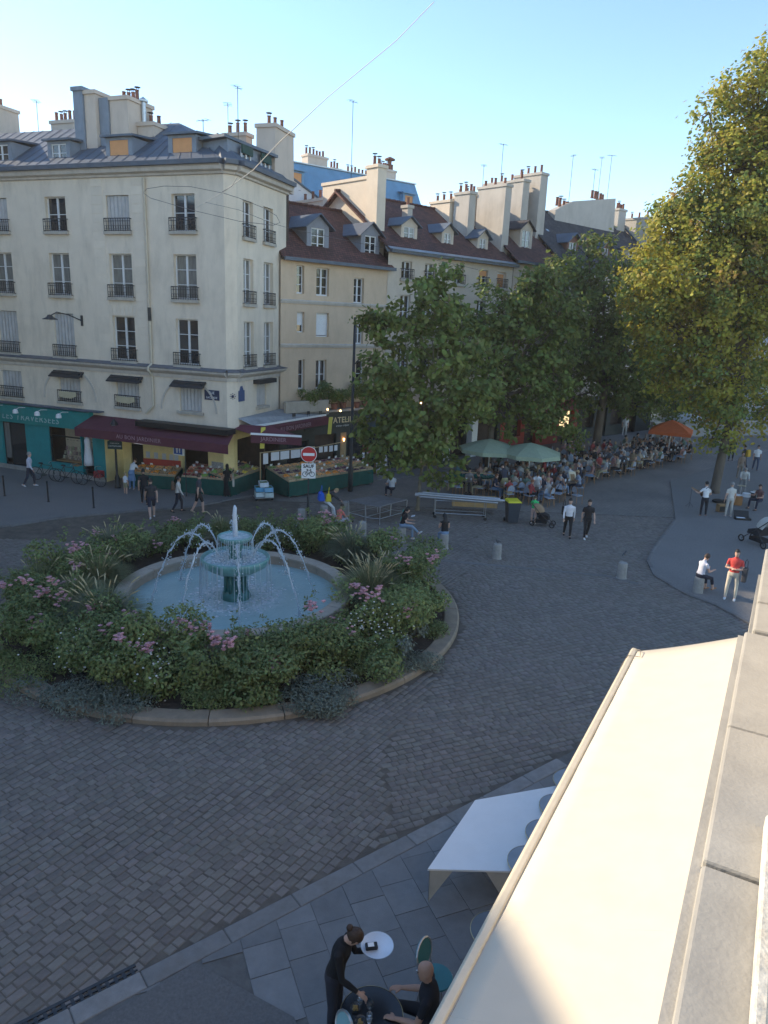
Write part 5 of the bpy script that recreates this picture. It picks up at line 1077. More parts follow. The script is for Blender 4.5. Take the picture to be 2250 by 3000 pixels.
# side awning of the grocer running back along the alley, with the small lower awning
sA=thing('side_awning','aubergine shop awning with white edge running back from the building corner','awning',(0,0,0))
q0,q1=G(745,1247,3.6),G(962,1212,3.6); w0,w1=FB.w(-.1,-.05,3.95),FB.w(LB+.8,-.05,3.95)
MB().hexa([w0-Vector((0,0,.04)),q0-Vector((0,0,.04)),q1-Vector((0,0,.04)),w1-Vector((0,0,.04))],[w0,q0,q1,w1]).build('roof_sheet',pm('grey awning top',(.30,.31,.32),.8,.15,3,stain=(1.5,.5,(.16,.16,.16))),sA)
dq=(q1-q0).normalized(); nq=Vector((dq.y,-dq.x,0)); 
MB().prism([q0+nq*.0+Vector((0,0,.02)),q0+nq*.05+Vector((0,0,.02)),q0+nq*.05+Vector((0,0,-.08)),q0+Vector((0,0,-.08))],q1-q0).build('white_edge',m_white,sA)
MB().prism([q0+nq*.02+Vector((0,0,-.085)),q0+nq*.10+Vector((0,0,-.2)),q0+nq*.12+Vector((0,0,-.55)),q0+nq*.10+Vector((0,0,-.55)),q0+Vector((0,0,-.2))],q1-q0).build('valance',m_aub,sA)
aq=math.atan2(dq.y,dq.x); t_=text('AU BON JARDINIER',.30,m_let,sA,tuple(q0.lerp(q1,.5)+nq*.14+Vector((0,0,-.38))),(R(90),0,aq))
for k in(.5,.7,.88):
    p=q0.lerp(q1,k); fl=thing('flood_lamp','small floodlight %s on the side awning edge'%({.5:'nearest the corner',.7:'in the middle',.88:'at the far end'}[k]),'lamp',tuple(p+Vector((0,0,.02))),aq); MB().box(-.1,-.03,.12,.1,.03,.28).build('head',m_dark,fl); MB().tube([(-.08,0,0),(-.08,0,.2),(.08,0,.2),(.08,0,0)],.012,5).build('bracket',m_dark,fl)
for px,py,hh,lb in((768,1262,.95,'yellow fabric strip hanging at the awning corner'),(966,1232,.85,'yellow fabric strip hanging at the far end of the side awning')):
    p=G(px,py-8,3.55); ys=thing('yellow_strip',lb,'banner',tuple(p),aq-.3); mb=MB(); mb.hexa([(-.14,-.02,-hh),(.1,-.02,-hh-.02),(.1,-.01,-hh-.02),(-.14,-.01,-hh)],[(-.12,-.1,.05),(.12,-.1,.05),(.12,-.09,.05),(-.12,-.09,.05)]); mb.build('cloth',pm('yellow cloth',(.62,.55,.10),.8,.06,4),ys)
s2=thing('small_awning','short lower aubergine awning with white front bar over the market customers','awning',(0,0,0)); u0,u1=G(735,1273,3.25),G(884,1281,3.25); bk=FB.n*1.6
MB().hexa([u0,u1,u1+bk+Vector((0,0,.35)),u0+bk+Vector((0,0,.35))],[p+Vector((0,0,.03)) for p in(u0,u1,u1+bk+Vector((0,0,.35)),u0+bk+Vector((0,0,.35)))]).build('cloth',m_aub,s2)
du=(u1-u0).normalized(); nu=Vector((du.y,-du.x,0)); MB().prism([u0+nu*.0,u0+nu*.07,u0+nu*.07+Vector((0,0,.09)),u0+Vector((0,0,.09))],u1-u0).build('front_bar',m_white,s2); MB().prism([u0+nu*.03+Vector((0,0,-.001)),u0+nu*.035+Vector((0,0,-.38)),u0+nu*.02+Vector((0,0,-.38)),u0+nu*.015+Vector((0,0,-.001))],u1-u0).build('valance',m_aub,s2); text('JARDINIER',.26,m_let,s2,tuple(u0.lerp(u1,.45)+nu*.04+Vector((0,0,-.18))),(R(90),0,math.atan2(du.y,du.x)))
# restaurant front beyond the alley (single storey with planted terrace)
ra=thing('restaurant_front','dark restaurant front with gold lettering and planted roof terrace below the cream house','shop front',tuple(F2.w(-.4,-.5)),aR); Fx=Fac(ra,F2.w(-.4,-.5),aR)
m_ink=pm('black green paint',(.018,.026,.024),.55,.15,3)
Fx.B(wall_mb(0,8.4,0,3.7,[(.5,1.9,.9,2.3),(2.3,3.8,.05,2.5),(4.6,6.0,.7,2.4),(6.3,8.2,.7,2.4)],.2),'front_wall',m_ink); Fx.B(MB().box(0,.25,0,8.4,.45,3.6),'interior',m_int); Fx.B(MB().box(-.05,-.15,3.7,8.5,.48,3.82),'terrace_slab',m_conc)
gw_=Fx.B(MB().prism([(.2,-.3,3.82),(2.9,-.3,3.82),(3.0,-.3,4.4),(.2,-.3,4.4)],(0,.2,0)),'terrace_parapet',pm('parapet render',(.42,.37,.30),.9,.1,3,stain=(2,.6,(.2,.17,.14))))
for i,(a,b,c,d) in enumerate(((.5,1.9,.9,2.3),(4.6,6.0,.7,2.4),(6.3,8.2,.7,2.4))): 
    w_=Fx.B(MB().box(a,.1,c,a+.06,.16,d).box(b-.06,.1,c,b,.16,d).box(a,.1,d-.06,b,.16,d),'window_frame',m_ink); Fx.B(MB().box(a+.06,.13,c,b-.06,.14,d-.06),'pane',m_glass,w_)
m_lit=pm('lit lamp',(.9,.6,.25),.5,.1,5,emit=((1,.6,.25),3.0))
Fx.B(MB().box(4.1,-.02,.6,4.5,.0,2.5),'lit_panel',pm('lit wood panel',(.30,.20,.10),.7,.2,5)); Fx.B(MB().lathe([(.03,-.08),(.05,.08)],(4.3,-.07,2.1),8),'wall_light',m_lit)
sg=Fx.B(MB().box(1.6,-.08,2.8,7.0,-.01,3.6),'sign_board',m_ink); m_gold=pm('gold letters',(.62,.50,.30),.5,.1,8); text("L'ATELIER",.44,m_gold,sg,(4.15,-.1,3.22),VERT,spacing=1.05,bold=.008); text('artisan crêpier',.16,pm('white script',(.5,.5,.48),.6,.05,8),sg,(4.15,-.1,2.92),VERT)
gl_=thing('string_lights','string of warm bulbs along the restaurant terrace edge','string lights',tuple(Fx.w(2.9,-.3,3.95)),aR); pts=[(i*.45,0,-.12*math.sin(math.pi*(i%4)/4)) for i in range(17)]; MB().tube(pts,.008,4).build('cable',m_black,gl_)
for x,y,z in pts[::2]: MB().ball((x,y,z-.06),.055,8,6).build('bulb',m_lit,gl_)
Fx.B(MB().ball((6.9,-.3,2.55),.17,10,8,sc=(1,.3,1)),'neon_sign',pm('blue neon',(.05,.3,.8),.4,.1,5,emit=((.05,.4,1),1.2)))
for i in range(9):
    x=2.0+i*.8; p=Fx.w(x,-.0+.2*(i%2),3.82); o=thing('potted_plant',('potted shrub %s on the restaurant roof terrace'%('at the left end','second from the left','third from the left','fourth from the left','in the middle','fourth from the right','third from the right','second from the right','at the right end')[i]),'potted plant',tuple(p)); MB().lathe([(0,0),(.14,0),(.19,.32),(.16,.32),(0,.28)],n=12).build('pot',m_pot,o); H=rnd.uniform(.6,1.3)
    P=[];N=[]
    for _ in range(5): q,d=blob_points((rp.normal(0,.2),rp.normal(0,.2),.4+H*rp.uniform(.2,.8)),(.35,.35,.3),120,rp,.4); P.append(q);N.append(d)
    v,f=leaf_cloud(np.concatenate(P),np.concatenate(N),.12,.5,.2,rp); nparr('foliage',v,f,[m_rose if i%2 else m_leafA],o)
# shop fronts below the beige row: white pillars, dark canopy, red cafe front
Fg=F3
for x in(5.0,7.6,): Fg.B(MB().box(x,-.5,0,x+.55,-.05,3.4),'pillar',m_white)
Fg.B(wall_mb(0,11.1,0,3.38,[(.6,4.4,.1,2.7),(5.7,7.5,.1,2.8),(8.4,10.8,.1,2.8)],.3),'shop_front_wall',m_ink); Fg.B(MB().box(0,.5,0,11,3,3.3),'shop_interior',m_int); Fg.B(MB().hexa([(.3,-2,2.7),(4.8,-2,2.7),(4.8,-.02,3.2),(.3,-.02,3.2)],[(.3,-2,2.78),(4.8,-2,2.78),(4.8,-.02,3.3),(.3,-.02,3.3)]),'canopy',m_black); Fg.B(MB().hexa([(8.3,-2.2,2.6),(11,-2.2,2.6),(11,-.02,3.2),(8.3,-.02,3.2)],[(8.3,-2.2,2.68),(11,-2.2,2.68),(11,-.02,3.3),(8.3,-.02,3.3)]),'canopy',m_black)
m_redf=pm('red shop paint',(.32,.035,.02),.5,.15,3)
F4.B(wall_mb(0,9.5,0,3.38,[(.5,2.3,.9,2.6),(2.8,4.2,.05,2.6),(4.8,6.6,.9,2.6),(7,9,.05,2.7)],.3),'shop_front_wall',m_redf); F4.B(MB().box(0,.5,0,9.4,3,3.3),'shop_interior',m_int); F4.B(MB().hexa([(1,-1.4,2.7),(8.8,-1.4,2.7),(8.8,-.02,3.2),(1,-.02,3.2)],[(1,-1.4,2.78),(8.8,-1.4,2.78),(8.8,-.02,3.3),(1,-.02,3.3)]),'canopy',m_redf)
F4.B(MB().box(7.4,.2,1.0,8.6,.22,2.4),'lit_window',pm('lit window',(.8,.6,.3),.5,.5,9,emit=((1,.7,.35),.5)))
F5.B(wall_mb(0,11.5,0,3.38,[(.5,2.3,.9,2.6),(2.8,4.2,.05,2.6),(4.8,6.6,.9,2.6),(7,9,.05,2.7)],.3),'shop_front_wall',m_ink); F5.B(MB().box(0,.5,0,11.4,3,3.3),'shop_interior',m_int)
# ---------- street furniture
def bollard(px,py,label,h=.6,r=.17,m=None,seg=16,group='round stone bollards'):
    p=GZ(px,py); o=thing('stone_bollard',label,'bollard',p,0,group); MB().lathe([(0,-.02),(r,-.02),(r*.96,h-.06),(r*.88,h-.01),(r*.75,h),(0,h+.005)],n=seg).build('shaft',m or m_conc,o,False); MB().lathe([(r*1.12,-.02),(r*1.12,.03),(r,.05)],n=seg).build('collar',m_conc,o); return o
z4=lambda a,b:(750+a/1.952,1050+b/1.952)
for a,b,l in((260,937,'stone bollard behind the no-entry sign post'),(388,912,'stone bollard the blond person leans against'),(512,890,'stone bollard beside the steel market tables'),(607,1012,'free stone bollard between the pink flowers and the seated woman'),(832,1046,'stone bollard under the woman with the teal bag'),(1074,1086,'stone bollard under the woman in the black top'),(1376,1144,'stone bollard with a pigeon at the edge of the cobbles')): bollard(*z4(a,b),l)
bollard(1500+708/2.212,1150+1203/2.212,'stone bollard with a pigeon near the right pavement'); bollard(2043,1738,'stone bollard under the woman near the man in red')
for px,py,l in((1376/1.952+750-1376/1.952+1376/1.952,0,''),):pass
def pigeon(px,py,h,label):
    p=GZ(px,py); o=thing('pigeon',label,'bird',(p.x,p.y,h),rnd.uniform(0,6)); mb=MB(); mb.ball((0,0,.07),.055,8,6,sc=(.8,1.7,.9)); mb.ball((0,.09,.14),.03,8,6); mb.tube([(0,.05,.09),(0,.085,.14)],.03,6); mb.tube([(0,-.08,.06),(0,-.17,.04)],[.03,.012],6); mb.tube([(0,.11,.14),(0,.14,.135)],[.008,.002],5); mb.build('body',pm('pigeon grey',(.06,.065,.075),.7,.3,12),o,True)
    for s in(-1,1): MB().tube([(s*.02,0,.05),(s*.02,.01,0)],.005,4).build('leg',m_pot,o)
pigeon(*z4(1376,1144),.605,'pigeon on the bollard at the cobbles edge'); pigeon(1500+708/2.212,1150+1203/2.212,.86,'pigeon on the bollard near the right pavement')
for px,py,l in((14,1453,'black metal post at the left edge'),(142,1470,'middle black metal post on the left pavement'),(275,1488,'black metal post nearest the stalls on the left pavement')):
    p=GZ(px,py,.055,.055); o=thing('metal_post',l,'post',p,0,'black pavement posts'); MB().lathe([(0,0),(.06,0),(.06,.02),(.035,.03),(.035,.86),(.045,.88),(.045,.94),(.03,.97),(0,.98)],n=12).build('post',m_iron,o)
# no-entry sign with cycle plate on its little island
sp=Vector((-3.27,29.78,0)); si_=thing('no_entry_sign','red no-entry sign with SAUF bicycle plate on a dark post','traffic sign',sp,R(5)); MB().tube([(0,0,0),(0,0,3.3)],.035,10).build('post',m_dark,si_); MB().tube([(0,0,.5),(0,0,1.2)],.055,10).build('sleeve',m_dark,si_)
def disc_y(mb,c,r,y0,y1,n=32): mb.prism([(c[0]+r*math.cos(2*math.pi*i/n),y0,c[2]+r*math.sin(2*math.pi*i/n)) for i in range(n)],(0,y1-y0,0)); return mb
m_sred=pm('sign red',(.45,.02,.025),.4,.05,6)
disc_y(MB(),(0,0,3.05),.34,-.055,-.04).build('sign_rim',m_white,si_); d_=disc_y(MB(),(0,0,3.05),.315,-.062,-.055).build('sign_face',m_sred,si_); MB().box(-.24,-.068,2.99,.24,-.0621,3.11).build('bar',m_white,d_)
pl_=MB().box(-.30,-.055,2.02,.30,-.04,2.66).build('cycle_plate',m_white,si_); text('SAUF',.2,m_black,pl_,(0,-.058,2.54),VERT,bold=.006)
mb=MB()
for cx in(-.15,.15): mb.tube([(cx+.1*math.cos(a),-.058,2.2+.1*math.sin(a)) for a in [i*math.pi/10 for i in range(21)]],.012,4,cap=False)
for a,b in(((-.15,2.2),(-.05,2.38)),((-.05,2.38),(.1,2.36)),((.1,2.36),(.15,2.2)),((-.05,2.38),(.0,2.2)),((.0,2.2),(.1,2.36)),((-.15,2.2),(.0,2.2)),((.1,2.36),(.08,2.42)),((.05,2.42),(.12,2.42)),((-.1,2.41),(-.02,2.41)),((-.05,2.38),(-.06,2.41))): mb.tube([(a[0],-.058,a[1]),(b[0],-.058,b[1])],.011,4)
mb.build('bicycle_symbol',m_black,pl_)
il=tag(MB().lathe([(0,.09),(.75,.09),(.8,.05),(.8,-.05)],tuple(sp+Vector((.05,-.15,0))),28).build('sign_island',m_conc),kind='structure')
# lamp posts
tp=F2.w(2.0,-3.4); lp_=thing('street_lamp','tall slim dark street lamp post beside the restaurant','street lamp',tuple(tp)); MB().tube([(0,0,0),(0,0,1.2),(0,0,1.3),(0,0,8.7)],[.13,.13,.085,.06],12).build('post',m_dark,lp_,True); MB().tube([(0,0,6.4),(.3,-.1,6.75),(.8,-.2,6.95),(1.1,-.25,6.85)],.03,6).build('arm',m_dark,lp_); MB().lathe([(0,.25),(.12,.2),(.2,-.1),(.18,-.3),(0,-.32)],(1.15,-.26,6.6),12).build('lantern',m_dark,lp_)
op=GZ(345,1429,.055,.055); ol=thing('old_lantern_post','ornate old lantern post with a green name plate before the bookshop','street lamp',op); MB().lathe([(0,0),(.15,0),(.15,.1),(.1,.2),(.12,.5),(.06,.7),(.045,2.2),(.07,2.25),(.04,2.3),(.04,2.75),(.09,2.8),(0,2.8)],n=14).build('post',m_iron,ol,True)
mb=MB(); mb.lathe([(.09,2.8),(.17,3.15),(.0,3.15)],n=6); mb.build('lantern_glass',m_glass2,ol); MB().lathe([(.2,3.15),(.2,3.19),(.1,3.32),(.03,3.42),(0,3.42)],n=6).build('lantern_roof',m_iron,ol)
sgn=MB().prism([(-.36,-.07,1.95),(.36,-.07,1.95),(.36,-.07,2.32),(.2,-.07,2.42),(.12,-.07,2.52),(-.12,-.07,2.52),(-.2,-.07,2.42),(-.36,-.07,2.32)],(0,.02,0)).build('name_plate',pm('dark green enamel',(.01,.035,.035),.5,.1,6),ol)
text('PLACE DE LA',.075,m_white,sgn,(0,-.075,2.24),VERT,ext=.001); text('CONTRESCARPE',.085,m_white,sgn,(0,-.075,2.1),VERT,ext=.001)
bp_=GZ(528,1456); b_s=thing('pedestrian_sign','square blue pedestrian-zone sign with white figures on a thin post','traffic sign',bp_,R(-25)); MB().tube([(.3,.1,0),(.3,.1,2.9)],.025,8).build('post',m_dark,b_s)
MB().box(-.3,-.04,2.05,.3,.06,2.8).build('box',m_white,b_s); pf=MB().box(-.25,-.046,2.1,.25,-.0402,2.75).build('sign_face',pm('sign blue',(.02,.09,.35),.4,.05,6),b_s)
mb=MB()
for cx,cz,s in((-.06,2.22,1.0),(.1,2.2,.6)): disc_y(mb,(cx,0,cz+.4*s),.05*s,-.05,-.046,12); mb.box(cx-.06*s,-.05,cz+.12*s,cx+.06*s,-.0461,cz+.34*s); mb.box(cx-.05*s,-.05,cz-.06*s,cx-.01*s,-.0461,cz+.12*s); mb.box(cx+.01*s,-.05,cz-.06*s,cx+.05*s,-.0461,cz+.12*s)
mb.build('figures',m_white,pf)
# red banner and A-board
rbn=GZ(*z4(610,655)); o=thing('red_banner','red advertising banner beside the big stall','sign',rbn,R(15)); MB().box(-.42,0,.1,.42,.03,1.75).build('panel',pm('red print',(.30,.04,.045),.6,.5,5,col2=(.42,.12,.1)),o); MB().box(-.3,-.005,.9,.3,-.001,1.2).build('print_block',m_paper,o); MB().box(-.3,-.01,0,.3,.2,.05).build('foot',m_dark,o)
abd=GZ(*z4(712,668)); o=thing('pavement_board','pink and white A-board standing on the far pavement','sign',abd,R(25)); MB().hexa([(-.35,-.25,0),(.35,-.25,0),(.35,-.22,0),(-.35,-.22,0)],[(-.35,0,1.15),(.35,0,1.15),(.35,.03,1.15),(-.35,.03,1.15)]).build('front_panel',pm('poster print',(.45,.36,.40),.6,.5,4,col2=(.62,.58,.56)),o); MB().hexa([(-.35,.28,0),(.35,.28,0),(.35,.31,0),(-.35,.31,0)],[(-.35,.04,1.15),(.35,.04,1.15),(.35,.07,1.15),(-.35,.07,1.15)]).build('rear_panel',m_wood,o)
# steel market tables, roller bundle, crate, bin
def steel_table(a,b,c,d,h,label):
    q=[G(*z4(*p),h) for p in(a,b,c,d)]; cen=sum(q,Vector())/4; o=thing('steel_market_table',label,'market table',(cen.x,cen.y,0)); L=[p-Vector((cen.x,cen.y,0)) for p in q]
    MB().hexa([p-Vector((0,0,.03)) for p in L],L).build('table_top',pm('dull steel top',(.20,.20,.21),.5,.2,4,metal=.4,stain=(1.5,.5,(.12,.10,.09))),o)
    for p in L: MB().tube([p-Vector((0,0,.03)),(p.x*.96,p.y*.96,0)],.018,6).build('leg',m_steel,o)
    mb=MB(); [mb.tube([L[i]*.97+Vector((0,0,.28-L[i].z*.97)),L[(i+1)%4]*.97+Vector((0,0,.28-L[i].z*.97))],.012,5) for i in range(4)]; mb.build('brace',m_steel,o); return o
steel_table((530,810),(625,835),(775,800),(700,778),.85,'rear steel market table folded bare beside the young tree')
steel_table((628,838),(710,846),(865,806),(775,795),.85,'front steel market table on legs beside the young tree')
tr_=thing('roller_trolley','trolley carrying a bundle of long grey metal poles','trolley',tuple(GZ(*z4(1180,925)))); c0=tr_.location
A_,B_=G(*z4(945,785),.95)-c0,G(*z4(1390,822),.95)-c0
for k in range(9): off=Vector((.0,.13*(k%5)-.2,.08*(k//5)+rnd.uniform(0,.03))); s_=rnd.uniform(-.3,.3); dd=(B_-A_).normalized(); MB().tube([A_+off+dd*s_,B_+off+dd*s_],.05,8).build('metal_pole',pm('grey aluminium',(.42,.42,.42),.4,.1,5,metal=.6,objr=.15),tr_)
for a,b in((1020,905),(1305,920)):
    for dy in(-.25,.3): p=G(*z4(a,b),0)-c0+Vector((0,dy,0)); MB().tube([(p.x,p.y,.08),(p.x,p.y,.86)],.02,6).build('leg',m_steel,tr_); MB().ball((p.x,p.y,.08),.08,10,8,sc=(1,.4,1)).build('wheel',m_rubber,tr_)
p0,p1=G(*z4(1020,905))-c0,G(*z4(1305,920))-c0
for z in(.25,.84): MB().tube([(p0.x,p0.y-.25,z),(p1.x,p1.y-.25,z)],.018,6).build('rail',m_steel,tr_); MB().tube([(p0.x,p0.y+.3,z),(p1.x,p1.y+.3,z)],.018,6).build('rail',m_steel,tr_)
wc=GZ(*z4(1245,880)); o=thing('wooden_chest','long pale plywood chest on the trolley frame','crate',(wc.x,wc.y+.02,.32),R(-2)); 
for nm,b in(('side',(-1.05,-.3,0,1.05,-.28,.42)),('side',(-1.05,.28,0,1.05,.3,.42)),('end',(-1.05,-.28,0,-1.03,.28,.42)),('end',(1.03,-.28,0,1.05,.28,.42)),('base',(-1.03,-.28,0,1.03,.28,.02))): MB().box(*b).build(nm,pm('honey plywood',(.46,.30,.13),.7,.12,4),o)
for x in(-.98,.0,.98): MB().box(x-.03,-.32,.0,x+.03,-.301,.42).build('batten',m_ply,o)
gf=GZ(*z4(1240,800),.0); o=thing('cloth_frame','wooden frame draped with a bunched green stall cloth','frame',(gf.x,gf.y+1.5,0),R(-2)); 
for x in(-1.15,1.15): MB().box(x-.03,-.03,0,x+.03,.03,1.05).build('post',m_ply,o)
MB().box(-1.15,-.025,1.0,1.15,.025,1.05).build('rail',m_ply,o); MB().box(-1.1,-.3,.7,1.1,.25,.74).build('shelf',m_ply,o)
mb=MB(); 
for i in range(26): mb.ball((-1.1+i*.088,rnd.uniform(-.1,.05),.84+rnd.uniform(-.04,.05)),.13,8,6,sc=(.9,1.2,.8))
mb.build('green_cloth',m_skirt,o,True)
bn=GZ(*z4(1460,938)); o=thing('wheelie_bin','dark wheeled bin with a bright yellow lid','bin',bn,R(8)); MB().hexa([(-.22,-.24,.05),(.22,-.24,.05),(.22,.22,.05),(-.22,.22,.05)],[(-.29,-.3,.98),(.29,-.3,.98),(.29,.28,.98),(-.29,.28,.98)]).build('body',pm('slate plastic',(.035,.045,.06),.5,.1,6),o); l_=MB().hexa([(-.31,-.33,.985),(.31,-.33,.985),(.31,.33,.985),(-.31,.33,.985)],[(-.27,-.28,1.05),(.27,-.28,1.05),(.27,.3,1.07),(-.27,.3,1.07)]).build('lid',pm('yellow lid',(.62,.55,.03),.45,.06,6),o); MB().tube([(-.2,.36,1.0),(.2,.36,1.0)],.018,6).build('handle',m_black,o)
for s in(-1,1): MB().ball((s*.27,.24,.1),.1,12,8,sc=(.35,1,1)).build('wheel',m_rubber,o)
# bicycles by the bookshop
def bicycle(p,rz,label,col,basket=None):
    o=thing('bicycle',label,'bicycle',p,rz); fm_=pm('bike frame '+label[:8],col,.4,.1,6)
    for x in(-.52,.52):
        w=MB().tube([(x+.33*math.cos(a),0,.34+.33*math.sin(a)) for a in [i*math.pi/14 for i in range(29)]],.017,6,cap=False).build('wheel',m_rubber,o); mb=MB()
        for i in range(10): a=i*math.pi/5; mb.tube([(x,0,.34),(x+.32*math.cos(a),0,.34+.32*math.sin(a))],.003,3)
        mb.build('spokes',m_steel,w)
    mb=MB(); A,B,C,D,E=(-.52,0,.34),(-.1,0,.3),(-.2,0,.82),(.38,0,.8),(.52,0,.34)
    for a,b in((A,B),(A,C),(B,C),(C,D),(B,D),(D,E),(D,(.34,0,.98))): mb.tube([a,b],.016,6)
    mb.build('frame',fm_,o); MB().tube([(.42,-.27,.97),(.36,-.1,1.02),(.36,.1,1.02),(.42,.27,.97)],.013,6).build('handlebar',m_steel,o); MB().ball((-.22,0,.88),.12,8,6,sc=(1.2,.6,.35)).build('saddle',m_black,o); MB().box(-.2,-.1,.26,-.0,.1,.28).build('pedals',m_black,o)
    if basket:
        mb=MB()
        for i in range(3): z=.95+.1*i; mb.tube([(.45,-.16,z),(.75,-.18,z),(.75,.18,z),(.45,.16,z),(.45,-.16,z)],.01,4)
        mb.box(.46,-.15,.93,.74,.15,.95); mb.build('basket',m_wood,o)
    return o
bicycle(GZ(200,1415,.05,.055),R(-14),'bicycle with basket leaning by the bookshop window',(.03,.03,.035),True); bicycle(GZ(268,1424,.05,.055),R(-14),'bicycle with red panniers before the bookshop',(.04,.04,.05)); bicycle(GZ(135,1408,.05,.055),R(-10),'dark bicycle beside the bookshop door',(.02,.04,.03))
pn=GZ(292,1420,.05,.055); o=thing('pannier_bag','pair of red pannier bags on the bicycle','bag',(pn.x,pn.y,.42),R(-14)); bevel(MB().box(-.2,-.2,0,.2,-.06,.34).build('bag',pm('red nylon',(.35,.04,.04),.6,.2,8),o),.05); bevel(MB().box(-.2,.06,0,.2,.2,.34).build('bag',MATS['red nylon'],o),.05)
# overhead cable with loops of rope
cbl=thing('overhead_cable','rope-wrapped overhead cable slanting down from the top to the corner building','cable',(0,0,0))
c0_=FA.w(13.0,-.3,11.9); P_=[depth_pt(1272,5,16),depth_pt(1160,120,19),depth_pt(960,285,23),depth_pt(820,415,27),depth_pt(740,500,30),depth_pt(650,565,31.8),depth_pt(575,608,33)]
MB().tube(P_,[.007,.008,.010,.016,.018,.014,.009],6).build('rope',pm('pale rope',(.55,.52,.47),.9,.2,20),cbl)
def cyc(pts,Y,r,nm):
    MB().tube([depth_pt(x,y,Y) for x,y in pts],r,5).build(nm,pm('thin wire',(.12,.11,.11),.6,.2,9),cbl)
cyc([(650,565),(560,547),(480,545),(430,553),(420,565),(440,580),(560,615),(700,648),(800,660),(820,652),(810,632),(770,608),(700,580),(655,566)],31.5,.011,'wire_loop'); cyc([(600,592),(700,615),(800,655),(860,672),(1140,730),(1400,790)],31.5,.008,'wire'); cyc([(650,563),(680,545),(695,520)],31,.01,'wire')
# ------------------------------------------------------------------ cafe front on the right: ledge, window sill, awning, tables
CD=Vector((.4817,.8763,0)); CN=Vector((.8763,-.4817,0)); aK=math.atan2(CD.y,CD.x)   # along the cafe wall / into the cafe
def cw(s,o,z=0): return CD*s+CN*o+Vector((0,0,z))
m_ledge=pm('weathered ledge stone',(.37,.345,.295),.85,.10,4,.12,60,objr=.05,stain=(3,.5,(.24,.225,.20)))
m_awn=pm('ivory awning cloth',(.60,.535,.43),.85,.03,3,.06,300,stain=(1.1,.3,(.50,.44,.34)))
cf=thing('cafe_building','cafe building on the right with a pale stone ledge below its window','building',(0,0,0),0)
def cbox(name,s0,s1,o0,o1,z0,z1,mat,parent=None,bev=0):
    b=[cw(s0,o0,z0),cw(s0,o1,z0),cw(s1,o1,z0),cw(s1,o0,z0)]; t=[p+Vector((0,0,z1-z0)) for p in b]
    o=MB().hexa(b,t).build(name,mat,parent or cf)
    if bev: bevel(o,bev)
    return o
LZ=7.2
ed=[-1.2,.55,2.03,2.90,3.98]
for a,b in zip(ed,ed[1:]): cbox('ledge_stone',a+.008,b-.008,.0,.26,LZ-.16,LZ+rnd.uniform(-.003,.003),m_ledge,None,.012)
for a,b in((3.995,4.45),(4.465,5.68)): cbox('ledge_stone',a,b-.01,.035,.30,LZ-.15,LZ+.012,m_ledge,None,.012)
cbox('ledge_fillet',-1.2,3.98,-.028,.0,LZ-.30,LZ-.035,m_ledge); cbox('frieze',-1.2,5.6,.02,.2,LZ-.75,LZ-.17,m_ledge)
m_sill=pm('peeling white sill paint',(.62,.58,.49),.7,.1,6,.4,30,stain=(9,.8,(.26,.20,.13)))
si=cbox('window_sill',-1.2,2.28,.150,.185,LZ+.003,LZ+.06,m_sill,None,.008); cbox('sill_board',-1.2,2.2,.20,.34,LZ+.02,LZ+.10,pm('blue grey frame',(.30,.35,.38),.5,.1,6),None,.006)
cbox('wall',-6,14,.34,.7,0,LZ-.2,stucco('cafe wall',(.55,.50,.43),.3)); cbox('wall_above',2.4,5.7,.36,.7,LZ+.02,10.5,MATS['cafe wall']); 
# awning
aw=thing('awning','big ivory awning in full sun stretched along the cafe front below the window','awning',tuple(cw(5,-1.0,3.2)),aK)
fo_,fi=-1.74,.33; zf,zi=2.86,3.80; s0,s1=2.2,13.12
NA=26; mb=MB()
V=[];nn=8
for i in range(NA+1):
    for j in range(nn+1):
        s=s0+(s1-s0)*i/NA; t=j/nn; o=fo_+(fi-fo_)*t; z=zf+(zi-zf)*t-.03*math.sin(math.pi*t)+.0015*math.sin(s*5+j); V.append(cw(s,o,z))
Fq=[(i*(nn+1)+j,(i+1)*(nn+1)+j,(i+1)*(nn+1)+j+1,i*(nn+1)+j+1) for i in range(NA) for j in range(nn)]
def aw_local(mb): 
    M=(Matrix.Translation(aw.location)@Matrix.Rotation(aK,4,'Z')).inverted(); return mb.xf(M)
mb.add(V,Fq); c=aw_local(mb).build('cloth',m_awn,aw,True); sd=c.modifiers.new('solid','SOLIDIFY'); sd.thickness=.006
for i in range(1,9):
    s=s0+(s1-s0)*i/9; mb=MB(); mb.tube([cw(s,fo_+(fi-fo_)*j/8,zf+(zi-zf)*j/8-.03*math.sin(math.pi*j/8)+.003) for j in range(9)],.004,4); aw_local(mb).build('seam',m_awn,aw)
mb=MB(); prof=[(-.075,-.05),(.045,-.05),(.055,.0),(.03,.045),(-.04,.05),(-.075,.01)]
mb.prism([cw(s0,fo_+a,zf+b) for a,b in prof],CD*(s1-s0+.08)); bevel(aw_local(mb).build('front_bar',pm('cream lacquered bar',(.62,.55,.42),.35,.06,6,spec=.5),aw),.01)
mb=MB(); mb.prism([cw(s0,fo_+a,zf+b) for a,b in((.056,.012),(.078,.014),(.078,.028),(.056,.03))],CD*(s1-s0)); aw_local(mb).build('cloth_groove',pm('brown groove',(.16,.10,.06),.8,.1,6),aw)
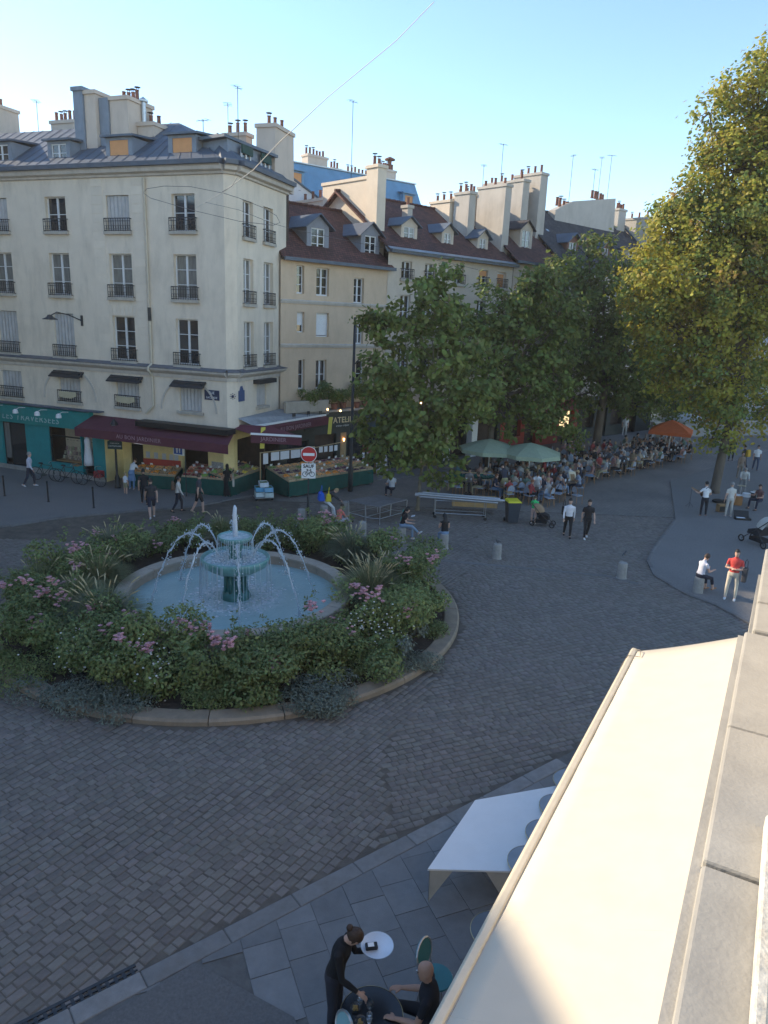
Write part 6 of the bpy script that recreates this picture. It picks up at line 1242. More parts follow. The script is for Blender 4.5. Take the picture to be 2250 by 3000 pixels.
mb=MB(); e=cw(s1+.02,fo_,zf); mb.tube([e+Vector((.02,0,.05)),e+CD*-.15+CN*.12+Vector((0,0,.12)),e+CD*-.4+CN*.16+Vector((0,0,.10)),e+CD*-.38+CN*-.05+Vector((0,0,.07)),e+CD*-.5+CN*-.12+Vector((0,0,-.1)),e+CD*-.9+CN*-.12+Vector((0,0,-.28))],.008,5); aw_local(mb).build('cord',pm('grey cord',(.25,.22,.18),.8,.1,9),aw)
for s in(3.5,8,12.6): mb=MB(); mb.tube([cw(s,fi,3.3),cw(s+.6,-.6,3.1),cw(s,fo_+.05,zf-.04)],.03,6); aw_local(mb).build('folding_arm',m_white,aw)
# white table with tapered corner legs
a_,b_,c_,d_=G(1392,2344,.72),G(1253,2546,.72),G(1495,2552,.72),G(1640,2300,.72)
wt=thing('white_table','large plain white table by the kerb half hidden under the awning','table',tuple(((a_+b_+c_+d_)/4).to_3d()[:2])+(KZ,)); wt.location=(*((a_+b_+c_+d_)/4)[:2],KZ)
def loc(p,o): return p-o.location
m_wt=pm('white lacquer',(.76,.75,.73),.4,.03,4)
mb=MB(); q=[loc(p,wt) for p in(b_,c_,d_,a_)]; mb.hexa([p-Vector((0,0,.03)) for p in q],q); mb.build('table_top',m_wt,wt)
cen=(a_+b_+c_+d_)/4
for p in(a_,b_,c_,d_):
    nb=[x for x in(a_,b_,c_,d_) if x is not p]; 
    if p is a_: e1,e2=b_,d_
    elif p is b_: e1,e2=a_,c_
    elif p is c_: e1,e2=b_,d_
    else: e1,e2=a_,c_
    u=(e1-p).normalized(); v=(e2-p).normalized(); z0=Vector((0,0,-.03)); pb=Vector((p.x,p.y,KZ))+u*.03+v*.03
    for dct in(u,v):
        mb=MB(); perp=(v if dct is u else u)*.012; t0=loc(p+z0+u*.02+v*.02,wt); t1=t0+dct*.36; bt=loc(pb,wt); mb.add([t0,t1,bt,t0+perp,t1+perp,bt+perp],[(0,1,2),(5,4,3),(0,3,4,1),(1,4,5,2),(2,5,3,0)]); mb.build('leg',pm('beige panel',(.45,.42,.36),.7,.08,5),wt)
# round cafe tables along the front
m_top=pm('grey table top',(.22,.25,.28),.25,.08,6,spec=.6)
def bistro_table(p,r,z,label,top,group='round cafe tables under the awning'):
    o=thing('bistro_table',label,'table',(p[0],p[1],KZ),0,group); h=z-KZ
    mb=MB(); mb.lathe([(0,h-.025),(r-.01,h-.025),(r,h-.018),(r,h-.004),(r-.006,h),(0,h)],n=40); mb.build('table_top',top,o); MB().lathe([(r+.002,h-.022),(r+.008,h-.02),(r+.008,h-.004),(r+.002,h-.002)],n=40,closed=True).build('rim',pm('brass rim',(.5,.4,.22),.35,.1,9,metal=.8),o)
    MB().tube([(0,0,.03),(0,0,h-.03)],.03,8).build('column',m_iron,o); MB().lathe([(0,.05),(.05,.045),(.2,.015),(.2,0),(0,0)],n=20).build('foot',m_iron,o); return o
places=((3.62,11.25),(3.22,10.5),(2.86,9.82),(2.47,9.18))
for k,(x,y) in enumerate(places): bistro_table((x,y),.36,.80,'round grey cafe table '+('farthest along the row beside the white table','second farthest in the row beside the white table','third in the row beside the white table','nearest of the row beside the white table')[k],m_top)
bistro_table((1.12,6.15),.36,.80,'round grey cafe table at the bottom right of the bald man',m_top)
bistro_table((1.75,7.9),.34,.78,'round grey cafe table half hidden under the awning beyond the bald man',pm('dull grey top',(.11,.12,.13),.35,.08,6))
m_dtop=pm('black table top',(.012,.014,.018),.25,.1,6,spec=.5)
wtab=(.10,6.62); bistro_table(wtab,.37,.78,'round black cafe table with glasses in front of the waiter',m_dtop)
def cafe_chair(p,rz,label,mat):
    o=thing('cafe_chair',label,'chair',(p[0],p[1],KZ),rz,'cafe chairs in the foreground'); mb=MB(); mb.lathe([(0,.44),(.2,.44),(.21,.45),(.2,.465),(0,.47)],n=20); mb.build('seat',mat,o)
    mb=MB(); pts=[(.19*math.sin(a)*1.0,-.2-.05*math.cos(a),.74+.16*math.cos(a)) for a in [i*math.pi/8 for i in range(17)]]; mb.add([(x,y,z) for x,y,z in pts[:16]]+[(x,y-.02,z) for x,y,z in pts[:16]],[tuple(range(16)),tuple(range(31,15,-1))]+[(i,16+i,16+(i+1)%16,(i+1)%16) for i in range(16)]); mb.build('backrest',mat,o)
    MB().tube(pts,.014,6,cap=False).build('back_frame',m_steel,o)
    for sx_ in(-1,1):
        MB().tube([(sx_*.16,-.16,.46),(sx_*.17,-.21,.6)],.012,6).build('support',m_steel,o)
        for sy_ in(-1,1): MB().tube([(sx_*.15,sy_*.14,.44),(sx_*.19,sy_*.19,0)],.012,6).build('leg',m_steel,o)
    return o
m_tealc=pm('teal lacquer',(.03,.17,.18),.4,.08,6); m_lteal=pm('pale teal cushion',(.20,.36,.38),.6,.1,6)
cafe_chair((.93,7.35),R(-120),'teal round-backed cafe chair beside the bald man',m_tealc); cafe_chair((-.38,6.28),R(120),'pale teal cafe chair at the lower edge beside the black table',m_lteal); cafe_chair((1.5,7.25),R(60),'dark cafe chair with curved back under the awning edge',m_dark); cafe_chair((.83,6.65),R(75),'cafe chair the bald man sits on',m_tealc)
# glasses on the black table
m_gl=pm('clear glass',(.85,.88,.9),.03,.02,5,trans=.95,spec=.6); m_wat=pm('pale drink',(.75,.80,.83),.1,.05,5); m_beer=pm('olives',(.45,.30,.10),.4,.3,20)
def glass(px,py,kind,label):
    q=G(px,py,.82); p=(q.x,q.y,.782); o=thing('drinking_glass',label,'glass',p)
    if kind=='wine': pr=[(0,0),(.034,.002),(.034,.004),(.006,.012),(.005,.08),(.02,.095),(.042,.125),(.045,.155),(.036,.2),(.034,.2),(.043,.155),(.04,.127),(.0,.098)]
    elif kind=='bowl': pr=[(0,0),(.03,0),(.06,.03),(.068,.06),(.065,.06),(.055,.03),(.0,.008)]
    else: pr=[(0,0),(.03,0),(.036,.11),(.033,.11),(.027,.01),(0,.01)]
    MB().lathe(pr,n=20).build('vessel',m_gl,o,True)
    if kind=='bowl':
        mb=MB(); [mb.ball((rnd.uniform(-.03,.03),rnd.uniform(-.03,.03),.022+rnd.uniform(0,.02)),.013,6,5) for _ in range(14)]; mb.build('snack',m_beer,o)
    elif kind=='tumbler': MB().lathe([(0,.011),(.0285,.011),(.031,.06),(0,.06)],n=16).build('drink',m_wat,o)
    return o
glass(1083,2965,'wine','stemmed wine glass on the black table'); glass(1041,2952,'bowl','glass bowl of snacks on the black table'); glass(1082,2985,'tumbler','short water glass at the front of the black table'); glass(1055,2930,'tumbler','water glass under the waiter hand'); glass(1056,2992,'bowl','small glass dish of nibbles nearest the edge of the black table')
# ------------------------------------------------------------------ people
V3=Vector
def loft(mb,rings,n=12):
    b=len(mb.v)
    for c,u,v in rings:
        for j in range(n): a=2*math.pi*j/n; mb.v.append(tuple(c+u*math.cos(a)+v*math.sin(a)))
    for i in range(len(rings)-1):
        for j in range(n): mb.f.append((b+i*n+j,b+i*n+(j+1)%n,b+(i+1)*n+(j+1)%n,b+(i+1)*n+j)); mb.m.append(0)
    mb.f.append(tuple(b+j for j in range(n))[::-1]); mb.f.append(tuple(b+(len(rings)-1)*n+j for j in range(n))); mb.m+=[0,0]
D_=lambda *a:V3(a).normalized()
DOWN=V3((0,0,-1))
POSES={
 'stand':dict(legs=[(D_(-.05,.02,-1),D_(-.01,-.02,-1)),(D_(.07,-.02,-1),D_(.02,-.04,-1))],arms=[(D_(-.18,.0,-1),D_(-.05,.15,-1)),(D_(.18,.0,-1),D_(.05,.15,-1))]),
 'walk':dict(legs=[(D_(-.02,.42,-1),D_(0,-.02,-1)),(D_(.02,-.22,-1),D_(0,-.55,-1))],arms=[(D_(-.15,-.38,-1),D_(-.02,-.05,-1)),(D_(.15,.3,-1),D_(.0,.55,-1))],lean=4),
 'walk2':dict(legs=[(D_(-.02,-.2,-1),D_(0,-.5,-1)),(D_(.02,.38,-1),D_(0,.02,-1))],arms=[(D_(-.15,.3,-1),D_(-.02,.5,-1)),(D_(.15,-.35,-1),D_(.0,-.02,-1))],lean=4),
 'sit':dict(legs=[(D_(-.12,1,-.08),D_(0,.05,-1)),(D_(.12,1,-.08),D_(0,.12,-1))],arms=[(D_(-.2,.35,-1),D_(.15,1,-.1)),(D_(.2,.3,-1),D_(-.15,1,-.05))],seat=.47,lean=8),
 'sit2':dict(legs=[(D_(-.1,1,-.1),D_(0,-.1,-1)),(D_(.1,1,-.05),D_(-.05,.2,-1))],arms=[(D_(-.25,.55,-.8),D_(.2,.6,.75)),(D_(.2,.2,-1),D_(-.2,1,.05))],seat=.47,lean=14),
 'sitback':dict(legs=[(D_(-.1,1,-.1),D_(0,.2,-1)),(D_(.1,1,-.05),D_(-.05,.3,-1))],arms=[(D_(-.3,.1,-1),D_(.3,.9,-.35)),(D_(.3,.1,-1),D_(-.3,.9,-.35))],seat=.47,lean=-8),
 'bollard':dict(legs=[(D_(-.1,1,-.35),D_(0,.12,-1)),(D_(.1,1,-.25),D_(-.05,.3,-1))],arms=[(D_(-.2,.35,-1),D_(.25,1,.15)),(D_(.2,.35,-1),D_(-.25,1,.1))],seat=.62,lean=10,hp=25),
 'crossed':dict(legs=[(D_(-.1,1,-.4),D_(0,.1,-1)),(D_(.1,1,.05),D_(-.2,.75,-.75))],arms=[(D_(-.2,.35,-1),D_(.25,1,.1)),(D_(.2,.35,-1),D_(-.3,1,-.1))],seat=.66,lean=14,hp=15),
 'folded':dict(legs=[(D_(-.09,.02,-1),D_(-.02,-.02,-1)),(D_(.09,.04,-1),D_(.03,.0,-1))],arms=[(D_(-.25,.15,-1),D_(.95,.5,.0)),(D_(.25,.15,-1),D_(-.95,.5,.1))]),
 'bend':dict(legs=[(D_(-.08,.1,-1),D_(0,-.05,-1)),(D_(.08,.05,-1),D_(0,-.1,-1))],arms=[(D_(-.15,.6,-1),D_(.05,1,-.3)),(D_(.15,.6,-1),D_(-.05,1,-.2))],lean=28,hp=20),
 'guitar':dict(legs=[(D_(-.08,.03,-1),D_(-.02,-.02,-1)),(D_(.1,.0,-1),D_(.02,-.03,-1))],arms=[(D_(-.6,.25,-.7),D_(-.35,.7,.35)),(D_(.3,-.1,-1),D_(-.5,.9,-.1))],hp=10),
 'lean_seat':dict(legs=[(D_(-.1,.7,-.75),D_(0,.1,-1)),(D_(.1,.75,-.7),D_(0,.2,-1))],arms=[(D_(-.15,.8,-.8),D_(.15,.8,-.5)),(D_(.15,.8,-.8),D_(-.15,.8,-.5))],seat=.72,lean=38,hp=20),
 'drum':dict(legs=[(D_(-.35,1,-.1),D_(0,.1,-1)),(D_(.35,1,-.1),D_(0,.1,-1))],arms=[(D_(-.3,.3,-1),D_(.05,1,-.0)),(D_(.3,.3,-1),D_(-.05,1,.1))],seat=.5,lean=8,hp=10),
 'ground':dict(legs=[(D_(-.2,.85,.35),D_(0,.5,-.9)),(D_(.2,.95,.2),D_(0,.7,-.7))],arms=[(D_(-.2,.5,-.8),D_(.1,.9,.0)),(D_(.2,.5,-.8),D_(-.1,.9,.0))],seat=.12,lean=16,hp=20),
 'push':dict(legs=[(D_(-.04,.12,-1),D_(0,-.05,-1)),(D_(.05,-.05,-1),D_(0,-.1,-1))],arms=[(D_(-.1,.5,-.9),D_(.0,1,-.1)),(D_(.1,.5,-.9),D_(.0,1,-.1))],lean=6),
 'waiter':dict(legs=[(D_(-.06,.02,-1),D_(-.01,-.02,-1)),(D_(.07,.05,-1),D_(.02,-.04,-1))],arms=[(D_(-.22,.32,-1),D_(-.25,1,.25)),(D_(.25,.3,-1),D_(-.1,.85,-.55))],lean=13,hp=38),
}
def figure(pose,voxel=.02,fem=False,skirt=0,fingers=False,head_yaw=0,belly=0):
    P=POSES[pose]; mb=MB(); seg=[]; X=V3((1,0,0)); lean=R(P.get('lean',2)); s=V3((0,math.sin(lean),math.cos(lean))); fwd=V3((0,math.cos(lean),-math.sin(lean)))
    sh=.165 if fem else .19; hw=.175 if fem else .165; p0=V3((0,0,0)); nb=p0+s*.5
    feet=[]; legs=[]
    for i,(t,c) in enumerate(P['legs']):
        hip=p0+X*(-.095 if i==0 else .095)+V3((0,0,-.03)); k=hip+t*.43; a=k+c*.40; legs.append((hip,k,a))
    zmin=min(l[2].z for l in legs)-.075
    z0=P['seat']+.095 if 'seat' in P else -zmin
    up_=V3((0,0,z0)); p0=p0+up_; nb=nb+up_
    rings=[]
    for t,rx,ry in((-.14,.10,.09),(-.08,.155*hw/.165,.115),(0,.168*hw/.165,.12+belly*.3),(.12,.15,.105+belly),(.2,.145 if fem else .155,.105+belly*.7),(.34,sh*.93,.122),(.42,sh*.98,.11),(.475,sh*.72,.085),(.505,.075,.065)): rings.append((p0+s*t,X*rx,fwd*ry))
    loft(mb,rings,16); seg.append((p0-s*.05,p0+s*.44,.13,'torso'))
    hp=R(P.get('hp',4)); hs=(s*math.cos(hp)+fwd*math.sin(hp)).normalized(); hf=(fwd*math.cos(hp)-s*math.sin(hp)).normalized(); q=Quaternion(s,head_yaw); hf=q@hf; hx=q@X
    nk=p0+s*.48; hc=nk+s*.05+hs*.15; mb.tube([nk-s*.03,nk+s*.04,hc-hs*.05],[.062,.055,.055],10); seg.append((nk+s*.02,hc-hs*.07,.05,'neck'))
    hr=[]
    for t,rx,ry,oy in((-.118,.03,.035,.042),(-.105,.048,.055,.035),(-.07,.062,.080,.014),(-.02,.071,.092,.004),(.03,.075,.097,-.002),(.075,.068,.088,-.006),(.108,.045,.06,-.008),(.122,.015,.02,-.008)): hr.append((hc+hs*t+hf*oy,hx*rx,hf*ry))
    loft(mb,hr,14); mb.ball(tuple(hc+hf*.095-hs*.025),.018,6,5,sc=(.8,1,1.3))
    for sx in(-1,1): mb.ball(tuple(hc+hx*sx*.074-hs*.02),.024,6,5,sc=(.5,1,1.2))
    seg.append((hc-hs*.05,hc+hs*.05,.085,'head'))
    arms=[]
    for i,(u,f) in enumerate(P['arms']):
        sg=-1 if i==0 else 1; so_=p0+s*.425+X*sg*(sh-.005); el=so_+u*.285; wr=el+f*.25; arms.append((so_,el,wr,f))
        mb.tube([so_-X*sg*.04,so_,so_+u*.12,el,el+f*.09,wr],[.05,.058,.05,.042,.042,.028],10); seg.append((so_,el,.05,'uarm')); seg.append((el,wr,.036,'farm'))
        side=f.cross(V3((0,0,1))); side=side.normalized() if side.length>.05 else X; nrm=side.cross(f)
        pc=wr+f*.05; loft(mb,[(wr-f*.01,side*.026,nrm*.019),(wr+f*.03,side*.038,nrm*.018),(wr+f*.085,side*.040,nrm*.014),(wr+f*.095,side*.034,nrm*.010)],10)
        if fingers:
            for j,(o_,l) in enumerate(((-.03,.066),(-.010,.078),(.010,.074),(.029,.058))):
                b_=wr+f*.088+side*o_; mb.tube([b_-f*.02,b_+f*l*.5-nrm*.004,b_+f*l*.8-nrm*.022,b_+f*l-nrm*.042],[.0095,.0092,.0085,.007],8)
            tb=wr+f*.03-side*sg*.03; mb.tube([tb,tb-side*sg*.03+f*.03,tb-side*sg*.035+f*.065-nrm*.012],[.013,.0115,.009],8)
        else:
            for j,o_ in enumerate((-.028,-.009,.010,.028)): b_=wr+f*.085+side*o_; mb.tube([b_-f*.02,b_+f*(.05,.062,.058,.045)[j]-nrm*.012],[.0125,.010],6)
            tb=wr+f*.03-side*sg*.03; mb.tube([tb,tb-side*sg*.03+f*.04],[.014,.011],6)
        seg.append((wr,wr+f*.15,.03,'hand'))
    for i,(h,k,a) in enumerate(legs):
        h,k,a=h+up_,k+up_,a+up_; mb.tube([h+V3((0,0,.03)),h,h.lerp(k,.5),k,k.lerp(a,.3),a],[.088,.093,.078,.060,.060,.043],12)
        seg.append((h,k,.075,'thigh')); seg.append((k,a,.052,'shin'))
        c=(a-k).normalized(); ff=V3((0,1,0)); ff=(ff-c*ff.dot(c)); ff=ff.normalized() if ff.length>.2 else V3((0,.6,.8)); ud=-c; r_=ff.cross(ud).normalized()
        rr=[]
        for t,rx,rz,dz in((-.075,.026,.03,-.045),(-.05,.038,.045,-.032),(0,.040,.048,-.030),(.07,.043,.036,-.042),(.13,.046,.027,-.05),(.17,.036,.020,-.056),(.185,.015,.010,-.06)): rr.append((a+ff*t+ud*dz,r_*rx,ud*rz))
        loft(mb,rr,10); seg.append((a-ff*.05+ud*-.04,a+ff*.15+ud*-.05,.035,'foot'))
    if skirt:
        h0=p0+s*.1; b_=V3((sum(l[1].x for l in legs)/2,sum(l[1].y for l in legs)/2,0)); zb=z0-skirt; rs=[]
        for t in(0,.25,.6,1): c=h0.lerp(V3((0,b_.y*.5*min(1,skirt),zb)),t); rs.append((c,X*(.13+.1*t),V3((0,1,0))*(.1+.11*t)))
        loft(mb,rs,16); seg.append((h0-V3((0,0,.1)),V3((0,0,zb)),.2,'skirt'))
    return dict(mb=mb,seg=seg,voxel=voxel,head=(hc,hs,hf,hx),arms=arms,p0=p0,s=s,fwd=fwd,pose=pose)
FIGS=[]
def request(spec): FIGS.append(spec)
def classify(me,seg,sleeve,leg,dress=False):
    n=len(me.polygons); c=np.zeros(n*3,dtype=np.float32); me.polygons.foreach_get('center',c); c=c.reshape(-1,3); best=np.full(n,9e9); tagi=np.zeros(n,int); tt=np.zeros(n)
    for i,(a,b,r,t) in enumerate(seg):
        a=np.array(a);b=np.array(b); d=b-a; u=np.clip(((c-a)@d)/max(1e-9,d@d),0,1); dist=np.linalg.norm(c-(a+u[:,None]*d),axis=1)-r; k=dist<best; best[k]=dist[k]; tagi[k]=i; tt[k]=u[k]
    out=np.zeros(n,int)
    for i,(a,b,r,t) in enumerate(seg):
        k=tagi==i
        if t=='torso': out[k]=np.where((tt[k]<.16)&(not dress),2,1)
        elif t=='uarm': out[k]=np.where(tt[k]<(1.1 if sleeve>=1 else sleeve),1,0)
        elif t=='farm': out[k]=np.where(tt[k]<(sleeve-1),1,0)
        elif t=='thigh': out[k]=np.where(tt[k]<(leg if leg<1 else 2),2,0)
        elif t=='shin': out[k]=np.where(tt[k]<(leg-1),2,0)
        elif t=='foot': out[k]=3
        elif t=='skirt': out[k]=1 if dress else 2
        else: out[k]=0
    return out
def hair_mb(fig,style):
    hc,hs,hf,hx=fig['head']; mb=MB(); n,k=16,10; b=0; V=[];F=[]; idx={}
    for i in range(k+1):
        th=math.pi*i/k
        for j in range(n):
            a=2*math.pi*j/n; x,y,z=math.sin(th)*math.cos(a),math.sin(th)*math.sin(a),math.cos(th); lump=1+.03*math.sin(5*a+3*th)
            V.append(hc+hx*x*.086*lump+hf*(y*.108*lump-.008)+hs*(z*.128+.012)); idx[(i,j)]=(y,z)
    low={'short':-.15,'long':-.5,'bun':-.2,'hat':.25,'fringe':-.5}.get(style,-.2)
    for i in range(k):
        for j in range(n):
            y,z=idx[(i,j)]; 
            if z<low: continue
            if y>.25 and z<.55: continue
            if y>-.1 and y<=.25 and z<-.0 and style!='long': continue
            F.append((i*n+j,i*n+(j+1)%n,(i+1)*n+(j+1)%n,(i+1)*n+j))
    mb.add(V,F)
    if style=='long':
        rings=[]
        for t,w,d,o in((.03,.07,.035,-.075),(-.08,.085,.04,-.085),(-.18,.09,.04,-.085),(-.28,.075,.03,-.08),(-.36,.04,.018,-.075)): rings.append((hc+hs*t+hf*o,hx*w,hf*d))
        loft(mb,rings,12)
    if style=='bun': mb.ball(tuple(hc-hf*.12+hs*.02),.045,10,8); 
    if style=='hat':
        c=hc+hs*.06; loft(mb,[(c-hs*.005,hx*.17,hf*.19),(c+hs*.008,hx*.17,hf*.19)],20); loft(mb,[(c,hx*.092,hf*.11),(c+hs*.06,hx*.088,hf*.105),(c+hs*.085,hx*.06,hf*.07)],16)
    return mb
SKIN=[pm('skin light',(.50,.31,.23),.6,.06,9),pm('skin mid',(.40,.23,.16),.6,.06,9),pm('skin dark',(.14,.075,.05),.6,.06,9)]
def cloth(c): 
    nm='cloth %.3f %.3f %.3f'%tuple(c[:3]); return pm(nm,c,.9,.12,5,.25,18)
HAIRC={'brown':(.045,.025,.015),'black':(.012,.010,.010),'blond':(.30,.21,.11),'grey':(.25,.24,.23),'ginger':(.16,.06,.025),'straw':(.50,.38,.20)}
def person(label,pos,rz,pose='stand',top=(.6,.6,.6),bottom=(.02,.02,.025),shoe=(.04,.04,.04),skin=0,hair='short',hc='brown',h=1.75,sleeve=.6,leg=1.95,fem=False,skirt=0,dress=False,voxel=.02,group=None,fingers=False,yaw=0,belly=0,then=None,face=False):
    FIGS.append(dict(label=label,pos=pos,rz=rz,pose=pose,top=top,bottom=bottom,shoe=shoe,skin=skin,hair=hair,hc=hc,h=h,sleeve=sleeve,leg=leg,fem=fem,skirt=skirt,dress=dress,voxel=voxel,group=group,fingers=fingers,yaw=yaw,belly=belly,then=then,face=face))
def build_people():
    cache={}
    for f in FIGS:
        key=(f['pose'],f['voxel'],f['fem'],f['skirt'],f['fingers'],f['yaw'],f['belly']); f['key']=key
        if key not in cache:
            fg=figure(f['pose'],f['voxel'],f['fem'],f['skirt'],f['fingers'],f['yaw'],f['belly']); me=bpy.data.meshes.new('fig'); me.from_pydata(fg['mb'].v,[],fg['mb'].f); me.update()
            bm=bmesh.new(); bm.from_mesh(me); bmesh.ops.recalc_face_normals(bm,faces=bm.faces); bm.to_mesh(me); bm.free()
            o=bpy.data.objects.new('fig',me); COL.objects.link(o); r=o.modifiers.new('r','REMESH'); r.mode='VOXEL'; r.voxel_size=f['voxel']; sm=o.modifiers.new('s','SMOOTH'); sm.factor=.5; sm.iterations=3; cache[key]=[fg,o,None,{}]
    dg=bpy.context.evaluated_depsgraph_get()
    for k,c in cache.items(): c[2]=bpy.data.meshes.new_from_object(c[1].evaluated_get(dg))
    for c in cache.values(): bpy.data.objects.remove(c[1])
    for f in FIGS:
        fg,_,base,var=cache[f['key']]; vk=(f['sleeve'],f['leg'],f['dress'])
        if vk not in var:
            me=base.copy(); me.name='person_body'; me.materials.clear()
            for i in range(4): me.materials.append(None)
            mi=classify(me,fg['seg'],f['sleeve'],f['leg'],f['dress']); me.polygons.foreach_set('material_index',mi.astype(np.int32)); me.polygons.foreach_set('use_smooth',np.ones(len(me.polygons),dtype=bool)); me.update(); var[vk]=me
        sc=f['h']/1.75; o=thing('person',f['label'],'person',tuple(f['pos']),f['rz'],f['group'])
        b=bpy.data.objects.new('body',var[vk]); link(b,o); b.scale=(sc,sc,sc)
        for i,m in enumerate((SKIN[f['skin']],cloth(f['top']),cloth(f['bottom']),cloth(f['shoe']))): b.material_slots[i].link='OBJECT'; b.material_slots[i].material=m
        if f['hair']:
            hk=('hair',f['hair'])
            if hk not in var: 
                hm=hair_mb(fg,f['hair']); me=bpy.data.meshes.new('hair'); me.from_pydata(hm.v,[],hm.f); me.polygons.foreach_set('use_smooth',[True]*len(me.polygons)); me.materials.append(None); var[hk]=me
            hb=bpy.data.objects.new('hat' if f['hair']=='hat' else 'hair',var[hk]); link(hb,o); hb.scale=(sc,sc,sc); hb.material_slots[0].link='OBJECT'; hb.material_slots[0].material=pm('hair '+f['hc'],HAIRC[f['hc']],.6,.3,30,.3,60)
        if f['face']:
            hc,hs,hf,hx=fg['head']
            for sx in(-1,1): MB().ball(tuple((hc+hf*.085+hx*sx*.03+hs*.012)*sc),.009,8,6).build('eye',m_black,o)
            MB().tube([tuple((hc+hf*.083+hx*x-hs*.07)*sc) for x in(-.022,0,.022)],.005,5).build('mouth',pm('lips',(.28,.10,.08),.6,.1,9),o)
        if f['then']: f['then'](o,fg,sc)
W_=(.66,.66,.67); BK=(.014,.014,.016); NV=(.018,.022,.04); JN=(.13,.20,.30); KH=(.32,.28,.17); GY=(.16,.17,.19); CR=(.55,.50,.42)
def PP(px,py,z=0): q=G(px,py,z); return (q.x,q.y,z)
z6=lambda a,b:(1500+a/2.212,1150+b/2.212); z7b=lambda a,b:(1700+a/3.016,1150+b/3.016); z3b=lambda a,b:(1300+a/3.687,1150+b/3.687); za=lambda a,b:(a/3.318,1150+b/3.318); zb=lambda a,b:(450+a/3.318,1150+b/3.318)
WS=(.62,.62,.62)
person('grey-haired man in a pale shirt walking right before the bookshop',PP(90,1424,.055),R(-80),'walk',(.50,.50,.58),NV,WS,0,'short','grey',1.75,1.85)
person('woman in white top and blue skirt leaning at the small stall',PP(387,1435),R(-20),'bend',W_,(.13,.22,.36),WS,0,'short','brown',1.65,.6,fem=True,skirt=.42)
person('small child in a white shirt beside the woman at the small stall',PP(369,1449),R(-30),'stand',W_,KH,WS,0,'short','blond',1.1,.6,.8)
person('man in black t-shirt and navy shorts with white trainers walking away',PP(446,1517),R(25),'walk2',(.03,.03,.033),NV,WS,0,'short','black',1.78,.6,.9)
person('person in black half hidden behind the man in navy shorts',PP(424,1478),R(20),'walk',BK,BK,BK,1,'short','black',1.72,.6)
person('woman in cream blouse and dark trousers with a rucksack walking right',PP(523,1499),R(-70),'walk',(.56,.52,.45),(.022,.022,.03),BK,1,'short','black',1.66,1.9,fem=True)
person('man in dark grey t-shirt and black shorts striding right past the stall',PP(583,1501),R(-65),'walk2',(.05,.052,.062),BK,(.4,.32,.2),0,'short','brown',1.82,.65,.95)
person('woman in a long black dress with a white tote at the stall',PP(667,1457),R(15),'stand',BK,BK,WS,1,'long','black',1.66,.5,1.95,True,.8,True)
person('stallholder in black standing behind the corner stall',PP(801,1412),R(170),'stand',BK,BK,BK,0,'short','black',1.75,1.8)
for i,(a,b,c,hc_,l) in enumerate(((290,640,(.5,.4,.36),'grey','customer in a pale top behind the big stall'),(200,640,(.03,.03,.04),'black','customer in dark clothes behind the price lists'),(345,640,(.35,.26,.18),'brown','customer in a tan top behind the big stall'),(520,600,(.1,.13,.2),'black','person in blue at the far end of the big stall'))): 
    q=PP(*z4(a,b+20)); person(l,q,R(160+15*i),'bend' if i%2 else 'stand',c,NV,BK,i%2,'short',hc_,1.68,.7)
q=PP(*z4(395,912)); person('blond woman in black and yellow leaning on a bollard',(q[0]+.05,q[1]+.15,0),R(-75),'lean_seat',(.03,.03,.035),W_,WS,0,'fringe','blond',1.62,1.9,fem=True)
person('person in a coral top sitting low beside the flowers',PP(*z4(470,950)),R(-40),'ground',(.62,.17,.14),(.35,.34,.38),BK,1,'short','brown',1.6,.6,fem=True)
person('man in a pale t-shirt sitting behind the steel tables',PP(*z4(775,800)),R(20),'sit',(.50,.52,.56),NV,BK,0,'short','brown',1.72,.6)
q=PP(*z4(832,1046)); person('woman in black t-shirt and wide jeans sitting on a bollard with a notebook',(q[0]+.0,q[1],0),R(-100),'crossed',BK,(.20,.28,.38),WS,0,'long','black',1.68,.6,1.95,True)
q=PP(*z4(1074,1086)); person('woman in a black strap top sitting on a bollard seen from behind',(q[0],q[1]+.05,0),R(10),'bollard',BK,(.17,.25,.36),BK,0,'long','black',1.62,.05,1.95,True)
q=PP(*z6(135,850)); person('child in a bright green top standing by the pushchair',q,R(-20),'push',(.05,.50,.15),(.62,.42,.36),WS,0,'short','brown',1.32,.6,1.0)
q=PP(*z6(150,700)); person('woman in a white top standing behind the child in green',q,R(170),'bend',W_,(.5,.47,.44),WS,0,'short','brown',1.66,.5,fem=True)
person('man in white shirt and black trousers with a shoulder bag walking to the camera',PP(1660,1573),R(172),'walk',(.68,.66,.68),BK,BK,0,'short','black',1.76,1.9)
person('man in black t-shirt and black trousers walking beside the man in white',PP(1715,1577),R(180),'walk2',(.02,.018,.02),BK,WS,0,'short','brown',1.76,.65)
person('man in navy shirt and khaki shorts standing at the terrace edge',PP(*z3b(645,1128)),R(20),'bend',(.035,.04,.06),(.34,.30,.15),WS,0,'short','black',1.8,.7,.9)
person('guitarist in a white t-shirt and dark trousers seen from behind',PP(*z7b(1080,1095)),R(15),'guitar',(.70,.70,.70),(.02,.022,.03),BK,0,'short','black',1.76,.6)
person('musician in beige clothes standing beside the guitarist',PP(*z7b(1300,1098)),R(5),'stand',(.52,.49,.44),(.42,.40,.36),WS,0,'short','grey',1.76,.6)
person('drummer in a brown shirt sitting behind the drums',PP(*z7b(1570,1040)),R(110),'drum',(.17,.09,.08),NV,BK,1,'short','brown',1.72,.6)
person('saxophone player in a pale jacket behind the beige musician',PP(*z7b(1420,900)),R(160),'bend',(.5,.5,.48),(.2,.2,.2),BK,0,'short','grey',1.72,1.9)
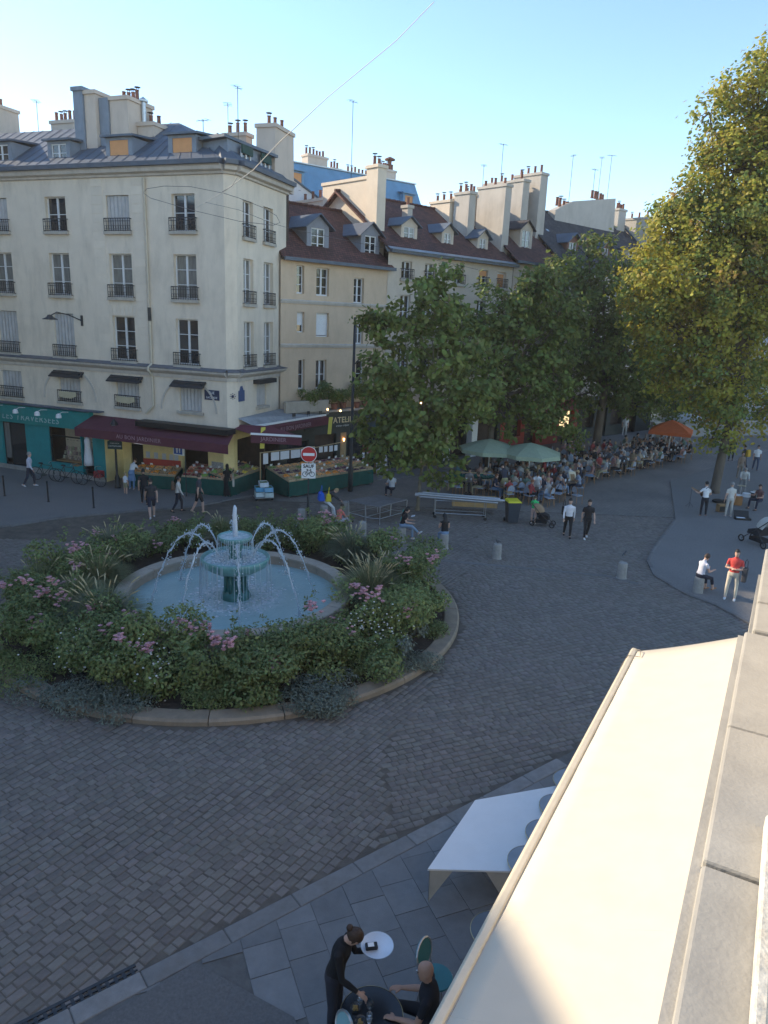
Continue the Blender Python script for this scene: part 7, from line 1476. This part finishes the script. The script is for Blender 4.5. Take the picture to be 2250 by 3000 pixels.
person('passer-by in a brown jacket near the musicians',PP(*z7b(1400,760)),R(190),'stand',(.22,.16,.12),(.2,.17,.14),BK,0,'short','brown',1.7,1.9)
person('passer-by with a yellow rucksack walking away on the right',PP(*z7b(1430,690)),R(30),'walk',(.06,.06,.07),NV,BK,0,'short','black',1.74,1.8)
person('person in dark clothes far off at the end of the right pavement',PP(*z7b(1325,600)),R(150),'walk2',(.05,.05,.055),BK,BK,0,'short','black',1.74,1.8)
person('man in white shirt and jeans walking up the right pavement',PP(*z7b(1540,690)),R(160),'walk',(.66,.67,.70),(.06,.08,.13),BK,1,'short','black',1.76,.7)
person('man in a red polo shirt and cream trousers with folded arms',PP(2137,1755,.045),R(150),'folded',(.60,.07,.06),(.56,.50,.40),WS,0,'short','black',1.78,.6,voxel=.017)
q=PP(2043,1738); person('woman in white top and dark skirt sitting on a bollard near the man in red',(q[0],q[1],0),R(-70),'bollard',(.56,.56,.62),NV,(.3,.15,.08),0,'fringe','brown',1.68,.5,1.6,True,voxel=.017)
person('pale-dressed person standing far off by the red shop front',PP(*z6(725,280)),R(170),'stand',(.6,.58,.56),(.55,.53,.5),WS,0,'short','brown',1.75,.8)
person('person in a light blue shirt walking past the far cafe',PP(*z6(335,345)),R(60),'walk',(.45,.50,.58),NV,BK,0,'short','brown',1.75,1.8)
person('waitress in black carrying a tray at the black cafe table',(-.36,6.98,KZ),R(-108),'waiter',(.012,.012,.014),(.03,.032,.045),BK,0,'bun','brown',1.70,1.92,fem=True,voxel=.0105,fingers=True,face=True)
person('bald man in a black t-shirt sitting at the foreground tables',(.82,6.68,KZ),R(80),'sit',(.012,.013,.018),(.02,.02,.025),BK,1,None,'brown',1.78,.62,voxel=.0125,fingers=True,face=True)
# ------------------------------------------------------------------ terrace: tables, rattan chairs, guests
m_rattan=pm('rattan',(.30,.16,.07),.6,.2,9); m_weave=pm('blue and white weave',(.20,.26,.36),.6,.35,40,col2=(.42,.46,.52))
def rattan_chair(p,rz,label,group,proto=[None]):
    if proto[0] is None:
        o=thing('rattan_chair',label,'chair',p,rz,group)
        MB().box(-.2,-.2,.43,.2,.2,.46).build('seat',m_weave,o); pts=[(.2*math.cos(a),-.2-.03*math.sin(a),.62+.30*max(0,math.sin(a))) for a in [math.pi*i/10 for i in range(11)]]
        mb=MB(); mb.add([(x*.93,y,z) for x,y,z in pts]+[(x*.93,y-.015,z) for x,y,z in pts]+[],[tuple(range(11)),tuple(range(21,10,-1))]); mb.build('backrest',m_weave,o)
        MB().tube([(.2,-.2,.45)]+pts+[(-.2,-.2,.45)],.015,5).build('back_frame',m_rattan,o)
        for x in(-1,1):
            for y in(-1,1): MB().tube([(x*.18,y*.18,.44),(x*.2,y*.21,0)],.015,5).build('leg',m_rattan,o)
        proto[0]=o; return o
    o=copy_tree(proto[0]); o.location=p; o.rotation_euler=(0,0,rz); o['label']=label; o['group']=group; return o
def terrace_table(p,rz,label,group,proto=[None]):
    if proto[0] is None:
        o=thing('terrace_table',label,'table',p,rz,group); MB().lathe([(0,.71),(.34,.71),(.35,.72),(.35,.735),(0,.74)],n=20).build('table_top',pm('terrace table top',(.10,.07,.055),.35,.2,5),o); MB().tube([(0,0,.02),(0,0,.71)],.03,6).build('column',m_iron,o); MB().lathe([(0,.04),(.22,.02),(.22,0)],n=12).build('foot',m_iron,o)
        for k in range(3): MB().lathe([(0,.74),(.03,.74),(.036,.86),(.032,.86),(0,.76)],(rnd.uniform(-.18,.18),rnd.uniform(-.18,.18),0),8).build('glass',m_wat,o)
        proto[0]=o; return o
    o=copy_tree(proto[0]); o.location=p; o.rotation_euler=(0,0,rz); o['label']=label; o['group']=group; return o
poly=[tuple(G(*q)[:2]) for q in((1325,1462),(1500,1478),(1655,1478),(1700,1440),(1790,1400),(1880,1378),(2025,1338),(1985,1308),(1800,1325),(1700,1340),(1560,1368),(1400,1390))]
CHAIRS=[]; TABN={}; rq=random.Random(12); tops=[(BK,'black'),(BK,'black'),((.45,.44,.43),'white'),(NV,'navy'),((.36,.31,.24),'cream'),((.30,.05,.05),'red'),((.22,.26,.32),'grey-blue'),((.35,.20,.14),'tan'),((.10,.16,.12),'green'),((.32,.17,.15),'pink'),((.06,.07,.09),'charcoal'),((.20,.15,.10),'brown'),((.26,.24,.23),'grey')]
hairs=['short','long','short','fringe','short','long']; hcs=['brown','black','blond','brown','grey','black','ginger']
ax=V3((.72,.69,0)); ay=V3((-.69,.72,0)); org=V3((*G(1325,1462)[:2],0)); ORD2=ORD+['%s'%w for w in ('seventeenth','eighteenth','nineteenth','twentieth','twenty-first','twenty-second','twenty-third','twenty-fourth','twenty-fifth','twenty-sixth')]; nper=0; nt_=0; zone=lambda p:('near the green parasols' if p.x<8.5 else ('mid terrace' if p.x<13.5 else 'by the orange parasol'))
for i in range(-6,22):
    for j in range(-6,10):
        c=org+ax*(i*1.45+(.7 if j%2 else 0))+ay*(j*1.5)+V3((rq.uniform(-.2,.2),rq.uniform(-.2,.2),0))
        if not inpoly((c.x,c.y),poly) or (c-T2.to_3d()).length<.7 or (c-T3.to_3d()).length<.8: continue
        nt_+=1; z_=zone(c); TABN[z_]=TABN.get(z_,0)+1; zn='at the %s table %s'%(ORD2[TABN[z_]-1],z_); tl_='%s round brown terrace table from the left %s'%(ORD2[TABN[z_]-1],z_); a0=rq.uniform(0,6.28); terrace_table((c.x,c.y,0),a0,tl_,'round terrace tables '+z_)
        for k in range(rq.choice((2,3,3,4))):
            a=a0+k*math.pi*2/3.3+rq.uniform(-.2,.2); p=c+V3((math.cos(a),math.sin(a),0))*.62
            if any((p-V3((*t.location[:2],0))).length<.42 for t in CHAIRS): continue
            rz=a+math.pi/2; ch=rattan_chair((p.x,p.y,0),rz,'%s rattan chair %s'%(('first','second','third','fourth')[k],zn),'rattan chairs '+z_); CHAIRS.append(ch)
            if rq.random()<.86:
                t,tn=rq.choice(tops); fem=rq.random()<.5; hn=rq.choice(hairs) if fem else 'short'; hcn=rq.choice(hcs); nper+=1
                person('%s-topped guest with %s hair %s'%(tn,('long ' if hn=='long' else 'short ')+hcn,zn),(p.x,p.y,0),rz,rq.choice(('sit','sit2','sitback')),t,rq.choice((NV,BK,JN,KH)),BK,rq.choice((0,0,0,1,1,2)),hn,hcn,rq.uniform(1.6,1.8),rq.choice((.5,.6,1.8)),1.95,fem,voxel=.03,group='guests in %s tops with %s hair %s'%(tn,('long ' if hn=='long' else 'short ')+hcn,z_))
print('guests',nper,'tables',nt_)
# front row of empty chairs, at the edge facing the camera
for k,(a,b,l) in enumerate(((755,1155,'leftmost of the pair of empty rattan chairs beside the yellow-lidded bin'),(845,1165,'right one of the pair of empty rattan chairs beside the yellow-lidded bin'),(1130,1230,'empty rattan chair to the right of the child in green'),(1220,1180,'empty rattan chair behind the laid table'),(150,1060,'empty rattan chair left of the leaning tree trunk'),(45,1050,'empty rattan chair behind the grey metal poles'),(1430,1200,'rattan chair under the cream menu board'))):
    q=PP(*z3b(a,b)); rattan_chair(q,R((170,190,200,150,160,200,-60)[k]),l,None); 
person('man in a straw hat and teal shirt sitting left of the tree trunk',PP(*z3b(130,1010)),R(-80),'sit',(.06,.14,.14),NV,BK,0,'hat','straw',1.72,.6)
mbp=PP(*z3b(1390,1090)); o=thing('menu_board','cream menu board leaning on a terrace chair','sign',(mbp[0],mbp[1],.45),R(15)); MB().hexa([(-.2,-.1,0),(.2,-.1,0),(.2,-.08,0),(-.2,-.08,0)],[(-.28,.15,.72),(.12,.15,.72),(.12,.17,.72),(-.28,.17,.72)]).build('board',pm('cream card',(.60,.52,.36),.8,.12,14),o); MB().hexa([(-.14,-.085,.1),(.1,-.085,.1),(.1,-.083,.1),(-.14,-.083,.1)],[(-.2,.1,.6),(.05,.1,.6),(.05,.102,.6),(-.2,.102,.6)]).build('print',m_wood,o)
# parasols
def parasol(px,py,h,r,col,label,sides=8,drop=.55,base=True,rot=0,val=.2,pole=m_white):
    p=PP(px,py); o=thing('parasol',label,'parasol',p,rot); mb=MB(); n=sides; m=4; V=[(0,0,h)]
    for k in range(1,m+1):
        t=k/m
        for i in range(n): a=2*math.pi*i/n; V.append((r*t*math.cos(a),r*t*math.sin(a),h-drop*t+.05*math.sin(math.pi*t)))
    F=[(0,1+i,1+(i+1)%n) for i in range(n)]+[(1+(k-1)*n+i,1+k*n+i,1+k*n+(i+1)%n,1+(k-1)*n+(i+1)%n) for k in range(1,m) for i in range(n)]
    b_=1+(m-1)*n; c_=len(V)
    for i in range(n): a=2*math.pi*i/n; V.append((r*1.01*math.cos(a),r*1.01*math.sin(a),h-drop-val))
    F+=[(b_+i,c_+i,c_+(i+1)%n,b_+(i+1)%n) for i in range(n)]
    mb.add(V,F); mm=pm('parasol '+label[:14],col,.85,.08,4,transl=.25); mb.build('canopy',mm,o); MB().tube([(0,0,0),(0,0,h-.02)],.028,8).build('pole',pole,o)
    for i in range(n): a=2*math.pi*i/n; MB().tube([(0,0,h-.08),(r*.95*math.cos(a),r*.95*math.sin(a),h-drop-.02)],.01,4).build('rib',m_frame,o)
    MB().box(-.35,-.35,0,.35,.35,.06).build('base',m_conc,o); return o
m_green=(.38,.46,.33)
parasol(*z3b(900,1010),2.45,1.75,m_green,'green terrace parasol nearest the camera',rot=R(10)); parasol(*z3b(470,960),2.45,1.75,m_green,'green terrace parasol behind the tree trunk',rot=R(25))
parasol(*z6(1005,430),2.75,1.9,(.58,.13,.035),'orange square parasol at the far end of the terrace',4,.75,rot=R(20)); parasol(*z6(1085,370),2.9,1.9,(.60,.62,.66),'white parasol behind the orange one',4,.6,rot=R(10))
for k,(a,b) in enumerate(((1330,830),(1600,800))):
    q=PP(*z3b(a,b+60)); o=thing('green_long_table','long pale green table %s'%(('between the parasol and the walking couple','at the right side of the terrace')[k]),'table',q,R(8)); MB().box(-.8,-.35,.7,.8,.35,.74).build('table_top',pm('pale green top',(.34,.38,.27),.6,.08,5),o); MB().box(-.8,-.36,.5,.8,-.34,.7).build('apron',MATS['pale green top'],o)
    for x in(-.72,.72):
        for y in(-.28,.28): MB().tube([(x,y,0),(x,y,.7)],.02,6).build('leg',m_iron,o)
build_people()
# ------------------------------------------------------------------ things people carry, prams, drums, guitar
PEO={o['label']:o for o in bpy.data.objects if o.get('category')=='person'}
def find(s): return next(o for l,o in PEO.items() if s in l)
def bag(owner,off,size,col,label,name='bag',strap=True,rot=0):
    w=find(owner); p=w.location+Matrix.Rotation(w.rotation_euler.z,3,'Z')@V3(off); o=thing(name,label,'bag',tuple(p),w.rotation_euler.z+rot); a,b,c=size
    mb=MB(); mb.hexa([(-a*.9,-b,-c),(a*.9,-b,-c),(a*.9,b,-c),(-a*.9,b,-c)],[(-a,-b*.6,c),(a,-b*.6,c),(a,b*.6,c),(-a,b*.6,c)]); bevel(mb.build('body',cloth(col),o),min(a,b,c)*.5,3)
    if strap: MB().tube([(-a*.6,0,c),(-a*.4,.02,c+.22),(0,.03,c+.3),(a*.4,.02,c+.22),(a*.6,0,c)],.012,5).build('strap',cloth(col),o)
    return o
bag('cream blouse',(0,-.2,1.2),(.14,.09,.2),(.12,.07,.045),'brown rucksack worn by the woman in cream','rucksack',False)
bag('long black dress',(.28,.02,.72),(.05,.15,.18),CR,'white tote bag hanging from the shoulder of the woman in black','tote_bag',True,0)
bag('notebook',(-.22,-.05,.78),(.16,.06,.2),(.03,.36,.32),'teal cloth bag hanging beside the seated woman','tote_bag')
bag('blond woman',(-.05,-.25,.95),(.24,.16,.2),(.02,.10,.50),'big blue carrier bag of the blond woman','carrier_bag')
bag('blond woman',(.12,.05,.92),(.1,.14,.18),(.60,.48,.04),'yellow bag in the lap of the blond woman','carrier_bag')
bag('shoulder bag',(.24,-.02,1.15),(.08,.14,.18),BK,'black shoulder bag of the man in the white shirt','shoulder_bag')
bag('red polo',(-.32,.0,.95),(.09,.18,.24),(.05,.05,.055),'dark shoulder bag of the man in red','shoulder_bag')
bag('yellow rucksack',(0,-.22,1.2),(.17,.12,.24),(.50,.30,.03),'yellow rucksack on the back of the passer-by','rucksack',False)
nbp=find('notebook'); p=nbp.location+Matrix.Rotation(nbp.rotation_euler.z,3,'Z')@V3((0,.42,1.08)); o=thing('notebook','open white notebook held by the seated woman','notebook',tuple(p),nbp.rotation_euler.z); MB().hexa([(-.1,-.07,0),(.1,-.07,0),(.1,.07,.04),(-.1,.07,.04)],[(-.1,-.07,.015),(.1,-.07,.015),(.1,.07,.055),(-.1,.07,.055)]).build('pages',m_paper,o); MB().hexa([(-.105,-.075,-.006),(.105,-.075,-.006),(.105,.075,.034),(-.105,.075,.034)],[(-.105,-.075,-.001),(.105,-.075,-.001),(.105,.075,.039),(-.105,.075,.039)]).build('cover',m_dark,o)
# round white tray, card reader
wz=find('waitress'); a=R(0); 
TZ=1.29; trp=G(1105,2772,TZ); o=thing('serving_tray','round white tray balanced on the hand of the waitress','tray',(trp.x,trp.y,TZ)); MB().lathe([(0,.004),(.185,.004),(.195,.02),(.2,.02),(.19,0),(0,0)],n=36).build('dish',pm('white tray',(.62,.68,.75),.3,.04,4),o,True); MB().lathe([(.196,.0205),(.203,.0205),(.203,.012),(.196,.012)],n=36,closed=True).build('rim',m_steel,o)
o=thing('card_reader','black card reader lying on the tray','card reader',(trp.x-.07,trp.y-.03,TZ+.006),R(10)); bevel(MB().box(-.075,-.045,0,.075,.045,.045).build('body',m_black,o),.012); MB().hexa([(-.045,-.03,.046),(.03,-.03,.046),(.03,.03,.046),(-.045,.03,.046)],[(-.045,-.03,.05),(.03,-.03,.05),(.03,.03,.05),(-.045,.03,.05)]).build('screen',m_white,o)
# pushchairs
def pram(p,rz,label,hood,body,big=1.0):
    o=thing('pushchair',label,'pushchair',p,rz); mb=MB(); mb.tube([(-.22,-.5,1.0),(-.22,-.1,.6),(-.2,.45,.12)],.015,6); mb.tube([(.22,-.5,1.0),(.22,-.1,.6),(.2,.45,.12)],.015,6); mb.tube([(-.22,-.5,1.0),(.22,-.5,1.0)],.017,6); mb.tube([(-.22,-.1,.6),(-.22,-.42,.12)],.014,6); mb.tube([(.22,-.1,.6),(.22,-.42,.12)],.014,6); mb.build('frame',m_dark,o)
    for x in(-.24,.24):
        for y in(-.42,.45): MB().tube([(x+.012,y+.10*math.cos(a),.12+.10*math.sin(a)) for a in [i*math.pi/8 for i in range(17)]],.022,6,cap=False).build('wheel',m_rubber,o)
    MB().hexa([(-.2,-.15,.35),(.2,-.15,.35),(.2,.3,.35),(-.2,.3,.35)],[(-.22,-.35,.72),(.22,-.35,.72),(.22,.25,.5),(-.22,.25,.5)]).build('seat',cloth(body),o)
    mb=MB(); V=[]; 
    for i in range(7):
        a=math.pi*.02+math.pi*.62*i/6
        for j in range(7): b=math.pi*j/6; V.append((.24*math.cos(b),-.3+.36*math.cos(a)*math.sin(b)*big,.62+.38*math.sin(a)*math.sin(b)*big))
    mb.add(V,[(i*7+j,(i+1)*7+j,(i+1)*7+j+1,i*7+j+1) for i in range(6) for j in range(6)]); mb.build('hood',cloth(hood),o,True); MB().box(-.18,-.3,.14,.18,.2,.26).build('basket',cloth(BK),o); o.scale=(1,1,1); return o
pram(PP(*z6(195,862)),R(-110),'black pushchair with tan hood beside the child in green',(.30,.20,.12),BK)
pp=PP(*z6(1590,985),.045); o=pram(pp,R(20),'large pram with pale hood at the right edge',(.50,.48,.42),(.03,.03,.035),1.15); o.scale=(1.35,1.35,1.25)
# guitar, drums, cases
gt=find('guitarist'); p=gt.location+Matrix.Rotation(gt.rotation_euler.z,3,'Z')@V3((.05,.22,1.08)); o=thing('guitar','electric guitar held by the guitarist','guitar',tuple(p),gt.rotation_euler.z); mb=MB(); mb.ball((.14,0,-.06),.2,12,8,sc=(1,.14,.8)); mb.ball((-.06,0,0),.15,12,8,sc=(1,.18,.85)); mb.build('body',pm('sunburst',(.12,.05,.02),.35,.3,4),o,True); MB().hexa([(-.1,-.03,0),(-.1,.03,0),(-.75,.02,.32),(-.75,-.02,.32)],[(-.08,-.03,.05),(-.08,.03,.05),(-.74,.02,.36),(-.74,-.02,.36)]).build('neck',m_wood,o); MB().tube([(.3,-.05,-.05),(.25,-.35,.2),(-.1,-.35,.42),(-.2,-.1,.15)],.02,5).build('strap',m_black,o)
dk=G(*z7b(1450,1010)); o=thing('drum_kit','small drum kit with cymbals in front of the drummer','drums',(dk.x,dk.y,.045)); 
for x,y,r,z,h,c,nm in((.0,0,.2,.5,.18,(.55,.56,.58),'snare_drum'),(.55,.2,.25,.3,.4,(.05,.05,.06),'floor_drum'),(-.35,.25,.3,.02,.5,(.30,.14,.05),'bass_drum')): d=MB().lathe([(0,z),(r,z),(r,z+h),(0,z+h)],(x,y,0),20).build(nm,pm('drum %s'%nm,c,.35,.1,4),o); MB().lathe([(0,z+h+.004),(r*.98,z+h+.004)],(x,y,0),20).build('drum_head',m_white,d)
for x,y,z in((-.15,.35,1.0),(.45,-.15,.85)): MB().tube([(x,y,0),(x,y,z)],.012,6).build('stand',m_steel,o); MB().lathe([(0,.03),(.05,.015),(.22,0),(.05,.012),(0,.02)],(x,y,z),24).build('cymbal',pm('cymbal brass',(.45,.38,.25),.3,.1,5,metal=.8),o)
gc=G(*z7b(1210,980)); o=thing('guitar_case','black instrument case lying beside the beige musician','case',(gc.x,gc.y,.05),R(5)); mb=MB(); mb.ball((0,0,.1),.26,12,8,sc=(1.2,.8,.4)); mb.box(.2,-.1,.02,.85,.1,.16); mb.build('case',m_black,o)
am=G(*z7b(1240,1060)); o=thing('amplifier','small brown amplifier on the ground by the beige musician','amplifier',(am.x,am.y,.045),R(10)); bevel(MB().box(-.22,-.14,0,.22,.14,.4).build('cabinet',m_wood,o),.02); MB().box(-.19,-.145,.03,.19,-.141,.3).build('grille',m_black,o)
sx_=G(*z7b(1430,1130)); o=thing('open_case','open black case on the pavement before the drummer','case',(sx_.x,sx_.y,.045),R(-5)); MB().box(-.35,-.16,0,.35,.16,.09).build('tray',m_black,o); MB().hexa([(-.35,.16,.09),(.35,.16,.09),(.35,.18,.09),(-.35,.18,.09)],[(-.35,.3,.38),(.35,.3,.38),(.35,.32,.38),(-.35,.32,.38)]).build('lid',m_black,o); MB().box(-.28,-.1,.091,.1,.08,.1).build('papers',m_paper,o)
st=G(*z7b(960,1020)); o=thing('music_stand','thin music stand to the left of the guitarist','stand',(st.x,st.y,0)); MB().tube([(0,0,.1),(0,0,1.0)],.01,5).build('pole',m_dark,o)
for k in range(3): a=k*2.1; MB().tube([(0,0,.3),(.25*math.cos(a),.25*math.sin(a),0)],.008,5).build('leg',m_dark,o)

# ------------------------------------------------------------------ thin volume added to lift dark tones, standing in for lens glare
hm=bpy.data.materials.new('glare veil'); hm.use_nodes=True; hn=hm.node_tree.nodes; hn.remove(hn['Principled BSDF']); pv=hn.new('ShaderNodeVolumePrincipled'); pv.inputs['Density'].default_value=.0005; pv.inputs['Color'].default_value=(.95,.93,.9,1); pv.inputs['Anisotropy'].default_value=.3
hm.node_tree.links.new(pv.outputs[0],hn['Material Output'].inputs['Volume'])
hz=tag(MB().box(-152,-72,-1.05,172,182,24).build('veil_volume',hm),kind='stuff')
finish_texts()
